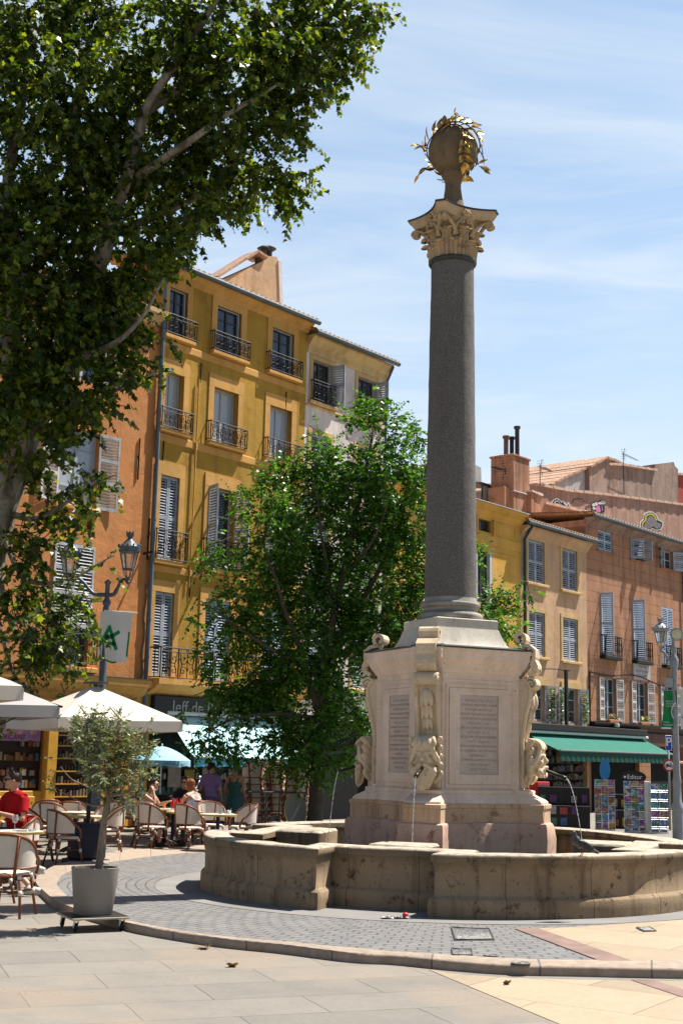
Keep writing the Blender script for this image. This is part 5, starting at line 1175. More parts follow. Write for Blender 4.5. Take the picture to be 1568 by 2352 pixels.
def spray(blobs, twigs_per_m2, tl, nl, leaf, droop, base, shell=.55, up=.5, spread=.9, flat=1.):
    """leafy twigs filling world-space blobs: (centre, radius, density)"""
    Ps, Ds, Ns, Ls, TW = [], [], [], [], []
    for c, r, dn in blobs:
        n_ = max(3, int(twigs_per_m2*dn*r*r)); d = rnd(n_); rad = r*(shell+(1-shell)*rng.random(n_))*np.where(rng.random(n_) < .3, rng.random(n_), 1)
        # lumpy outline
        lump = np.array([noise.noise(Vector(q)*1.9+Vector(c)) for q in d]); rad = rad*(1+.45*lump)
        p0 = np.array(c)+d*rad[:, None]*np.array([1, flat, 1]); td = d*.7+rnd(n_)*.7+np.array([0, 0, -droop]); td /= np.linalg.norm(td, axis=1, keepdims=True)
        keep = np.array([noise.noise(Vector(q)*1.15) for q in p0]) > -.16
        p0, td = p0[keep], td[keep]; n_ = len(p0)
        if n_ == 0: continue
        tlen = tl*rng.uniform(.6, 1.25, n_); sd_ = np.cross(td, np.array([0, 0, 1.])); sd_ /= np.linalg.norm(sd_, axis=1, keepdims=True)+1e-9
        for k in range(nl):
            f_ = (k+.6)/nl; q = p0+td*(tlen*f_)[:, None]+np.array([0, 0, -1])*(.25*droop*tlen*f_*f_)[:, None]
            s_ = (1 if k % 2 else -1); ld = td*.55+sd_*s_*spread+rnd(n_)*.35+np.array([0, 0, -droop*.8]); nn = np.array([0, 0, 1.])*up+rnd(n_)*.55
            Ps.append(q); Ds.append(ld); Ns.append(nn); Ls.append(leaf*rng.uniform(.5, 1.3, n_)*(1-.25*f_))
        TW.append((p0, p0+td*tlen[:, None]+np.array([0, 0, -1])*(.25*droop*tlen)[:, None]))
    return [np.concatenate(a)-(np.array(base) if i == 0 else 0) for i, a in enumerate((Ps, Ds, Ns, Ls))], TW
def limb(mb, px, base, r0, r1, n_=5, wob=.05, nside=9):
    P = catmull([at(*p)-Vector(base) for p in px], n_); N = len(P); mb.tube([p+Vector((noise.noise(p*1.3), noise.noise(p*1.3+Vector((9, 0, 0))), 0))*wob for p in P], [r0+(r1-r0)*(i/(N-1))**.8 for i in range(N)], nside)
def barkm():
    m, nt, b, oc = newmat('plane_bark'); v_ = nd(nt, 'TexVoronoi', {'Vector': mapv(nt, oc, sc=(1, 1, .45)), 'Scale': 5.5}, feature='F1'); n1 = noi(nt, mapv(nt, oc, sc=(1, 1, .4)), 3.5, 4, .6, .6)
    c = ramp(nt, n1, [(.35, (.07, .055, .038)), (.47, (.15, .125, .09)), (.57, (.27, .245, .195)), (.66, (.11, .09, .06))])
    sock(nt, b, 'Base Color', c); b.inputs['Roughness'].default_value = .85; bumpn(nt, b, noi(nt, oc, 18, 5), .4, .02); return m
M_bark = barkm(); M_bark2 = mat('grey_brown_bark', (.085, .068, .05), .9, .35, 5, .6, 22, bd=.02)
M_lplane = leafmat('plane_leaf', (.016, .034, .005), (.042, .080, .008), (.19, .24, .02), .46, .42, .45)
M_lhack = leafmat('hackberry_leaf', (.020, .062, .008), (.046, .135, .012), (.11, .26, .02), .40, .40, .45)
M_lolive = leafmat('olive_leaf', (.06, .09, .035), (.13, .165, .075), (.32, .35, .21), .25, .45, .5)
# --- the big plane tree on the left
TB = at(-120, 1935, 25.3); TB.z = PZ
pt = thing('plane_tree', 'huge plane tree with mottled pale bark, its crown filling the upper left', 'tree', TB)
tr = MB(); limb(tr, [(-120, 1940, 25.3), (-75, 1600, 25.3), (-15, 1240, 25.3), (48, 1050, 25.3), (125, 860, 25.2), (195, 700, 25.)], TB, .46, .19, 6, .04, 14); tr.build('trunk', M_bark, pt, True)
lims = [([(195, 700, 25.), (245, 545, 24.8), (290, 420, 24.6), (335, 250, 24.4), (430, 110, 24.2), (520, -40, 24)], .20, .05), ([(195, 700, 25.), (203, 600, 25.3), (188, 480, 25.6), (172, 370, 25.8), (140, 190, 26)], .17, .05), ([(50, 1045, 25.3), (25, 830, 25.), (42, 600, 24.7), (18, 450, 24.6), (48, 250, 24.5), (80, 70, 24.4)], .22, .07),
        ([(288, 420, 24.6), (400, 350, 24.2), (520, 265, 23.9), (640, 190, 23.8)], .12, .025), ([(330, 260, 24.4), (480, 160, 24.6), (640, 40, 24.7)], .10, .03), ([(125, 860, 25.2), (215, 810, 24.6), (300, 760, 24.2), (380, 640, 24)], .11, .02), ([(250, 540, 24.8), (400, 480, 25), (560, 410, 25.2), (660, 420, 25.3)], .10, .02), ([(70, 1010, 25.3), (180, 940, 24.5), (280, 890, 24.2), (370, 850, 24)], .08, .015),
        ([(20, 1180, 25.3), (90, 1190, 24.9), (190, 1130, 24.6), (270, 1090, 24.5)], .08, .012), ([(0, 1220, 25.3), (60, 1330, 24.8), (160, 1330, 24.6), (265, 1275, 24.5)], .07, .012), ([(-15, 1250, 25.3), (30, 1440, 24.8), (110, 1500, 24.6), (200, 1480, 24.5)], .06, .01), ([(-30, 1300, 25.3), (20, 1520, 24.7), (80, 1600, 24.5), (150, 1620, 24.4)], .05, .01)]
lims = [([(x, y, Y-(.75 if i else .4) if k < 6 else Y) for i, (x, y, Y) in enumerate(px)], r0, r1) for k, (px, r0, r1) in enumerate(lims)]
for px, r0, r1 in lims: b_ = MB(); limb(b_, px, TB, r0, r1, 5, .06); b_.build('limb', M_bark, pt, True)
def PB(L, Y, dj=1.1): return [((lambda w_: (w_.x, w_.y, w_.z))(at(x, y, Y+random.uniform(-dj, dj))), r/FPX*Y, dn) for x, y, r, dn in L]
up_ = [(60, 60, 170, 1.), (-60, 200, 170, 1.), (250, 40, 175, 1.), (450, 50, 165, 1.), (620, 40, 140, 1.), (755, 25, 105, .95), (845, 20, 60, .8), (905, 5, 34, .7), (150, 250, 190, 1.), (360, 220, 185, 1.), (560, 190, 150, 1.), (690, 140, 105, .95), (775, 110, 68, .85), (735, 205, 58, .8), (660, 265, 62, .85), (100, 450, 190, 1.), (300, 420, 180, 1.), (470, 360, 140, 1.), (575, 380, 85, .9), (640, 425, 66, .85), (560, 450, 48, .8), (470, 470, 60, .9), (400, 520, 62, .9), (680, 400, 34, .7),
       (100, 640, 175, 1.), (245, 590, 140, 1.), (345, 560, 80, .95), (400, 575, 36, .8), (80, 810, 155, 1.), (205, 760, 125, 1.), (300, 690, 72, .9), (290, 790, 50, .85), (350, 660, 34, .7), (60, 955, 115, 1.), (180, 915, 95, .95), (270, 870, 55, .85), (340, 845, 28, .6), (375, 830, 22, .5), (385, 775, 16, .4), (90, 1040, 62, .9), (310, 925, 22, .5), (-60, 600, 180, 1.), (-60, 900, 160, 1.)]
lo_ = [(110, 1170, 80, .40), (190, 1110, 55, .45), (255, 1085, 26, .4), (60, 1250, 75, .45), (185, 1195, 40, .35), (60, 1350, 90, .5), (185, 1375, 45, .35), (245, 1290, 22, .35), (60, 1450, 80, .5), (160, 1420, 60, .45), (225, 1390, 34, .4), (50, 1530, 62, .5), (130, 1510, 50, .4), (175, 1530, 20, .4), (250, 1345, 14, .4), (20, 1610, 40, .3), (150, 1590, 20, .4), (95, 1630, 30, .25)]
A, TW = spray(PB(up_, 24.6), 235, .50, 9, .155, .45, TB); A2, TW2 = spray(PB(lo_, 24.5, .7), 330, .46, 9, .14, .45, TB)
Pl, Dl, Nl, Ll = [np.concatenate((a, b)) for a, b in zip(A, A2)]
np_leaves('crown', Pl, Dl, Nl, Ll, np.full(len(Pl), 1.0), T_PLANE, M_lplane, pt, .12, .22)
print('plane leaves', len(Pl))
def twigs(TWs, base, m, parent, frac, r=.006):
    mb = MB()
    for p0, p1 in TWs:
        for a, b in zip(p0, p1):
            if random.random() < frac:
                a, b = Vector(a)-Vector(base), Vector(b)-Vector(base); mb.tube([a-(b-a)*.6, a, b], [r*1.5, r, r*.4], 4, cap=False)
    return mb.build('twigs', m, parent)
twigs(TW2, TB, M_bark2, pt, .35, .009)
# --- hackberry in the middle
TB = at(725, 1905, 30.); TB.z = PZ
ht = thing('hackberry_tree', 'dense glossy green tree with a dark multi-stemmed trunk behind the fountain', 'tree', TB)
tr = MB(); limb(tr, [(722, 1915, 30.), (728, 1780, 30.), (735, 1640, 30.), (752, 1500, 30.), (785, 1330, 30.), (825, 1150, 30.), (858, 985, 30.)], TB, .20, .03, 5, .06, 12); tr.build('trunk', M_bark2, ht, True)
for px, r0, r1 in (([(735, 1640, 30), (690, 1500, 29.6), (640, 1360, 29.3), (600, 1230, 29.2)], .10, .02), ([(752, 1500, 30), (830, 1380, 30.4), (905, 1240, 30.6), (945, 1080, 30.7)], .10, .02), ([(770, 1400, 30), (740, 1250, 29.8), (720, 1100, 29.6)], .07, .015), ([(745, 1560, 30), (640, 1500, 29.4), (530, 1430, 29), (460, 1380, 28.8)], .07, .012), ([(750, 1510, 30), (900, 1470, 30.6), (1050, 1430, 31), (1190, 1400, 31.2)], .08, .012), ([(735, 1650, 30), (640, 1640, 29.5), (540, 1650, 29.2), (470, 1690, 29)], .06, .01), ([(790, 1320, 30), (860, 1230, 29.5), (905, 1110, 29.2)], .06, .012)):
    b_ = MB(); limb(b_, px, TB, r0, r1, 5, .08); b_.build('limb', M_bark2, ht, True)
hb = [(470, 1590, 36, .7), (560, 1590, 44, .8), (520, 1700, 40, .7), (860, 925, 26, .6), (820, 985, 52, .8), (890, 990, 50, .8), (955, 1000, 34, .7), (740, 1030, 48, .7), (670, 1060, 48, .7), (720, 1000, 24, .5), (640, 1110, 58, .8), (750, 1110, 88, .9), (870, 1100, 95, 1.), (960, 1090, 55, .8), (575, 1160, 52, .75), (660, 1200, 88, .9), (800, 1220, 120, 1.), (925, 1210, 95, 1.), (520, 1260, 50, .7), (600, 1300, 85, .9), (740, 1350, 130, 1.), (880, 1360, 115, 1.), (470, 1285, 26, .5), (480, 1370, 40, .6), (560, 1410, 75, .85), (700, 1480, 130, 1.), (840, 1500, 110, 1.), (450, 1430, 24, .5), (500, 1500, 58, .75), (600, 1560, 95, .95), (740, 1610, 115, 1.), (820, 1640, 70, .9), (540, 1640, 62, .85), (640, 1700, 75, .95), (470, 1700, 34, .6), (545, 1730, 30, .7), (720, 1730, 75, 1.), (800, 1720, 45, .8), (420, 1620, 26, .45), (400, 1605, 18, .4),
      (1120, 1385, 42, .8), (1175, 1370, 28, .7), (1215, 1360, 14, .4), (1100, 1290, 26, .45), (1105, 1440, 46, .8), (1155, 1440, 32, .7), (1200, 1435, 22, .55), (1245, 1430, 12, .4), (1092, 1230, 20, .45), (1185, 1480, 14, .4), (980, 1350, 60, .9), (1040, 1400, 60, .9)]
A, TW = spray(PB(hb, 30., .9), 560, .42, 11, .105, .25, TB, .5, .4, .9)
np_leaves('crown', A[0], A[1], A[2], A[3], np.full(len(A[0]), 1.05), T_OVAL, M_lhack, ht, .25, .15); print('hackberry leaves', len(A[0]))
twigs(TW, TB, M_bark2, ht, .12, .007)
# --- potted olive on its dolly
PC = G(214, 2098, PZ+.155); PC.z = PZ
M_pot = mat('taupe_pot', (.27, .24, .21), .75, .1, 3, .15, 150); M_soil = mat('potting_soil', (.05, .028, .018), .95, .5, 22, .6, 40); M_blkply = mat('black_plywood', (.022, .021, .02), .5, .3, 4, .1); M_ply = mat('plywood_edge', (.50, .42, .30), .7, .15, 9, .1); M_zinc = mat('zinc_plated', (.6, .6, .58), .35, .1, 9, .05, metal=.7); M_rub = mat('black_rubber', (.012, .012, .012), .7, .2, 9, 0)
dl = thing('plant_dolly', 'square black plywood dolly on four castors under the olive pot', 'dolly', PC, R_(27))
b_ = MB(); b_.bbox(-.30, .30, -.30, .30, .125, .145, .004); b_.build('platform', M_ply, dl); b_ = MB(); b_.box(-.295, .295, -.295, .295, .1455, .148); b_.build('anti_slip_top', M_blkply, dl)
for x in (-.24, .24):
    for y in (-.24, .24):
        c_ = MB(); c_.box(x-.035, x+.035, y-.035, y+.035, .117, .1245); c_.prism([(y-.03, .117), (y+.03, .117), (y+.05, .05), (y+.025, .035)], x-.021, x-.017, 'yz'); c_.prism([(y-.03, .117), (y+.03, .117), (y+.05, .05), (y+.025, .035)], x+.017, x+.021, 'yz'); co_ = c_.build('castor', M_zinc, dl)
        w_ = MB(); w_.lathe([(.012, -.014), (.042, -.014), (.048, -.008), (.048, .008), (.042, .014), (.012, .014)], 18); w_.v = [(x+c, y+.035+a, .048+b) for a, b, c in w_.v]; w_.build('wheel', M_rub, co_, 40)
po = thing('plant_pot', 'round taupe plant pot with a thin rim standing on the dolly', 'pot', PC+Vector((0, 0, .149)))
b_ = MB(); b_.lathe([(.185, 0), (.196, .012), (.244, .452), (.248, .468), (.243, .472), (.236, .468), (.232, .40), (.0, .40)], 48, cap=False); b_.build('body', M_pot, po, 50)
b_ = MB(); b_.grid(lambda i, j: (.231*i/8*math.cos(j*math.pi/12), .231*i/8*math.sin(j*math.pi/12), .425+.012*noise.noise((i*.9, j*.7, 0))), 9, 25); so_ = b_.build('soil', M_soil, po, True)
b_ = MB()
for i in range(90): r_, a = .22*math.sqrt(random.random()), random.uniform(0, 6.28); x, y = r_*math.cos(a), r_*math.sin(a); q = random.uniform(.006, .014); b_.add([(x-q, y, .438), (x, y-q*.5, .440), (x+q, y+q*.4, .446), (x, y+q*.5, .438)], [(0, 1, 2, 3)])
ch = b_.build('bark_chips', mat('bark_chip', (.34, .20, .10), .8, .4, 20, 0), po); ch['kind'] = 'stuff'
OB = PC+Vector((.02, 0, .57)); ot = thing('olive_tree', 'young olive tree with silvery leaves growing in the taupe pot', 'tree', OB); OY = OB.y
M_obark = mat('olive_bark', (.22, .17, .125), .9, .35, 7, .5, 30, dirt=((.05, .04, .03), 12, .55, .8))
tr = MB(); limb(tr, [(226, 2012, OY), (231, 1960, OY), (238, 1900, OY), (246, 1850, OY), (248, 1815, OY)], OB, .046, .027, 6, .012, 12); tr.build('trunk', M_obark, ot, True)
for px in ([(247, 1830, OY), (225, 1780, OY-.05), (200, 1720, OY-.1), (190, 1670, OY-.1)], [(248, 1820, OY), (262, 1760, OY+.05), (270, 1700, OY+.1), (275, 1660, OY+.1)], [(246, 1840, OY), (205, 1810, OY+.1), (165, 1790, OY+.2), (140, 1760, OY+.2)], [(248, 1815, OY), (240, 1740, OY+.1), (232, 1680, OY+.15), (235, 1640, OY+.15)], [(249, 1820, OY), (285, 1780, OY-.1), (310, 1720, OY-.15), (335, 1670, OY-.15)], [(248, 1830, OY), (290, 1820, OY-.1), (320, 1790, OY-.15), (345, 1735, OY-.15)], [(244, 1850, OY), (210, 1850, OY-.15), (160, 1830, OY-.2), (128, 1810, OY-.2)], [(248, 1835, OY), (270, 1840, OY+.1), (300, 1830, OY+.2)]):
    b_ = MB(); limb(b_, px, OB, .014, .003, 5, .02, 6); b_.build('branch', M_obark, ot, True)
ob = [(138, 1712, 32, 1.), (128, 1765, 30, 1.), (150, 1745, 36, 1.), (165, 1690, 34, 1.), (135, 1738, 18, 1.), (330, 1750, 28, .8), (200, 1690, 48, 1.), (258, 1690, 46, 1.), (305, 1710, 36, .9), (160, 1735, 40, 1.), (228, 1755, 58, 1.), (292, 1765, 44, 1.), (150, 1775, 34, .9), (165, 1815, 36, .9), (222, 1815, 44, .9), (285, 1815, 38, .9), (338, 1668, 13, .8), (345, 1722, 13, .8), (335, 1715, 16, .8), (128, 1808, 14, .8), (200, 1655, 22, .8), (236, 1648, 16, .8), (275, 1655, 20, .8), (300, 1845, 18, .7), (190, 1850, 16, .6), (325, 1780, 22, .7), (140, 1700, 26, .8)]
A, TW = spray(PB(ob, OY, .20), 1250, .14, 12, .062, .0, OB, .35, .3, .75); print('olive leaves', len(A[0]))
np_leaves('foliage', A[0], A[1], A[2], A[3], np.full(len(A[0]), 1.35), T_OLIVE, M_lolive, ot, .1, .1); twigs(TW, OB, M_obark, ot, .8, .0022)
# ------------------------------------------------------------------ cafe terrace
def pos(px, Y, z=PZ): p = at(px, 1900, Y); return Vector((p.x, p.y, z))
M_cream = mat('cream_woven_plastic', (.66, .58, .49), .6, .06, 8, .25, 220); M_rattan = mat('brown_rattan', (.20, .065, .025), .4, .3, 9, .15, 60); M_bind = mat('white_binding', (.66, .62, .56), .6, .12, 20, .1)
M_rattd = M_rattan
def build_chair(label, loc, rz, group):
    t = thing('cafe_chair', label, 'chair', loc, rz, group)
    R1, R2 = .265, .245
    def bp(a, h): return (R1*math.sin(a)*(1+.10*(h-.5)), .02+R2*math.cos(a)*(1+.22*(h-.5)), h)
    AM = R_(104); top = lambda a: .885-.235*(abs(a)/AM)**2.4
    m_ = MB(); NU, NV = 25, 6
    def P(i, j, o): a = -AM+2*AM*i/(NU-1); h = .53+(top(a)-.005-.53)*j/(NV-1); x, y, z = bp(a, h); return (x*(1+o), .02+(y-.02)*(1+o), z)
    m_.grid(lambda i, j: P(i, j, 0), NU, NV); m_.grid(lambda i, j: P(i, j, -.045), NU, NV); m_.build('backrest', M_cream, t, True)
    f = MB(); rail = [bp(-AM+2*AM*i/24, top(-AM+2*AM*i/24)) for i in range(25)]
    e = rail[-1]; endr = [(e[0], e[1]-.05, e[2]-.02), (e[0]-.005, e[1]-.10, e[2]-.09), (.225, -.165, .45)]; endl = [(-a, b, c) for a, b, c in endr][::-1]
    f.tube(catmull(endl+rail+endr, 2), .019, 7); f.tube([bp(-AM+2*AM*i/24, .525) for i in range(25)], .011, 6)
    for a in (-.62, .62): f.tube([bp(a*.8, .43), bp(a*.88, .6), bp(a, top(a))], .019, 7)
    f.tube([(.205*math.sin(q*math.pi/12), -.01+.205*math.cos(q*math.pi/12), .435) for q in range(24)], .015, 6, closed=True)
    f.tube([(.15*math.cos(math.pi*q/10), .185, .30+.165*math.sin(math.pi*q/10)) for q in range(11)], .010, 6)
    f.tube([(-.19, .20, .27), (0, 0, .235), (.19, -.2, .27)], .012, 6); f.tube([(.19, .20, .27), (0, 0, .25), (-.19, -.2, .27)], .012, 6); f.build('frame', M_rattan, t, True)
    s = MB(); s.lathe([(.0, .425), (.19, .425), (.21, .437), (.215, .455), (.205, .47), (.0, .476)], 28, (0, -.015, 0), cap=False); s.build('seat', M_cream, t, 50)
    for x, y in ((-1, 1), (1, 1), (-1, -1), (1, -1)):
        l = MB(); l.tube([(x*.165, y*.165, .45), (x*.19, y*.19, .25), (x*.225, y*.245, 0)], [.018, .017, .015], 7); l.tube([(x*.188, y*.188, .29), (x*.192, y*.193, .235)], .023, 8, mi=1); l.tube([(x*.163, y*.163, .45), (x*.168, y*.168, .405)], .024, 8, mi=1); l.build('leg', [M_rattan, M_bind], t, True)
    return t
M_marble = mat('pale_table_top', (.62, .58, .50), .35, .08, 6, .05); M_brass = mat('brass_edge', (.55, .38, .10), .3, .2, 8, .05, metal=.7); M_cast = mat('black_cast_iron', (.015, .015, .017), .5, .2, 8, .1)
def build_table(label, loc, group):
    t = thing('cafe_table', label, 'table', loc, .3, group)
    b = MB(); b.lathe([(0, .715), (.335, .715), (.345, .722), (.335, .735), (0, .738)], 36, cap=False); b.build('table_top', M_marble, t, 40)
    b = MB(); b.lathe([(.337, .70), (.352, .702), (.355, .716), (.352, .732), (.337, .734)], 36, cap=False); b.build('brass_rim', M_brass, t, 40)
    b = MB(); b.lathe([(.10, .70), (.035, .68), (.032, .3), (.045, .16), (.06, .12)], 16); b.build('column', M_cast, t, 40)
    for k in range(4): a = k*math.pi/2; f = MB(); f.tube([(.03*math.cos(a), .03*math.sin(a), .13), (.16*math.cos(a), .16*math.sin(a), .09), (.29*math.cos(a), .29*math.sin(a), .035), (.30*math.cos(a), .30*math.sin(a), .0)], [.04, .03, .022, .024], 8); f.build('foot', M_cast, t, True)
    return t
GC = 'rattan bistro chairs on the terrace'; GT = 'round cafe tables on the terrace'
ch0 = build_chair('nearest cream and brown bistro chair seen from behind at the left edge', Vector((-3.56, 14.95, PZ)), R_(172), GC)
KIDS[ch0.name] = kids(ch0)
for c in KIDS[ch0.name]: KIDS[c.name] = [] 
chairs = [(-4.10, 16.05, 150, 'bistro chair just beyond the nearest chair, half hidden by its backrest'), (None, 48, 19.4, 200, 'bistro chair back between the wine glass table and the man in red'), (None, 150, 21.3, 128, 'shaded bistro chair seen from behind left of the olive pot trunk'), (None, 92, 22.4, 105, 'dark shaded bistro chair right behind the man in red'), (None, 104, 25.6, 205, 'farthest cream chair back beside the ochre shopfront pillar'), (None, 124, 24.3, 160, 'bistro chair with its wide brown arm behind the dark shaded chair'), (None, 164, 25.0, 185, 'cream chair back left of the black umbrella pole'),
  (None, 250, 23.7, -75, 'bistro chair facing left just right of the olive trunk'), (None, 240, 24.9, -40, 'second bistro chair tucked behind the olive trunk'), (None, 296, 28.6, 190, 'lone chair standing in front of the ochre doorway behind the olive'), (None, 352, 24.9, 140, 'bistro chair seen from behind, left one of the pair before the women'), (None, 436, 24.9, 140, 'bistro chair seen from behind, right one of the pair beside the basin'), (None, 486, 26.2, 25, 'bistro chair behind the table with the tall glass'), (None, 556, 25.7, -60, 'bistro chair facing left just above the basin rim'), (None, 446, 27.0, 195, 'bistro chair under the red haired woman'), (None, 333, 26.5, 95, 'bistro chair under the woman in sunglasses'), (None, 420, 28.2, 10, 'bistro chair under the dark haired woman behind the red bottles'), (None, 33, 18.75, -60, 'bistro chair the man in red sits on')]
for c in chairs:
    if c[0] is None: p = pos(c[1], c[2]); a, l = c[3], c[4]
    else: p = Vector((c[0], c[1], PZ)); a, l = c[2], c[3]
    copy_thing(ch0, p, R_(a), l, GC)
LG = (-4.83, 17.3)
copy_thing(ch0, Vector((LG[0], LG[1], PZ)), R_(70), 'bistro chair under the person in white trainers at the left edge', GC)
for k, (px, Y, n_, nm) in enumerate(((586, 31.6, 6, 'left'), (631, 31.9, 6, 'middle'), (678, 31.3, 7, 'right'))):
    for i in range(n_):
        p = pos(px, Y)+Vector((.012*i*(1 if k == 2 else -1), -.045*i, .155*i)); copy_thing(ch0, p, R_(192+5*k), 'bistro chair in the %s stack by the trunk, %s' % (nm, ('standing on the ground', 'second from the ground', 'third from the ground', 'fourth from the ground', 'fifth from the ground', 'sixth from the ground', 'topmost of the tall stack')[i]), 'stacked bistro chairs')
tb0 = build_table('cream round cafe table with wine glass and ashtray at the left edge', pos(43, 18.0), GT); KIDS[tb0.name] = kids(tb0)
for c in KIDS[tb0.name]: KIDS[c.name] = []
T = {}
for k, px, Y, l in (('T2', 196, 22.7, 'shaded round table left of the olive trunk'), ('T2b', 172, 24.1, 'round table around the black umbrella pole'), ('T3', 378, 26.4, 'round table with the red bottles between the women'), ('T4', 422, 25.4, 'empty round table joined to the women\'s table'), ('T5', 500, 24.5, 'round table with a tall glass and coffee cup by the basin')):
    T[k] = copy_thing(tb0, pos(px, Y), .5, l, GT)
# table ware
TZ = PZ+.74
M_clear = waterm('clear_glass', (.85, .9, .9), .05, .75); M_ketch = mat('red_bottle', (.55, .015, .015), .3, .15, 6, 0); M_porc = mat('white_porcelain', (.75, .74, .72), .25, .05, 6, 0)
def ware(name, label, cat, base, dx, dy, prof, m, n_=18, extra=None):
    t = thing(name, label, cat, Vector((base.x+dx, base.y+dy, TZ))); b = MB(); b.lathe(prof, n_, cap=True); b.build('body', m, t, 40)
    if extra: extra(t)
    return t
p1 = pos(43, 18.0)
def wine(t): b = MB(); b.lathe([(.006, .105), (.03, .115), (.036, .135), (.0, .136)], 16, cap=False); b.build('white_wine', mat('white_wine', (.62, .55, .22), .1, .1, 5, 0), t, True)
ware('wine_glass', 'stemmed glass of white wine on the left table', 'glass', p1, -.02, -.12, [(.034, 0), (.034, .004), (.005, .008), (.004, .095), (.022, .105), (.040, .135), (.042, .165), (.033, .21)], M_clear, extra=wine)
ware('ashtray', 'square glass ashtray near the edge of the left table', 'ashtray', p1, .20, -.08, [(.05, 0), (.055, .03), (.045, .03), (.04, .012), (.0, .012)], M_clear, 4)
b = MB(); b.bbox(-.07, .07, -.035, .035, 0, .009, .004); o = thing('phone', 'dark phone lying on the left table', 'phone', Vector((p1.x+.08, p1.y-.14, TZ)), .2); b.build('body', M_cast, o)
p5 = pos(500, 24.5); ware('tall_glass', 'empty tall glass on the table by the basin', 'glass', p5, .05, -.1, [(.028, 0), (.034, .145), (.031, .145), (.026, .01), (0, .01)], M_clear)
ware('coffee_cup', 'white coffee cup on a saucer on the table by the basin', 'cup', p5, .2, .0, [(.075, 0), (.08, .012), (.03, .01), (.028, .015), (.045, .065), (.041, .065), (.02, .02), (0, .02)], M_porc, extra=lambda t: MB().tube([(-.01, 0, .03), (.04, .02, .10)], .004, 5).build('spoon', M_zinc, t))
p3 = pos(378, 26.4)
for i, (dx, dy) in enumerate(((.10, -.05), (.17, .03), (.24, -.02))): ware('sauce_bottle', 'red sauce bottle on the women\'s table, %s one' % ('left', 'middle and tallest looking', 'right')[i], 'bottle', p3, dx+.05, dy, [(.033, 0), (.036, .02), (.034, .12), (.014, .165), (.012, .20), (.0, .205)], M_ketch)['group'] = 'red sauce bottles'
ware('orange_tumbler', 'small orange drink left of the red bottles', 'glass', p3, -.02, -.04, [(.03, 0), (.035, .10), (.0, .10)], mat('orange_drink', (.7, .25, .02), .3, .1, 5, 0))
ware('clear_tumbler', 'clear tumbler right of the red bottles', 'glass', pos(408, 26.2), 0, 0, [(.03, 0), (.034, .12), (.03, .12), (.026, .01), (0, .01)], M_clear)
ware('snack_bowl', 'dark snack bowl left on the women\'s table', 'bowl', p3, -.18, -.05, [(.05, 0), (.085, .05), (.08, .05), (.045, .01), (0, .01)], M_cast)
# leaning folded table top
ft = thing('folded_table', 'folded round table leaning with its pale top upright before the stacks', 'table', pos(677, 30.2), R_(24)); b = MB(); b.lathe([(0, -.012), (.30, -.012), (.31, 0), (.30, .012), (0, .012)], 36, cap=False); X = Matrix.Translation((0, 0, .62)) @ Matrix.Rotation(R_(84), 4, 'X'); b.v = [tuple(X @ Vector((p[0]*.85, p[1]*1.15, p[2]))) for p in b.v]; b.build('table_top', mat('speckled_top', (.30, .29, .24), .5, .1, 90, 0), ft, 40)
b = MB(); b.lathe([(.302, -.014), (.318, -.012), (.318, .012), (.302, .014)], 36, cap=False); b.v = [tuple(X @ Vector((p[0]*.85, p[1]*1.15, p[2]))) for p in b.v]; b.build('brass_rim', M_brass, ft, 40); b = MB(); b.tube([(0, .05, .6), (0, .30, .1)], .03, 8); b.tube([(-.25, .3, .02), (.25, .3, .02)], .02, 6); b.tube([(0, .05, .02), (0, .5, .02)], .02, 6); b.build('stand', M_cast, ft)
fn = thing('metal_barrier', 'thin grey metal rail frame in front of the chair stacks', 'barrier', pos(640, 30.9), R_(8)); b = MB()
for z in (.98,): b.tube([(-1.0, 0, z), (.62, 0, z)], .025, 6)
for x in (-.95, -.3, .6, 0): b.tube([(x, 0, 0), (x, 0, .98)], .022, 6)
b.build('rails', mat('grey_rail', (.14, .15, .17), .5, .2, 5, 0), fn)
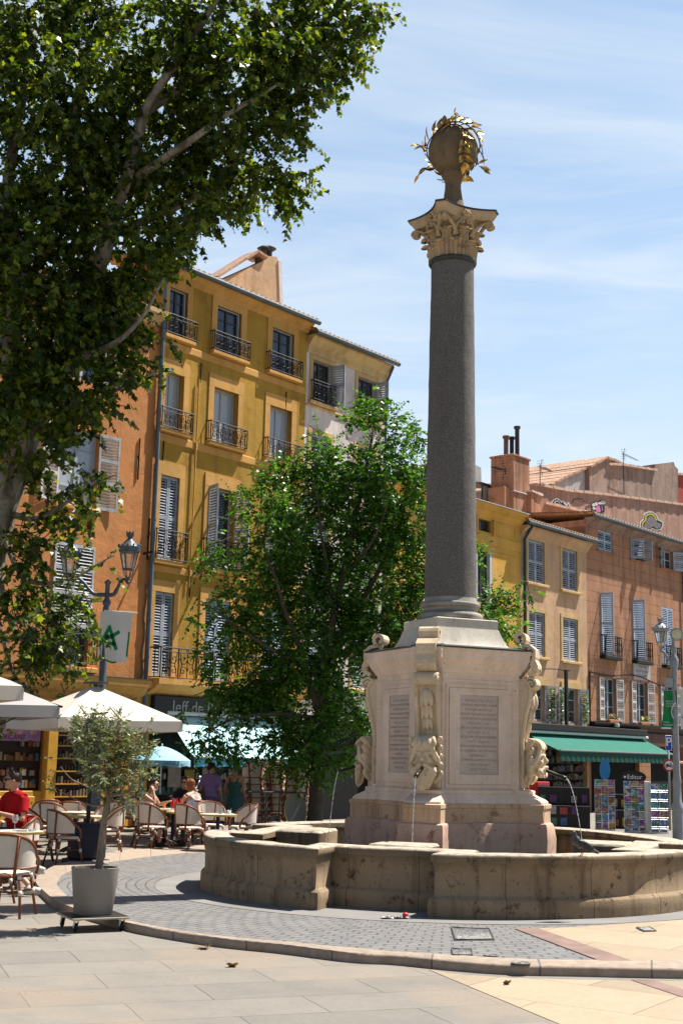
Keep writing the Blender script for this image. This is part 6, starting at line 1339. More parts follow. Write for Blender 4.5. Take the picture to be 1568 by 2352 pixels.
# big square parasols
M_canv = mat('cream_canvas', (.62, .55, .46), .85, .07, 2, .15, 90); M_canvshade = mat('shade_painted_canvas', (.36, .34, .33), .85, .08, 2, .15, 90); M_pole = mat('black_pole', (.014, .014, .016), .4, .2, 8, 0)  # grey canvas is parasol cloth with shade painted into its colour
def parasol(label, C, a, rz, zr, zp, m, pole_off=None, block=True):
    t = thing('cafe_parasol', label, 'parasol', (C[0], C[1], PZ), rz, 'square cafe parasols'); zr, zp = zr-PZ, zp-PZ; b = MB(); N = 12
    def P(i, j):
        u_, v_ = -1+2*i/N, -1+2*j/N; r = max(abs(u_), abs(v_)); q = min(abs(u_), abs(v_))/(r+1e-6)
        z = zr+(zp-zr)*(1-r)-.035*math.sin(math.pi*r)*(1-q)-.03*(1-q)*r*r; k = 1-.03*(1-q)*r
        return (u_*a*k, v_*a*k, z)
    for k in range(4):                                  # four taut triangular panels
        ca, sa = round(math.cos(k*math.pi/2)), round(math.sin(k*math.pi/2))
        def Q(i, j):
            r = max(i/8, .02); q = -1+2*j/8; z = zr+(zp-zr)*(1-r)-.05*math.sin(math.pi*r)*(1-q*q)-.03*(1-q*q)*r*r; kk = 1-.03*(1-abs(q))*r
            x, y = r*a*kk, q*r*a; return (x*ca-y*sa, x*sa+y*ca, z)
        b.grid(Q, 9, 9); b.grid(lambda i, j: (Q(i, j)[0]*.995, Q(i, j)[1]*.995, Q(i, j)[2]-.012), 9, 9)
    c = b.build('canopy', m, t, 20)
    v_ = MB(); E = [P(i, 0) for i in range(N)]+[P(N, j) for j in range(N)]+[P(N-i, N) for i in range(N)]+[P(0, N-j) for j in range(N)]; n_ = len(E)
    v_.add([p for q in E for p in (q, (q[0]*.998, q[1]*.998, q[2]-.17))], [(2*i, 2*i+1, (2*i+3) % (2*n_), (2*i+2) % (2*n_)) for i in range(n_)]); v_.build('valance', m, c)
    for k in range(8): q = k*math.pi/4; e = a*(1.02*1.414 if k % 2 else .93); r_ = MB(); r_.tube([(0, 0, zp-.10), (e*math.cos(q), e*math.sin(q), zr-.02)], [.014, .018], 6); r_.build('rib', M_pole, t); s = MB(); s.tube([(0, 0, zp-.85), (e*.5*math.cos(q), e*.5*math.sin(q), (zp+zr)/2-.05)], .011, 5); s.build('strut', M_pole, t)
    p = MB(); p.tube([(0, 0, 0), (0, 0, zp+.02)], .036, 10); p.lathe([(.0, zp+.03), (.20, zp+.03), (.21, zp+.05), (.06, zp+.07), (.0, zp+.07)], 16) if block else None; p.lathe([(.07, zp-.9), (.07, zp-.8)], 10); p.build('pole', M_pole, t, 40)
    if block: p = MB(); p.bbox(-.30, .30, -.30, .30, 0, .10, .02); p.bbox(-.24, .24, -.24, .24, .10, .66, .03); p.build('weighted_base', mat('navy_base_cover', (.018, .022, .034), .7, .2, 5, .1), t)
    cb = MB(); cb.tube([(.03, 0, zp-.5), (.5, .25, zp-.95), (a*.8, a*.3, zr-.15)], .012, 5); cb.tube([(.03, -.02, zp-.75), (.4, -.35, zp-1.05), (a*.75, -a*.5, zr-.12)], .010, 5); cb.build('cable', M_pole, t); return t
parasol('sunlit cream square parasol above the olive tree', (-4.0, 21.8), 1.08, R_(90-55), 2.24, 2.80, M_canv)
parasol('square parasol above the man in red, shade painted grey into its canvas', (-5.72, 19.3), 1.25, R_(90-55), 2.36, 2.95, M_canvshade)
parasol('cream square parasol whose lit corner pokes in at the left edge', (-5.42, 15.8), 1.25, R_(90-55), 2.46, 3.02, M_canv, block=False)
# round blue parasol
bp_ = pos(364, 32.); t = thing('blue_parasol', 'small round sky blue parasol with wavy valance before the chocolate shop', 'parasol', bp_); zt = at(364, 1714, 32).z-PZ; zr = at(364, 1746, 32).z-PZ; b = MB()
def P(i, j):
    a = 2*math.pi*i/48; r = .70*j/8; sc = 1-.035*abs(math.sin(a*4)); return (r*sc*math.cos(a), r*sc*math.sin(a), zt-(zt-zr)*(j/8)**1.6)
b.grid(P, 49, 9); b.grid(lambda i, j: (P(i, j)[0]*.995, P(i, j)[1]*.995, P(i, j)[2]-.008), 49, 9); M_sky = mat('sky_blue_canvas', (.30, .56, .72), .8, .1, 4, .1, 60); c = b.build('canopy', M_sky, t, 50)
b = MB(); b.add([p for i in range(48) for p in (P(i, 8), (P(i, 8)[0]*1.0, P(i, 8)[1]*1.0, P(i, 8)[2]-.14-.02*math.sin(i*.8)))], [(2*i, 2*i+1, (2*i+3) % 96, (2*i+2) % 96) for i in range(48)]); v_ = b.build('valance', M_sky, c)
tm = MB(); W = 'Jeff de Bruges'
for i, ch in enumerate(W):
    if ch != ' ': a = R_(-78+3.6*i*1.05); tm.join(text_mb(ch, .085, .001), Matrix.Translation((.695*math.cos(a), .695*math.sin(a), zr-.08)) @ Matrix.Rotation(a+math.pi/2, 4, 'Z') @ Matrix.Rotation(math.pi/2, 4, 'X'))
tm.build('lettering', mat('navy_letter', (.02, .03, .06), .7, .1, 5, 0), v_); b = MB(); b.tube([(0, 0, .0), (0, 0, zt+.03)], .016, 8); b.lathe([(.0, zt+.07), (.02, zt+.05), (.02, zt+.02)], 8); b.build('pole', mat('white_pole', (.7, .7, .7), .4, .1, 5, 0), t, 40); b = MB(); b.lathe([(.22, 0), (.22, .06), (.05, .09), (.0, .09)], 20); b.build('base', M_cast, t, 40)
# parked motor scooter in the shade
sc = thing('motor_scooter', 'dark motor scooter parked in shade under the blue awning', 'scooter', pos(398, 31.6), R_(65)); b = MB()
for part, fn_ in (('body', lambda m: (m.ell((0, .35, .62), (.17, .42, .16)), m.ell((0, .75, .70), (.14, .2, .13)), m.tube([(0, -.15, .32), (0, -.42, .42), (0, -.52, .95)], [.16, .15, .08], 10), m.ell((0, .1, .30), (.15, .4, .07)))), ('seat', lambda m: (m.ell((0, .32, .78), (.15, .42, .07)),)), ('handlebar', lambda m: (m.tube([(-.34, -.40, 1.06), (-.1, -.52, 1.02), (.1, -.52, 1.02), (.34, -.40, 1.06)], .018, 8), m.tube([(-.2, -.48, 1.03), (-.3, -.5, 1.22)], .01, 5), m.ell((-.31, -.5, 1.26), (.07, .02, .045)), m.tube([(.2, -.48, 1.03), (.3, -.5, 1.22)], .01, 5), m.ell((.31, -.5, 1.26), (.07, .02, .045)))), ('headlight', lambda m: (m.ell((0, -.60, .92), (.08, .06, .08)),))):
    m_ = MB(); fn_(m_); m_.build(part, {'body': mat('black_gloss_paint', (.015, .016, .02), .25, .2, 5, 0, spec=.6), 'seat': M_rub, 'handlebar': M_zinc, 'headlight': M_clear}[part], sc, True)
for y in (-.55, .62): m_ = MB(); m_.lathe([(.12, -.05), (.22, -.055), (.25, -.03), (.25, .03), (.22, .055), (.12, .05)], 24); m_.v = [(c_, y+a_, .25+b_) for a_, b_, c_ in m_.v]; m_.build('wheel', M_rub, sc, 40)

# ------------------------------------------------------------------ lamps, banners, signs
M_lamp = mat('blue_grey_cast_iron', (.095, .115, .14), .45, .2, 6, .15, 40, metal=.2); M_lampr = mat('pale_grey_paint', (.27, .29, .31), .45, .15, 6, .15, 40); M_lens = waterm('lantern_glass', (.9, .9, .86), .1, .8)
def lantern(parent, c, h, m, w=.235):
    """six-sided town lantern hanging on its own foot; c = foot point, h = total height"""
    x, y, z = c; L = MB()
    for k in range(6): a = k*math.pi/3+.3; L.tube([(x+w*.5*math.cos(a), y+w*.5*math.sin(a), z+h*.22), (x+w*.86*math.cos(a), y+w*.86*math.sin(a), z+h*.58)], .011, 5); L.tube([(x, y, z+h*.02), (x+w*.35*math.cos(a), y+w*.35*math.sin(a), z+h*.10), (x+w*.5*math.cos(a), y+w*.5*math.sin(a), z+h*.22)], .009, 5)
    L.lathe([(w*.42, h*.205), (w*.55, h*.21), (w*.55, h*.235), (w*.42, h*.24)], 18, (x, y, z)); L.lathe([(w*.80, h*.565), (w*.96, h*.57), (w*.99, h*.61), (w*1.03, h*.66), (w*.98, h*.67), (w*.80, h*.66)], 24, (x, y, z))
    L.lathe([(w*.90, h*.66), (w*.62, h*.74), (w*.34, h*.80), (w*.22, h*.83), (w*.22, h*.86), (w*.34, h*.89), (w*.36, h*.95), (w*.30, h*.955)], 24, (x, y, z))
    for k in range(12): a = k*math.pi/6; L.ell((x+w*1.01*math.cos(a), y+w*1.01*math.sin(a), z+h*.69), (.022, .022, .03), 6, 5); L.ell((x+w*.34*math.cos(a), y+w*.34*math.sin(a), z+h*.97), (.014, .014, .025), 5, 4) if k % 2 else None
    L.lathe([(.0, -.09), (.03, -.07), (.05, -.03), (.035, .0), (.05, .03), (.04, .06)], 12, (x, y, z)); o = L.build('lantern', m, parent, 40)
    g = MB(); g.lathe([(w*.47, h*.235), (w*.80, h*.565)], 6, (x, y, z)); g.build('lantern_glass', M_lens, o); return o
LP = pos(217, 27.6); lt = thing('street_lamp', 'twin lantern blue grey street lamp standing before the orange house', 'street lamp', LP)
zc = at(217, 1342, 27.6).z-PZ; b = MB(); b.lathe([(.16, 0), (.16, .5), (.12, .55), (.10, .9), (.085, 1.0), (.075, zc-.5), (.06, zc-.45), (.09, zc-.42), (.09, zc-.36), (.05, zc-.3), (.05, zc), (.08, zc+.05), (.0, zc+.12)], 20)
b.build('pole', M_lamp, lt, 40)
for px, yb, yt in ((294, 1333, 1218), (158, 1345, 1228)):
    q = at(px, yb, 27.6)-LP; hh = (at(px, yt, 27.6)-at(px, yb, 27.6)).z; a = MB(); a.tube(catmull([(0, 0, zc-.22), (q.x*.35, q.y*.35, zc-.20), (q.x*.6, 0, zc+.02), (q.x*.8, 0, zc+.12), (q.x, 0, q.z-.02)], 5), [.045]*8+[.035]*13, 9); a.build('arm', M_lamp, lt, True); lantern(lt, (q.x, q.y, q.z), hh, M_lamp)
# white banner with a green A
M_bann = mat('white_banner_cloth', (.68, .68, .67), .8, .05, 3, .15, 20); M_gban = mat('green_print', (.01, .22, .07), .8, .1, 4, 0); M_gd = mat('dark_green_print', (.003, .035, .014), .8, .1, 4, 0)
bn = thing('white_banner', 'white hanging banner with a green A shaped emblem on the left lamp', 'banner', LP); x0, x1 = at(229, 1450, 27.5).x-LP.x, at(303, 1450, 27.5).x-LP.x; z1, z0 = at(260, 1404, 27.5).z-PZ, at(260, 1520, 27.5).z-PZ; BW = x1-x0
BX = lambda u_, v_: (x0+BW*u_*(1-.13*(1-v_))-.0*v_, -.10+.035*math.sin(u_*7+v_*2.2)*(1-v_*.6), z0+(z1-z0)*v_-.03*u_+.025*math.sin(u_*9)*(1-v_))
b = MB(); b.grid(lambda i, j: BX(i/18, j/18), 19, 19); b.grid(lambda i, j: (BX(i/18, j/18)[0], BX(i/18, j/18)[1]+.006, BX(i/18, j/18)[2]), 19, 19); b.build('cloth', M_bann, bn, True)
def onban(px_pts, m, nm, off):
    b = MB(); (a0, b0), (a1, b1), w_ = px_pts; d = Vector((a1-a0, (b1-b0)*1.5)).normalized(); n_ = Vector((-d.y, d.x))*w_; K = 10
    b.grid(lambda i, j: (lambda u_, v_: (BX(u_, v_)[0], BX(u_, v_)[1]-off, BX(u_, v_)[2]))(a0+(a1-a0)*i/K+n_.x*(j-.5), b0+(b1-b0)*i/K+n_.y*(j-.5)/1.5), K+1, 2); b.build(nm, m, bn)
for k, (sg, m) in enumerate(((((.02, .30), (.32, .68), .11), M_gban), (((.30, .72), (.62, .26), .11), M_gban), (((.02, .36), (.66, .62), .11), M_gban), (((.10, .40), (.60, .36), .09), M_gban), (((.20, .45), (.32, .52), .11), M_gd), (((.40, .56), (.46, .48), .11), M_gd), (((.48, .42), (.55, .34), .10), M_gd))): onban(sg, m, 'printed_emblem', .004+.0015*k)
onban(((.97, .62), (.99, .12), .06), M_gban, 'green_edge', .004); onban(((.0, .03), (.66, .02), .05), M_gban, 'green_edge', .004)
b = MB(); b.tube([(0, -.10, z1+.01), (x1+.10, -.10, z1-.02)], .015, 6); b.tube([(0, 0, z1+.01), (0, -.12, z1+.01)], .02, 6); b.build('banner_rod', mat('white_rod', (.7, .7, .7), .4, .1, 5, 0), bn); b = MB(); b.tube([(x0-.02+.10*math.cos(q*.5), -.2, z0+.17+.15*math.sin(q*.5)) for q in range(13)], .008, 5); b.tube([(x0+.0+.08*math.cos(q*.5), -.22, z0+.19+.12*math.sin(q*.5)) for q in range(13)], .008, 5); b.build('coiled_cable', M_pole, bn)
# lamp on the right
RP = pos(1556, 33.); rt = thing('street_lamp', 'pale grey street lamp with one side lantern and floodlight at the right edge', 'street lamp', RP); Z = lambda y: at(1556, y, 33.).z-PZ
b = MB(); b.lathe([(.14, 0), (.14, Z(1862)), (.16, Z(1860)), (.16, Z(1853)), (.10, Z(1840)), (.095, Z(1800)), (.11, Z(1797)), (.085, Z(1780)), (.075, Z(1700)), (.065, Z(1560)), (.085, Z(1553)), (.075, Z(1540)), (.11, Z(1525)), (.115, Z(1515)), (.06, Z(1505)), (.05, Z(1497)), (.075, Z(1492)), (.045, Z(1480)), (.03, Z(1470)), (.05, Z(1466)), (.0, Z(1462))], 20); b.build('pole', M_lampr, rt, 40)
q = at(1517, 1492, 33.)-RP; hh = (at(1517, 1418, 33.)-at(1517, 1492, 33.)).z; a = MB(); a.tube(catmull([(0, 0, Z(1518)), (q.x*.4, 0, Z(1516)), (q.x*.75, 0, Z(1500)), (q.x, 0, q.z-.02)], 5), .04, 9); a.build('arm', M_lampr, rt, True); lantern(rt, (q.x, q.y, q.z), hh, M_lampr, .215)
b = MB(); b.lathe([(.0, -.10), (.10, -.10), (.16, -.03), (.165, .0), (.15, .005), (.0, .005)], 20); b.v = [(.06+a_, -.10-c_, Z(1458)+b_) for a_, b_, c_ in b.v]; fl = b.build('floodlight', M_lampr, rt, 40); b = MB(); b.lathe([(0, .007), (.13, .007), (.13, .012), (0, .012)], 20); b.v = [(.06+a_, -.10-c_, Z(1458)+b_) for a_, b_, c_ in b.v]; b.build('lens', mat('straw_lens', (.62, .56, .34), .3, .25, 30, 0), fl)
b = MB(); b.bbox(-.24, -.06, -.1, .06, Z(1577), Z(1557), .02); b.build('junction_box', mat('grey_box', (.34, .35, .36), .6, .1, 5, 0), rt)
# green festival banner
gb = thing('green_banner', 'green festival banner with small white lettering on the right lamp', 'banner', RP); gx0, gx1 = at(1515, 1630, 33).x-RP.x, at(1553, 1630, 33).x-RP.x; gz1, gz0 = Z(1587), Z(1675); M_gfl = mat('festival_green', (.012, .21, .06), .8, .08, 3, .1, 30); M_wl = mat('white_print', (.75, .75, .75), .7, .05, 5, 0)
GX = lambda u_, v_: (gx0+(gx1-gx0)*(u_*(1-.02*v_)+.16*v_*(1-u_)+.06*math.sin(v_*3)*(1-u_)), -.05-.05*math.sin(u_*6+v_*1.5), gz0+(gz1-gz0)*v_)
b = MB(); b.grid(lambda i, j: GX(i/14, j/14), 15, 15); b.grid(lambda i, j: (GX(i/14, j/14)[0], GX(i/14, j/14)[1]+.005, GX(i/14, j/14)[2]), 15, 15); b.build('cloth', M_gfl, gb, True)
tm = MB()
for ln, u_, v_ in (('FESTIVAL', .12, .71), ("D'AIX-EN-PROVENCE", .12, .65), ('3-23 JUILLET 2024', .12, .59), ('OPERA', .06, .17), ('CONCERTS', .06, .10)):
    t_ = text_mb(ln, .047, .001, align='LEFT'); g_ = GX(u_, v_); tm.join(t_, Matrix.Translation((g_[0], g_[1]-.035, g_[2])) @ Matrix.Rotation(math.pi/2, 4, 'X'))
tm.build('lettering', M_wl, gb); b = MB(); b.grid(lambda i, j: (GX(.66*i/8, .0)[0], GX(.66*i/8, 0)[1]-.006, gz0+.04*j), 9, 2); b.build('white_strip', M_wl, gb); b = MB(); b.tube([(GX(.88, v_)[0]-.10*math.sin(math.pi*(v_-.2)/.5), GX(.88, v_)[1]-.015, GX(.88, v_)[2]) for v_ in [.2+.05*i for i in range(11)]], .014, 5); b.build('white_curve', M_wl, gb)
b = MB(); b.tube([(0, -.05, gz1+.0), (gx0, -.06, gz1+.03)], .012, 6); b.tube([(0, -.05, gz0+.02), (gx0*.3, -.06, gz0)], .012, 6); b.build('banner_rod', M_lampr, gb)
wb = thing('white_banner', 'white banner with a green emblem cut by the right edge of the photo', 'banner', RP); b = MB(); xa, xb_ = at(1562, 1630, 32.9).x-RP.x, at(1598, 1630, 32.9).x-RP.x; b.grid(lambda i, j: (xa+(xb_-xa)*i/8, -.06-.03*math.sin(i*.8), Z(1675)+(Z(1592)-Z(1675))*j/8), 9, 9); b.build('cloth', M_bann, wb, True); b = MB(); b.prism([(xa+.02, Z(1650)), (xa+.2, Z(1612)), (xa+.26, Z(1612)), (xa+.08, Z(1650))], -.105, -.10, 'xz'); b.build('printed_emblem', M_gban, wb)
# parking and no moped signs on one post
SP = pos(1538, 37.5); st = thing('road_sign', 'post with a blue parking sign above a no mopeds disc beside the green awning', 'road sign', SP); Zs = lambda y: at(1538, y, 37.5).z-PZ; b = MB(); b.tube([(0, 0, 0), (0, 0, Zs(1690))], .03, 10); b.build('post', M_lampr, st, True)
hw = 7.2/FPX*37.5; b = MB(); b.bbox(-hw, hw, -.05, -.035, Zs(1724), Zs(1689), .012); s1 = b.build('parking_sign', mat('sign_white', (.7, .7, .7), .4, .05, 5, 0), st); b = MB(); b.box(-hw*.88, hw*.88, -.054, -.050, Zs(1723), Zs(1690.5)); bl_ = b.build('blue_panel', mat('sign_blue', (.01, .07, .50), .4, .05, 5, 0), s1); tm = MB(); tm.join(text_mb('P', .34, .002, font_bold=True), Matrix.Translation((0, -.057, Zs(1705))) @ Matrix.Rotation(math.pi/2, 4, 'X')); tm.build('lettering', M_wl, s1)
def disc(r, y, z, th=.004): b = MB(); b.lathe([(0, 0), (r, 0), (r, th), (0, th)], 32, cap=False); b.v = [(a_, y-c_, z+b_) for a_, b_, c_ in b.v]; return b
zc2 = Zs(1758); rr_ = 13.6/FPX*37.5; s2 = disc(rr_, -.04, zc2, .012).build('prohibition_sign', mat('sign_red', (.48, .01, .015), .4, .05, 5, 0), st); disc(rr_*.74, -.052, zc2).build('white_disc', mat('sign_white2', (.72, .72, .72), .4, .05, 5, 0), s2)
b = MB()
for x in (-.07, .07): b.tube([(x+.032*math.cos(q*.6), -.062, zc2-.03+.032*math.sin(q*.6)) for q in range(12)], .008, 5)
b.tube([(-.07, -.062, zc2-.03), (-.03, -.062, zc2+.01), (.04, -.062, zc2-.01), (.06, -.062, zc2+.05), (.035, -.062, zc2+.06)], .011, 5); b.tube([(-.09, -.062, zc2+.02), (-.02, -.062, zc2+.025)], .013, 5); b.tube([(-.03, -.062, zc2-.03), (.05, -.062, zc2-.025)], .011, 5); b.build('moped_symbol', M_cast, s2)
# ------------------------------------------------------------------ card racks before the kiosk
def cardm(i, c1, c2, c3):
    m, nt, b, oc = newmat('printed_card'); oi = nd(nt, 'ObjectInfo'); rv = oi.outputs['Random']
    vv = nd(nt, 'VectorMath', operation='ADD'); nt.links.new(oc, vv.inputs[0]); cx = nd(nt, 'CombineXYZ', {0: mathn(nt, 'MULTIPLY', rv, 37.), 2: mathn(nt, 'MULTIPLY', rv, 11.)}); nt.links.new(cx.outputs[0], vv.inputs[1])
    n1 = noi(nt, vv.outputs[0], 8, 2); n2 = nd(nt, 'TexVoronoi', {'Vector': vv.outputs[0], 'Scale': 12.}).outputs['Distance']; c = mixc(nt, ramp(nt, n1, [(.48, 0.), (.52, 1.)]), c1, c2); c = mixc(nt, ramp(nt, n2, [(.20, 1.), (.24, 0.)]), c, c3)
    sock(nt, b, 'Base Color', c); b.inputs['Roughness'].default_value = .3; return m
_W = (.46, .44, .42)
M_card = [cardm(i, *c) for i, c in enumerate((((.05, .16, .40), _W, (.30, .05, .04)), ((.34, .03, .03), (.42, .36, .25), (.02, .02, .03)), ((.04, .30, .33), _W, (.02, .06, .10)), ((.40, .26, .03), (.20, .08, .02), _W), ((.20, .06, .26), (.40, .16, .28), _W), (_W, (.10, .10, .11), (.35, .06, .08)), ((.04, .16, .06), (.10, .22, .42), _W), ((.42, .16, .03), (.05, .12, .28), (.45, .38, .10)), (_W, (.10, .24, .46), (.36, .20, .08))))]; M_wire = mat('chrome_wire', (.5, .5, .5), .3, .1, 5, 0, metal=.8)
def rack(label, px0, px1, ytop, Y, rows, cols, ch, tilt, seed, dark=False):
    p = pos((px0+px1)/2, Y); zt = at((px0+px1)/2, ytop, Y).z-PZ; W = (px1-px0)/FPX*Y; t = thing('card_rack', label, 'card rack', p, tilt, 'card racks before the kiosk'); b = MB(); b.tube([(0, .1, 0), (0, .1, zt)], .03, 8); b.lathe([(.28, 0), (.28, .03), (.04, .06)], 18, (0, .1, 0)); cw = W/cols
    for r in range(rows):
        z = zt-ch*(r+1)
        b.tube([(-W/2, -.06, z+.01), (W/2, -.06, z+.01)], .006, 4); b.tube([(-W/2, -.075, z+.06), (W/2, -.075, z+.06)], .005, 4)
    for c in range(cols+1): b.tube([(-W/2+c*cw, -.055, zt-ch*rows), (-W/2+c*cw, -.055, zt)], .006, 4)
    b.build('wire_frame', M_wire, t); rr = random.Random(seed)
    for r in range(rows):
        for c in range(cols):
            k = MB(); w2 = cw*.46; y0 = -.05+.03*abs(c-(cols-1)/2); z = zt-ch*(r+1)+.015; x = -W/2+(c+.5)*cw; k.add([(-w2, 0, 0), (w2, 0, 0), (w2, .03, ch*.92), (-w2, .03, ch*.92), (-w2, .012, 0), (w2, .012, 0), (w2, .042, ch*.92), (-w2, .042, ch*.92)], [(0,1,2,3),(7,6,5,4),(1,0,4,5),(3,2,6,7),(2,1,5,6),(0,3,7,4)]); o = k.build('card', M_card[rr.randrange(9) if seed < 3 else rr.choice((0, 0, 2, 4, 6, 7, 1))], t); o.location = (x, y0, z)
    return t
# the racks
rack('left card rack of upright souvenir booklets before the kiosk', 1367, 1411, 1790, 36.5, 7, 3, .232, R_(-12), 1); rk = rack('middle rack of bright greeting cards under the round black sign', 1434, 1483, 1794, 36., 8, 3, .202, R_(-10), 2); rack('right card rack of darker blue postcards by the lamp post', 1493, 1532, 1800, 35.6, 7, 2, .236, R_(8), 3)
b = MB(); b.bbox(-.07, .07, -.05, .12, 0, at(1487, 1795, 35.8).z-PZ, .01); pl_ = thing('white_display_post', 'slim white display post between the middle and right racks', 'display stand', pos(1488, 35.8)); b.build('column', M_bann, pl_)
es = thing('oval_sign', 'oval black sign with white lettering above the middle rack', 'sign', pos(1457, 37.3)); ze = at(1457, 1785, 37.3).z-PZ; b = MB(); b.lathe([(0, 0), (.34, 0), (.34, .015), (0, .015)], 32, cap=False); b.v = [(a_, -c_, ze+b_*.52) for a_, b_, c_ in b.v]; b.build('panel', M_blk, es); tm = MB(); tm.join(text_mb('Editor', .17, .002, align='LEFT'), Matrix.Translation((-.20, -.018, ze)) @ Matrix.Rotation(math.pi/2, 4, 'X')); tm.lathe([(0, .016), (.035, .016), (.035, .019), (0, .019)], 14, cap=False); n_ = 14*4; tm.v[-n_:] = [(-.26+a_, -c_, ze+b_) for a_, b_, c_ in tm.v[-n_:]]; tm.build('lettering', M_wl, es); b = MB(); b.tube([(0, .02, 0), (0, .02, ze)], .012, 6); b.build('stem', M_cast, es)
bs_ = thing('oval_sign', 'tall oval blue sign above the left rack', 'sign', pos(1390, 38.)); zb_ = at(1390, 1768, 38.).z-PZ; b = disc(.17, 0, 0, .012); b.v = [(a_*.9, b_, zb_+c_*1.75) for a_, b_, c_ in b.v]; b.build('panel', mat('bright_blue', (.03, .22, .50), .4, .1, 5, 0), bs_); b = MB(); b.tube([(0, .02, 0), (0, .02, zb_)], .012, 6); b.build('stem', M_cast, bs_)
ex = thing('red_cabinet', 'red display cabinet behind the right mask under the green awning', 'cabinet', pos(1235, 39.5), FROT); zr1 = at(1235, 1795, 39.5).z-PZ; b = MB(); b.bbox(-.35, .35, -.2, .2, 0, zr1, .02); b.build('body', mat('red_enamel', (.40, .02, .015), .4, .1, 5, 0), ex); b = MB(); b.box(-.27, .27, -.21, -.2, zr1-.45, zr1-.1); b.build('panel', mat('dark_blue_panel', (.02, .03, .06), .4, .2, 5, 0), ex)

M_mag = [mat('magazine', c, .35, .3, 9, 0) for c in ((.30, .05, .04), (.04, .10, .28), (.35, .30, .06), (.04, .16, .10), (.30, .28, .26), (.10, .03, .14))]
def stand(label, px0, px1, Y, h, seed):
    p = pos((px0+px1)/2, Y); W = (px1-px0)/FPX*Y; t = thing('newspaper_stand', label, 'display stand', p, R_(-10), 'newspaper stands under the green awning'); b = MB(); b.bbox(-W/2, W/2, 0, .45, 0, h*.55, .01); b.bbox(-W/2, W/2, .3, .45, h*.55, h, .01); b.build('cabinet', M_blk, t); r_ = random.Random(seed)
    for z in (.08, h*.34, h*.62):
        n_ = int(W/.26)
        for q in range(n_):
            if r_.random() < .25: continue
            k = MB(); x = -W/2+(q+.5)*W/n_; w2 = r_.uniform(.07, .11); yb = -.03 if z < h*.5 else .27; k.box(x-w2, x+w2, yb, yb+.02, z, z+r_.uniform(.18, .25)); k.build('magazine', M_mag[r_.randrange(6)], t)
stand('long black newspaper stand left of the card racks, nearest the fountain mask', 1236, 1352, 37.5, 1.12, 1); stand('black stand added as dark backing between the left and middle card racks', 1400, 1446, 37.8, .95, 2); stand('black stand added as dark backing behind the middle and right card racks', 1452, 1535, 38.4, 1.1, 3)  # last two stands added so the bright ground there reads as deep shade
# ------------------------------------------------------------------ people
def skinm(name, c): 
    m, nt, b, oc = newmat(name); cc = ramp(nt, noi(nt, oc, 9, 4), [(.3, mul(c, .88)), (.7, mul(c, 1.1))]); sock(nt, b, 'Base Color', cc); b.inputs['Roughness'].default_value = .55; b.inputs['Subsurface Weight'].default_value = .08; b.inputs['Subsurface Radius'].default_value = (.01, .004, .002); return m
M_skin = skinm('tanned_skin', (.48, .25, .155)); M_skin2 = skinm('fair_skin', (.56, .33, .23))
def clothm(n_, c, stripes=None):
    if not stripes: return mat(n_, c, .85, .12, 7, .3, 18, spec=.15, bd=.008)
    m, nt, b, oc = newmat(n_); w_ = nd(nt, 'TexWave', {'Vector': oc, 'Scale': stripes[1], 'Distortion': stripes[2], 'Detail': 2.}, bands_direction='X'); sock(nt, b, 'Base Color', mixc(nt, ramp(nt, w_.outputs[1], [(.45, 0.), (.55, 1.)]), c, stripes[0])); b.inputs['Roughness'].default_value = .85; return m
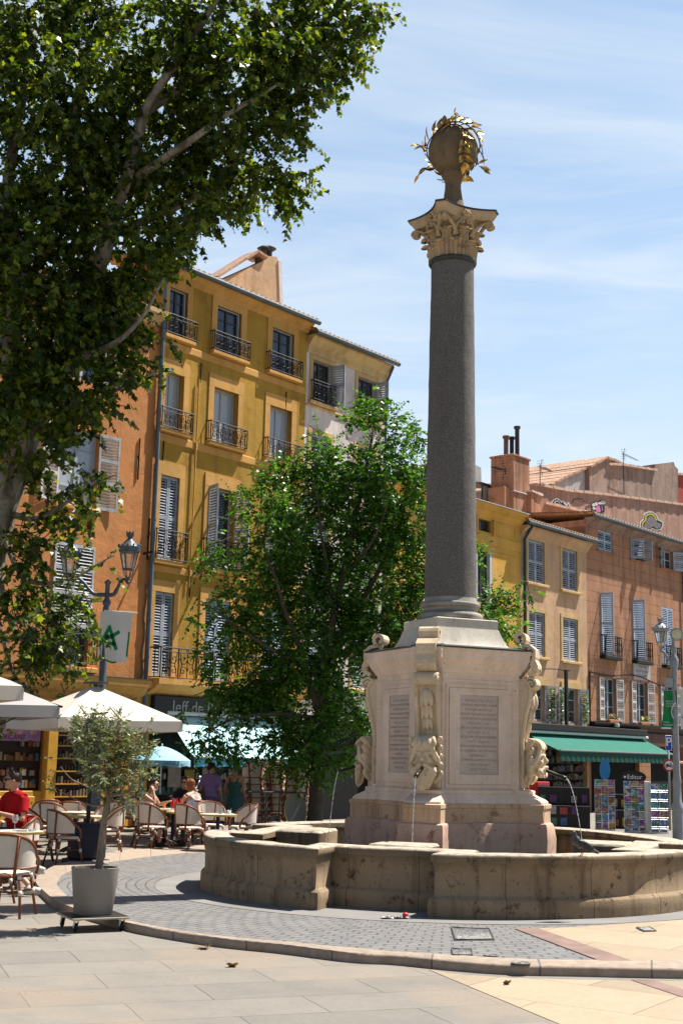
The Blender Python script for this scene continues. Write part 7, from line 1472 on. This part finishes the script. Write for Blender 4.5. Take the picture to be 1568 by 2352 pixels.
def person(label, loc, rz, J, skin, hair, cl, hairkind='short', glasses=None, scale=1., yaw=0., group=None):
    """J: joints in the figure's own frame (faces -Y): hip, chest, neck, head, and per side shoulder, elbow, wrist, knee, ankle, toe"""
    t = thing('person', label, 'person', loc, rz, group); t.scale = (scale,)*3; b = MB(); V = {k: Vector(v) for k, v in J.items()}
    hp, ch, nk, hd = V['hip'], V['chest'], V['neck'], V['head']
    def torso(m, e=0.):
        up = (ch-hp).normalized(); side = (V['shR']-V['shL']).normalized(); fw = side.cross(up); M3 = Matrix((side, fw, up)).transposed()
        m.ell(hp, (.165+e, .125+e, .13+e), rot=M3); m.ell(hp.lerp(ch, .5), (.135+e, .105+e, .17+e), rot=M3); m.ell(ch, (.165+e, .115+e, .17+e), rot=M3); m.tube([V['shL'], ch.lerp(nk, .75), V['shR']], [.055+e, .075+e, .055+e], 10)
    torso(b); b.tube([ch.lerp(nk, .6), nk, hd-Vector((0, 0, .05))], [.065, .052, .05], 10)
    Rh = Matrix.Rotation(yaw, 3, 'Z'); b.ell(hd, (.074, .095, .112), 16, 12, rot=Rh); b.ell(hd+Rh @ Vector((0, -.035, -.06)), (.055, .055, .055))
    def hv(x, y, z): return hd+Rh @ Vector((x, y, z))
    b.tube([hv(0, -.088, .02), hv(0, -.112, -.018)], [.010, .017], 8); b.ell(hv(0, -.085, .035), (.055, .018, .012)); b.ell(hv(0, -.088, -.055), (.024, .012, .008)); b.ell(hv(0, -.075, -.088), (.025, .022, .018))
    for s in (-1, 1): b.ell(hv(s*.076, .01, -.005), (.012, .022, .032)); b.ell(hv(s*.04, -.068, -.02), (.028, .025, .03))
    for s in 'LR':
        sg = -1 if s == 'L' else 1; sh, el, wr = V['sh'+s], V['el'+s], V['wr'+s]
        b.tube([sh, sh.lerp(el, .5), el, el.lerp(wr, .35), wr], [.052, .044, .036, .036, .025], 10); d = (wr-el).normalized(); hand = V.get('hd'+s, wr+d*.09)
        hdv = (hand-wr).normalized(); sd_ = hdv.cross(Vector((0, 0, 1))); sd_ = sd_.normalized() if sd_.length > .1 else Vector((1, 0, 0)); nn = sd_.cross(hdv)
        palm = wr+hdv*.05; b.ell(palm, (.040, .05, .018), rot=Matrix((sd_, hdv, nn)).transposed())
        for q, (o_, L) in enumerate(((-.030, .062), (-.010, .074), (.010, .070), (.029, .054))): k0 = wr+hdv*.085+sd_*o_; k1 = k0+hdv*L*.5-nn*.008; k2 = k1+hdv*L*.35-nn*.03; b.tube([k0-hdv*.02, k0, k1, k2], [.0095, .0095, .0085, .0075], 6)
        th0 = wr+hdv*.025+sd_*(-.035*sg); b.tube([th0, th0+sd_*(-.022*sg)+hdv*.025, th0+sd_*(-.03*sg)+hdv*.055-nn*.012], [.012, .0105, .009], 6)
        hj = hp+(V['shR']-V['shL']).normalized()*(.09*sg); kn, an, to = V['kn'+s], V['an'+s], V['to'+s]
        b.tube([hj, hj.lerp(kn, .5), kn, kn.lerp(an, .35), kn.lerp(an, .75), an], [.095, .08, .056, .056, .04, .034], 12); b.tube([an+Vector((0, .03, -.03)), an.lerp(to, .5)-Vector((0, 0, .03)), to-Vector((0, 0, .01))], [.036, .036, .028], 10)
    bo = remesh(b, .0105, 3).build('body', skin, t, True)
    e_ = MB()
    if not glasses:
        for s in (-1, 1): e_.ell(hv(s*.032, -.086, .012), (.013, .008, .008), 8, 6)
        e_.build('eyes', M_cast, t, True)
    else:
        for s in (-1, 1): e_.ell(hv(s*.034, -.098, .012), (.030, .010, .020), 12, 8); e_.tube([hv(s*.062, -.09, .016), hv(s*.078, 0, .02)], .005, 5)
        e_.tube([hv(-.02, -.106, .018), hv(.02, -.106, .018)], .005, 5); e_.build('sunglasses', mat('dark_lens', (.01, .01, .012), .15, .1, 5, 0, spec=.6), t, True)
    h = MB(); h.ell(hv(0, .022, .038), (.083, .092, .090), 18, 14, rot=Rh)
    for q in range(9): a = R_(-75+19*q); h.tube([hv(.0, .01, .125), hv(.078*math.sin(a), -.055*math.cos(a)+.0, .098), hv(.086*math.sin(a), -.078*math.cos(a)+.022, .062)], [.02, .022, .012], 6)
    if hairkind == 'bun': h.ell(hv(0, .075, .11), (.045, .045, .042)); h.ell(hv(0, .07, 0), (.065, .04, .06))
    if hairkind == 'pony':
        h.ell(hv(0, .06, -.02), (.07, .05, .08)); h.tube([hv(0, .1, .05), hv(0, .135, -.02), hv(0, .12, -.14)], [.03, .032, .012], 8)
    if hairkind == 'bob':
        for s in (-1, 1): h.tube([hv(s*.07, .01, .07), hv(s*.088, .02, -.02), hv(s*.075, .03, -.10)], [.03, .032, .02], 8)
        h.ell(hv(0, .06, -.04), (.075, .05, .09))
    remesh(h, .011, 2).build('hair', hair, t, True)
    for nm, kind, m in cl:
        c = MB()
        if kind in ('tee', 'tank', 'dress'):
            torso(c, .014)
            if kind != 'tee':
                c = MB(); up = (ch-hp).normalized(); side = (V['shR']-V['shL']).normalized(); fw = side.cross(up); M3 = Matrix((side, fw, up)).transposed(); c.ell(hp, (.18, .138, .13), rot=M3); c.ell(hp.lerp(ch, .5), (.15, .12, .17), rot=M3); c.ell(ch-up*.03, (.178, .128, .135), rot=M3)
                for sgn in (-1, 1): s_ = V['sh'+('L' if sgn < 0 else 'R')]; q = s_.lerp(nk, .35)+up*.045; c.tube([ch+side*.09*sgn-fw*.0+up*.02+fw*.11, q+up*.0, ch+side*.09*sgn-fw*.12+up*.02], .022, 6)
            if kind == 'tee':
                for s in 'LR': c.tube([V['sh'+s], V['sh'+s].lerp(V['el'+s], .72)], [.072, .062], 10)
            if kind == 'dress':
                k_ = V['knL'].lerp(V['knR'], .5); c.tube([hp, hp.lerp(k_, .6), k_+Vector((0, 0, -.05))], [.19, .22, .25], 14)
        if kind in ('shorts', 'trousers', 'leggings'):
            up = (ch-hp).normalized(); c.ell(hp, (.178, .14, .125))
            for s in 'LR':
                sg = -1 if s == 'L' else 1; hj = hp+(V['shR']-V['shL']).normalized()*(.09*sg); kn, an = V['kn'+s], V['an'+s]; 
                if kind == 'shorts': c.tube([hj, hj.lerp(kn, .8)], [.112, .092], 12)
                else: c.tube([hj, hj.lerp(kn, .5), kn, kn.lerp(an, .5), an+(an-kn).normalized()*-.02], [.11, .095, .073, .066, .058], 12)
        if kind == 'shoes':
            for s in 'LR':
                an, to = V['an'+s], V['to'+s]; d = (to-an); d.z = 0; d.normalize(); s0 = MB(); fz = Vector((0, 0, 1)); heel = Vector((an.x, an.y, to.z))-d*.05; tip = to+d*.05
                s0.tube([heel+fz*.0, heel.lerp(tip, .35)+fz*.008, heel.lerp(tip, .7)-fz*.0, tip-fz*.012], [.048, .05, .047, .032], 12); s0.tube([an-fz*.02, Vector((an.x, an.y, to.z))], [.045, .05], 10); s0.tube([heel-fz*.028, heel.lerp(tip, .5)-fz*.030, tip-fz*.028], [.04, .046, .032], 10); remesh(s0, .009, 2).build(nm, m, t, True)
            continue
        if kind == 'bag': c.ell(hp+Vector((.22, .10, -.02)), (.15, .07, .16)); c.tube([hp+Vector((.16, .08, .1)), V['shR']+Vector((-.02, 0, .06)), hp+Vector((.28, .10, .1))], .012, 6)
        remesh(c, .013, 3).build(nm, m, t, True)
    return t
def sit(hp=.52, lean=.0, **kw):
    J = dict(hip=(0, .02, hp), chest=(0, .05-lean, hp+.36), neck=(0, .03-lean*1.4, hp+.55), head=(0, .0-lean*1.7, hp+.69), shL=(-.185, .04-lean*1.3, hp+.47), shR=(.185, .04-lean*1.3, hp+.47), elL=(-.25, -.06-lean, hp+.22), elR=(.25, -.06-lean, hp+.22), wrL=(-.14, -.26-lean, hp+.26), wrR=(.14, -.26-lean, hp+.26), knL=(-.11, -.40, hp+.03), knR=(.11, -.40, hp+.03), anL=(-.12, -.42, .10), anR=(.12, -.42, .10), toL=(-.13, -.56, .045), toR=(.13, -.56, .045)); J.update(kw); return J
def stand(**kw):
    J = dict(hip=(0, 0, .90), chest=(0, .01, 1.22), neck=(0, .01, 1.41), head=(0, -.02, 1.55), shL=(-.18, .01, 1.34), shR=(.18, .01, 1.34), elL=(-.23, .03, 1.07), elR=(.23, .03, 1.07), wrL=(-.21, -.12, .87), wrR=(.21, -.12, .87), knL=(-.09, -.02, .49), knR=(.09, -.02, .49), anL=(-.09, .02, .09), anR=(.09, .02, .09), toL=(-.10, -.13, .045), toR=(.10, -.13, .045)); J.update(kw); return J
M_hd = mat('dark_brown_hair', (.03, .017, .01), .5, .3, 30, .4, 60); M_hr = mat('red_hair', (.26, .075, .02), .5, .3, 30, .4, 60); M_hb = mat('light_brown_hair', (.14, .075, .035), .5, .3, 30, .4, 60)
M_redt = clothm('red_cotton', (.36, .008, .012)); M_wht = clothm('white_cotton', (.66, .66, .68)); M_jean = clothm('blue_denim', (.06, .09, .16)); M_drk = clothm('dark_cotton', (.02, .022, .028)); M_purp = clothm('purple_stripe', (.17, .07, .22), ((.30, .20, .36), 26., .4)); M_grn2 = clothm('green_flower_dress', (.02, .085, .075), ((.06, .16, .13), 13., 6.)); M_shoe = mat('off_white_trainer', (.55, .52, .46), .6, .15, 9, .15, 40); M_blus = clothm('blue_patterned_skirt', (.03, .07, .30), ((.50, .52, .58), 9., 7.)); M_tan = mat('olive_leather_bag', (.075, .05, .02), .5, .2, 8, .2)
person('man in a red T-shirt and sunglasses sitting at the left edge table', pos(36, 18.85), R_(-40), sit(.56, .05, wrL=(-.05, -.27, .83), wrR=(.02, -.33, .86), elL=(-.25, -.10, .78), elR=(.27, -.10, .78)), M_skin, M_hd, [('t_shirt', 'tee', M_redt), ('trousers', 'trousers', M_jean), ('shoe', 'shoes', M_shoe)], 'short', True, 1.10, yaw=R_(-32))
person('person in white trainers with bare shins crossed into view at the left edge', (LG[0], LG[1], PZ), R_(76), sit(.52, .02, knL=(-.10, -.52, .60), anL=(-.02, -1.02, .36), toL=(-.02, -1.20, .33), knR=(.10, -.52, .52), anR=(.10, -.98, .12), toR=(.10, -1.15, .05), elR=(.24, -.12, .76), wrR=(.20, -.40, .86), elL=(-.26, -.14, .80), wrL=(-.20, -.42, .88)), M_skin2, M_hb, [('shirt', 'tee', M_wht), ('shorts', 'shorts', M_drk), ('trainer', 'shoes', M_shoe)])
person('woman in a white tank top and sunglasses leaning on the red bottle table', pos(330, 26.5), R_(72), sit(.50, .10, elR=(.22, -.22, .80), wrR=(.16, -.42, .86), elL=(-.18, -.32, .84), wrL=(-.12, -.24, 1.04), hdL=(-.11, -.22, 1.12)), M_skin, M_hd, [('tank_top', 'tank', M_wht), ('skirt', 'shorts', M_blus), ('shoe', 'shoes', M_drk)], 'bun', True, 1., R_(10))
person('dark haired woman in a dark top facing the camera behind the red bottles', pos(424, 28.), R_(-8), sit(.52, .08), M_skin, M_hd, [('dark_top', 'tee', M_drk), ('trousers', 'trousers', M_drk), ('shoe', 'shoes', M_drk)], 'bun', True, 1.0)
person('red haired woman in a white top seen from behind at the women\'s table', pos(447, 26.8), R_(-128), sit(.50, .10, elL=(-.27, -.2, .78), wrL=(-.18, -.42, .86), elR=(.26, -.2, .78), wrR=(.16, -.42, .88)), M_skin2, M_hr, [('white_top', 'tank', M_wht), ('jeans', 'trousers', M_jean), ('shoe', 'shoes', M_drk)], 'bob', None, 1.0)
person('woman in a purple striped blouse with a brown shoulder bag standing in shade', pos(481, 29.6), R_(165), stand(), M_skin, M_hd, [('blouse', 'tee', M_purp), ('trousers', 'trousers', mat('mauve_trousers', (.12, .07, .13), .8, .1, 5, .1)), ('shoe', 'shoes', M_drk), ('shoulder_bag', 'bag', M_tan)], 'bun', None, .97, R_(-40))
person('woman in a dark green patterned dress standing in shade seen from behind', pos(537, 30.), R_(160), stand(), M_skin, M_hb, [('dress', 'dress', M_grn2), ('shoe', 'shoes', M_drk)], 'bun', None, .97, R_(40))
person('person in dark clothes sitting behind the olive tree trunk', pos(262, 25.6), R_(-60), sit(), M_skin, M_hd, [('dark_shirt', 'tee', M_drk), ('trousers', 'trousers', M_jean), ('shoe', 'shoes', M_drk)])
# ------------------------------------------------------------------ pigeon on the rim
pg = G(1333, 1966, .695); pt_ = thing('pigeon', 'dark grey pigeon standing on the front rim of the basin', 'pigeon', (pg.x, pg.y, .69), R_(-82)); b = MB(); b.ell((0, .015, .125), (.052, .11, .055), rot=Matrix.Rotation(R_(-28), 3, 'X')); b.ell((0, -.045, .165), (.046, .048, .058)); b.tube([(0, -.05, .185), (0, -.068, .225), (0, -.074, .25)], [.040, .027, .023], 10); b.ell((0, -.080, .258), (.021, .026, .022)); b.tube([(0, .08, .092), (0, .15, .062), (0, .205, .040)], [.032, .024, .016], 8)
def pigm():
    m, nt, b_, oc = newmat('pigeon_feathers'); s3 = nd(nt, 'SeparateXYZ'); nt.links.new(oc, s3.inputs[0]); c = ramp(nt, noi(nt, mapv(nt, oc, sc=(1, .4, 1)), 26, 4), [(.38, (.018, .018, .022)), (.5, (.06, .06, .07)), (.62, (.12, .12, .135))]); sock(nt, b_, 'Base Color', mixc(nt, ramp(nt, mathn(nt, 'MULTIPLY', s3.outputs[2], 5.), [(.85, 0.), (1., .8)]), c, (.02, .04, .035))); b_.inputs['Roughness'].default_value = .45; return m
remesh(b, .006, 3).build('body', pigm(), pt_, True)
for s in (-1, 1):
    w_ = MB(); w_.ell((s*.046, .045, .118), (.014, .105, .040), rot=Matrix.Rotation(R_(-27), 3, 'X')); w_.build('wing', mat('dark_wing', (.035, .035, .04), .5, .35, 24, .2), pt_, True); l = MB(); l.tube([(s*.022, .01, .08), (s*.024, .015, .03), (s*.024, .0, .004)], [.008, .005, .005], 6)
    for q in (-.5, 0, .5): l.tube([(s*.024, 0, .005), (s*.024+.03*math.sin(q), -.032*math.cos(q), .003)], .003, 4)
    l.tube([(s*.024, 0, .005), (s*.024, .02, .003)], .003, 4); l.build('leg', mat('pink_leg', (.30, .07, .05), .6, .1, 9, 0), pt_, True); e_ = MB(); e_.ell((s*.019, -.088, .262), .005, 6, 5); e_.build('eye', mat('orange_eye', (.5, .15, .02), .3, .1, 9, 0), pt_, True)
b = MB(); b.tube([(0, -.10, .256), (0, -.122, .248)], [.008, .002], 6); b.build('beak', M_cast, pt_, True)
# ------------------------------------------------------------------ things on the ground
def quadthing(name, label, cat, px, z, m, th=.006, sub=None):
    P = [G(x, y, z) for x, y in px]; c = sum(P, Vector())/len(P); t = thing(name, label, cat, (c.x, c.y, z)); b = MB(); b.prism([(p.x-c.x, p.y-c.y) for p in P], 0, th, 'xy'); b.build('cover', m, t)
    f = MB(); n_ = len(P)
    f.tube([((p.x-c.x)*1.03, (p.y-c.y)*1.03, th) for p in P], .012, 4, closed=True); f.build('rim', mat('cover_rim', (.12, .118, .115), .6, .2, 9, .1), t)
    if sub:
        for k in range(sub):
            g_ = MB(); q = (k+.5)/sub; a_ = (P[0].lerp(P[3], q)-c)*.92; b_ = (P[1].lerp(P[2], q)-c)*.92; g_.tube([(a_.x, a_.y, th+.002), (b_.x, b_.y, th+.002)], .006, 4); g_.build('raised_bar', m, t)
    return t
C6 = lambda x, y: (746.4+x*.524, 1837.4+y*.524); M_iron2 = mat('worn_cast_cover', (.20, .195, .19), .5, .35, 14, .5, 40, metal=.3)
quadthing('manhole_cover', 'large rectangular cast iron cover with a grid pattern in the cobbles', 'manhole cover', [C6(557, 563), C6(716, 570), C6(736, 614), C6(572, 616)], .001, M_iron2, .007, 9)
quadthing('utility_cover', 'small rectangular iron cover in the cobbles near the kerb', 'manhole cover', [C6(556, 657), C6(640, 660), C6(642, 684), C6(560, 684)], .001, M_iron2, .007, 4); quadthing('drain_cover', 'small iron drain cover in the yellow paving at the right', 'manhole cover', [C6(1365, 563), C6(1420, 562), C6(1446, 576), C6(1396, 578)], .009, M_iron2, .006, 3)
for nm, lb, x, y, r in (('round_cover', 'round iron cap set into the kerb stones', 857, 718, .085), ('round_cover', 'round iron cap in the cobbles beside the small cover', 726, 679, .07)):
    p = G(*C6(x, y), .01); t = thing(nm, lb, 'manhole cover', (p.x, p.y, .003 if r < .08 else .014)); b = MB(); b.lathe([(0, 0), (r, 0), (r, .008), (r*.75, .008), (r*.7, .004), (r*.35, .004), (r*.3, .009), (0, .009)], 24, cap=False); b.build('cap', M_iron2, t, 30)
C5 = lambda x, y: (x*.5127, 1837.4+y*.5127)
def dryleaf(label, xy, z, size, m, sd_):
    p = G(*xy, z); t = thing('fallen_leaf', label, 'leaf', (p.x, p.y, z+.012), sd_); r_ = random.Random(sd_); b = MB(); n_ = len(T_PLANE); b.add([(a*size-size/2, c*size, .35*size*abs(c)+.02*math.sin(a*5+sd_)) for a, c in T_PLANE], [tuple(range(n_))]); b.add([(a*size-size/2, c*size, .35*size*abs(c)+.02*math.sin(a*5+sd_)-.002) for a, c in T_PLANE], [tuple(range(n_))[::-1]]); b.build('blade', m, t)
M_dry = mat('dry_brown_leaf', (.22, .13, .06), .8, .3, 20, .2); M_dryy = mat('dry_yellow_leaf', (.42, .22, .04), .8, .3, 20, .2)
dryleaf('curled brown fallen plane leaf on the flagstones below the kerb', C5(900, 667), PZ, .15, M_dry, 3); dryleaf('small brown leaf lying at the foot of the kerb', C5(975, 655), PZ, .09, M_dryy, 5); dryleaf('yellow fallen leaf in the middle of the flagstones', C5(1040, 747), PZ, .10, M_dryy, 8); dryleaf('tiny dark leaf on the yellow paving', C6(792, 807), PZ+.006, .07, M_dry, 2); dryleaf('brown leaf beside the nearest chair foot', (45, 2060), PZ, .09, M_dryy, 6)
p = G(*C6(312, 520), .004); lt_ = thing('litter', 'crumpled wrapper of red, black and white litter below the basin recess', 'litter', (p.x, p.y, .006), .2); b = MB(); b.grid(lambda i, j: (-.17+.34*i/8, -.05+.1*j/4, .012+.03*noise.noise((i*.9, j*.9, 2))), 9, 5); b.build('wrapper', mat('black_white_wrapper', (.12, .12, .12), .4, .9, 14, .2), lt_); b = MB(); b.ell((.10, .0, .035), (.035, .03, .03), 8, 6); b.build('red_scrap', mat('red_scrap', (.5, .03, .04), .4, .2, 9, 0), lt_)
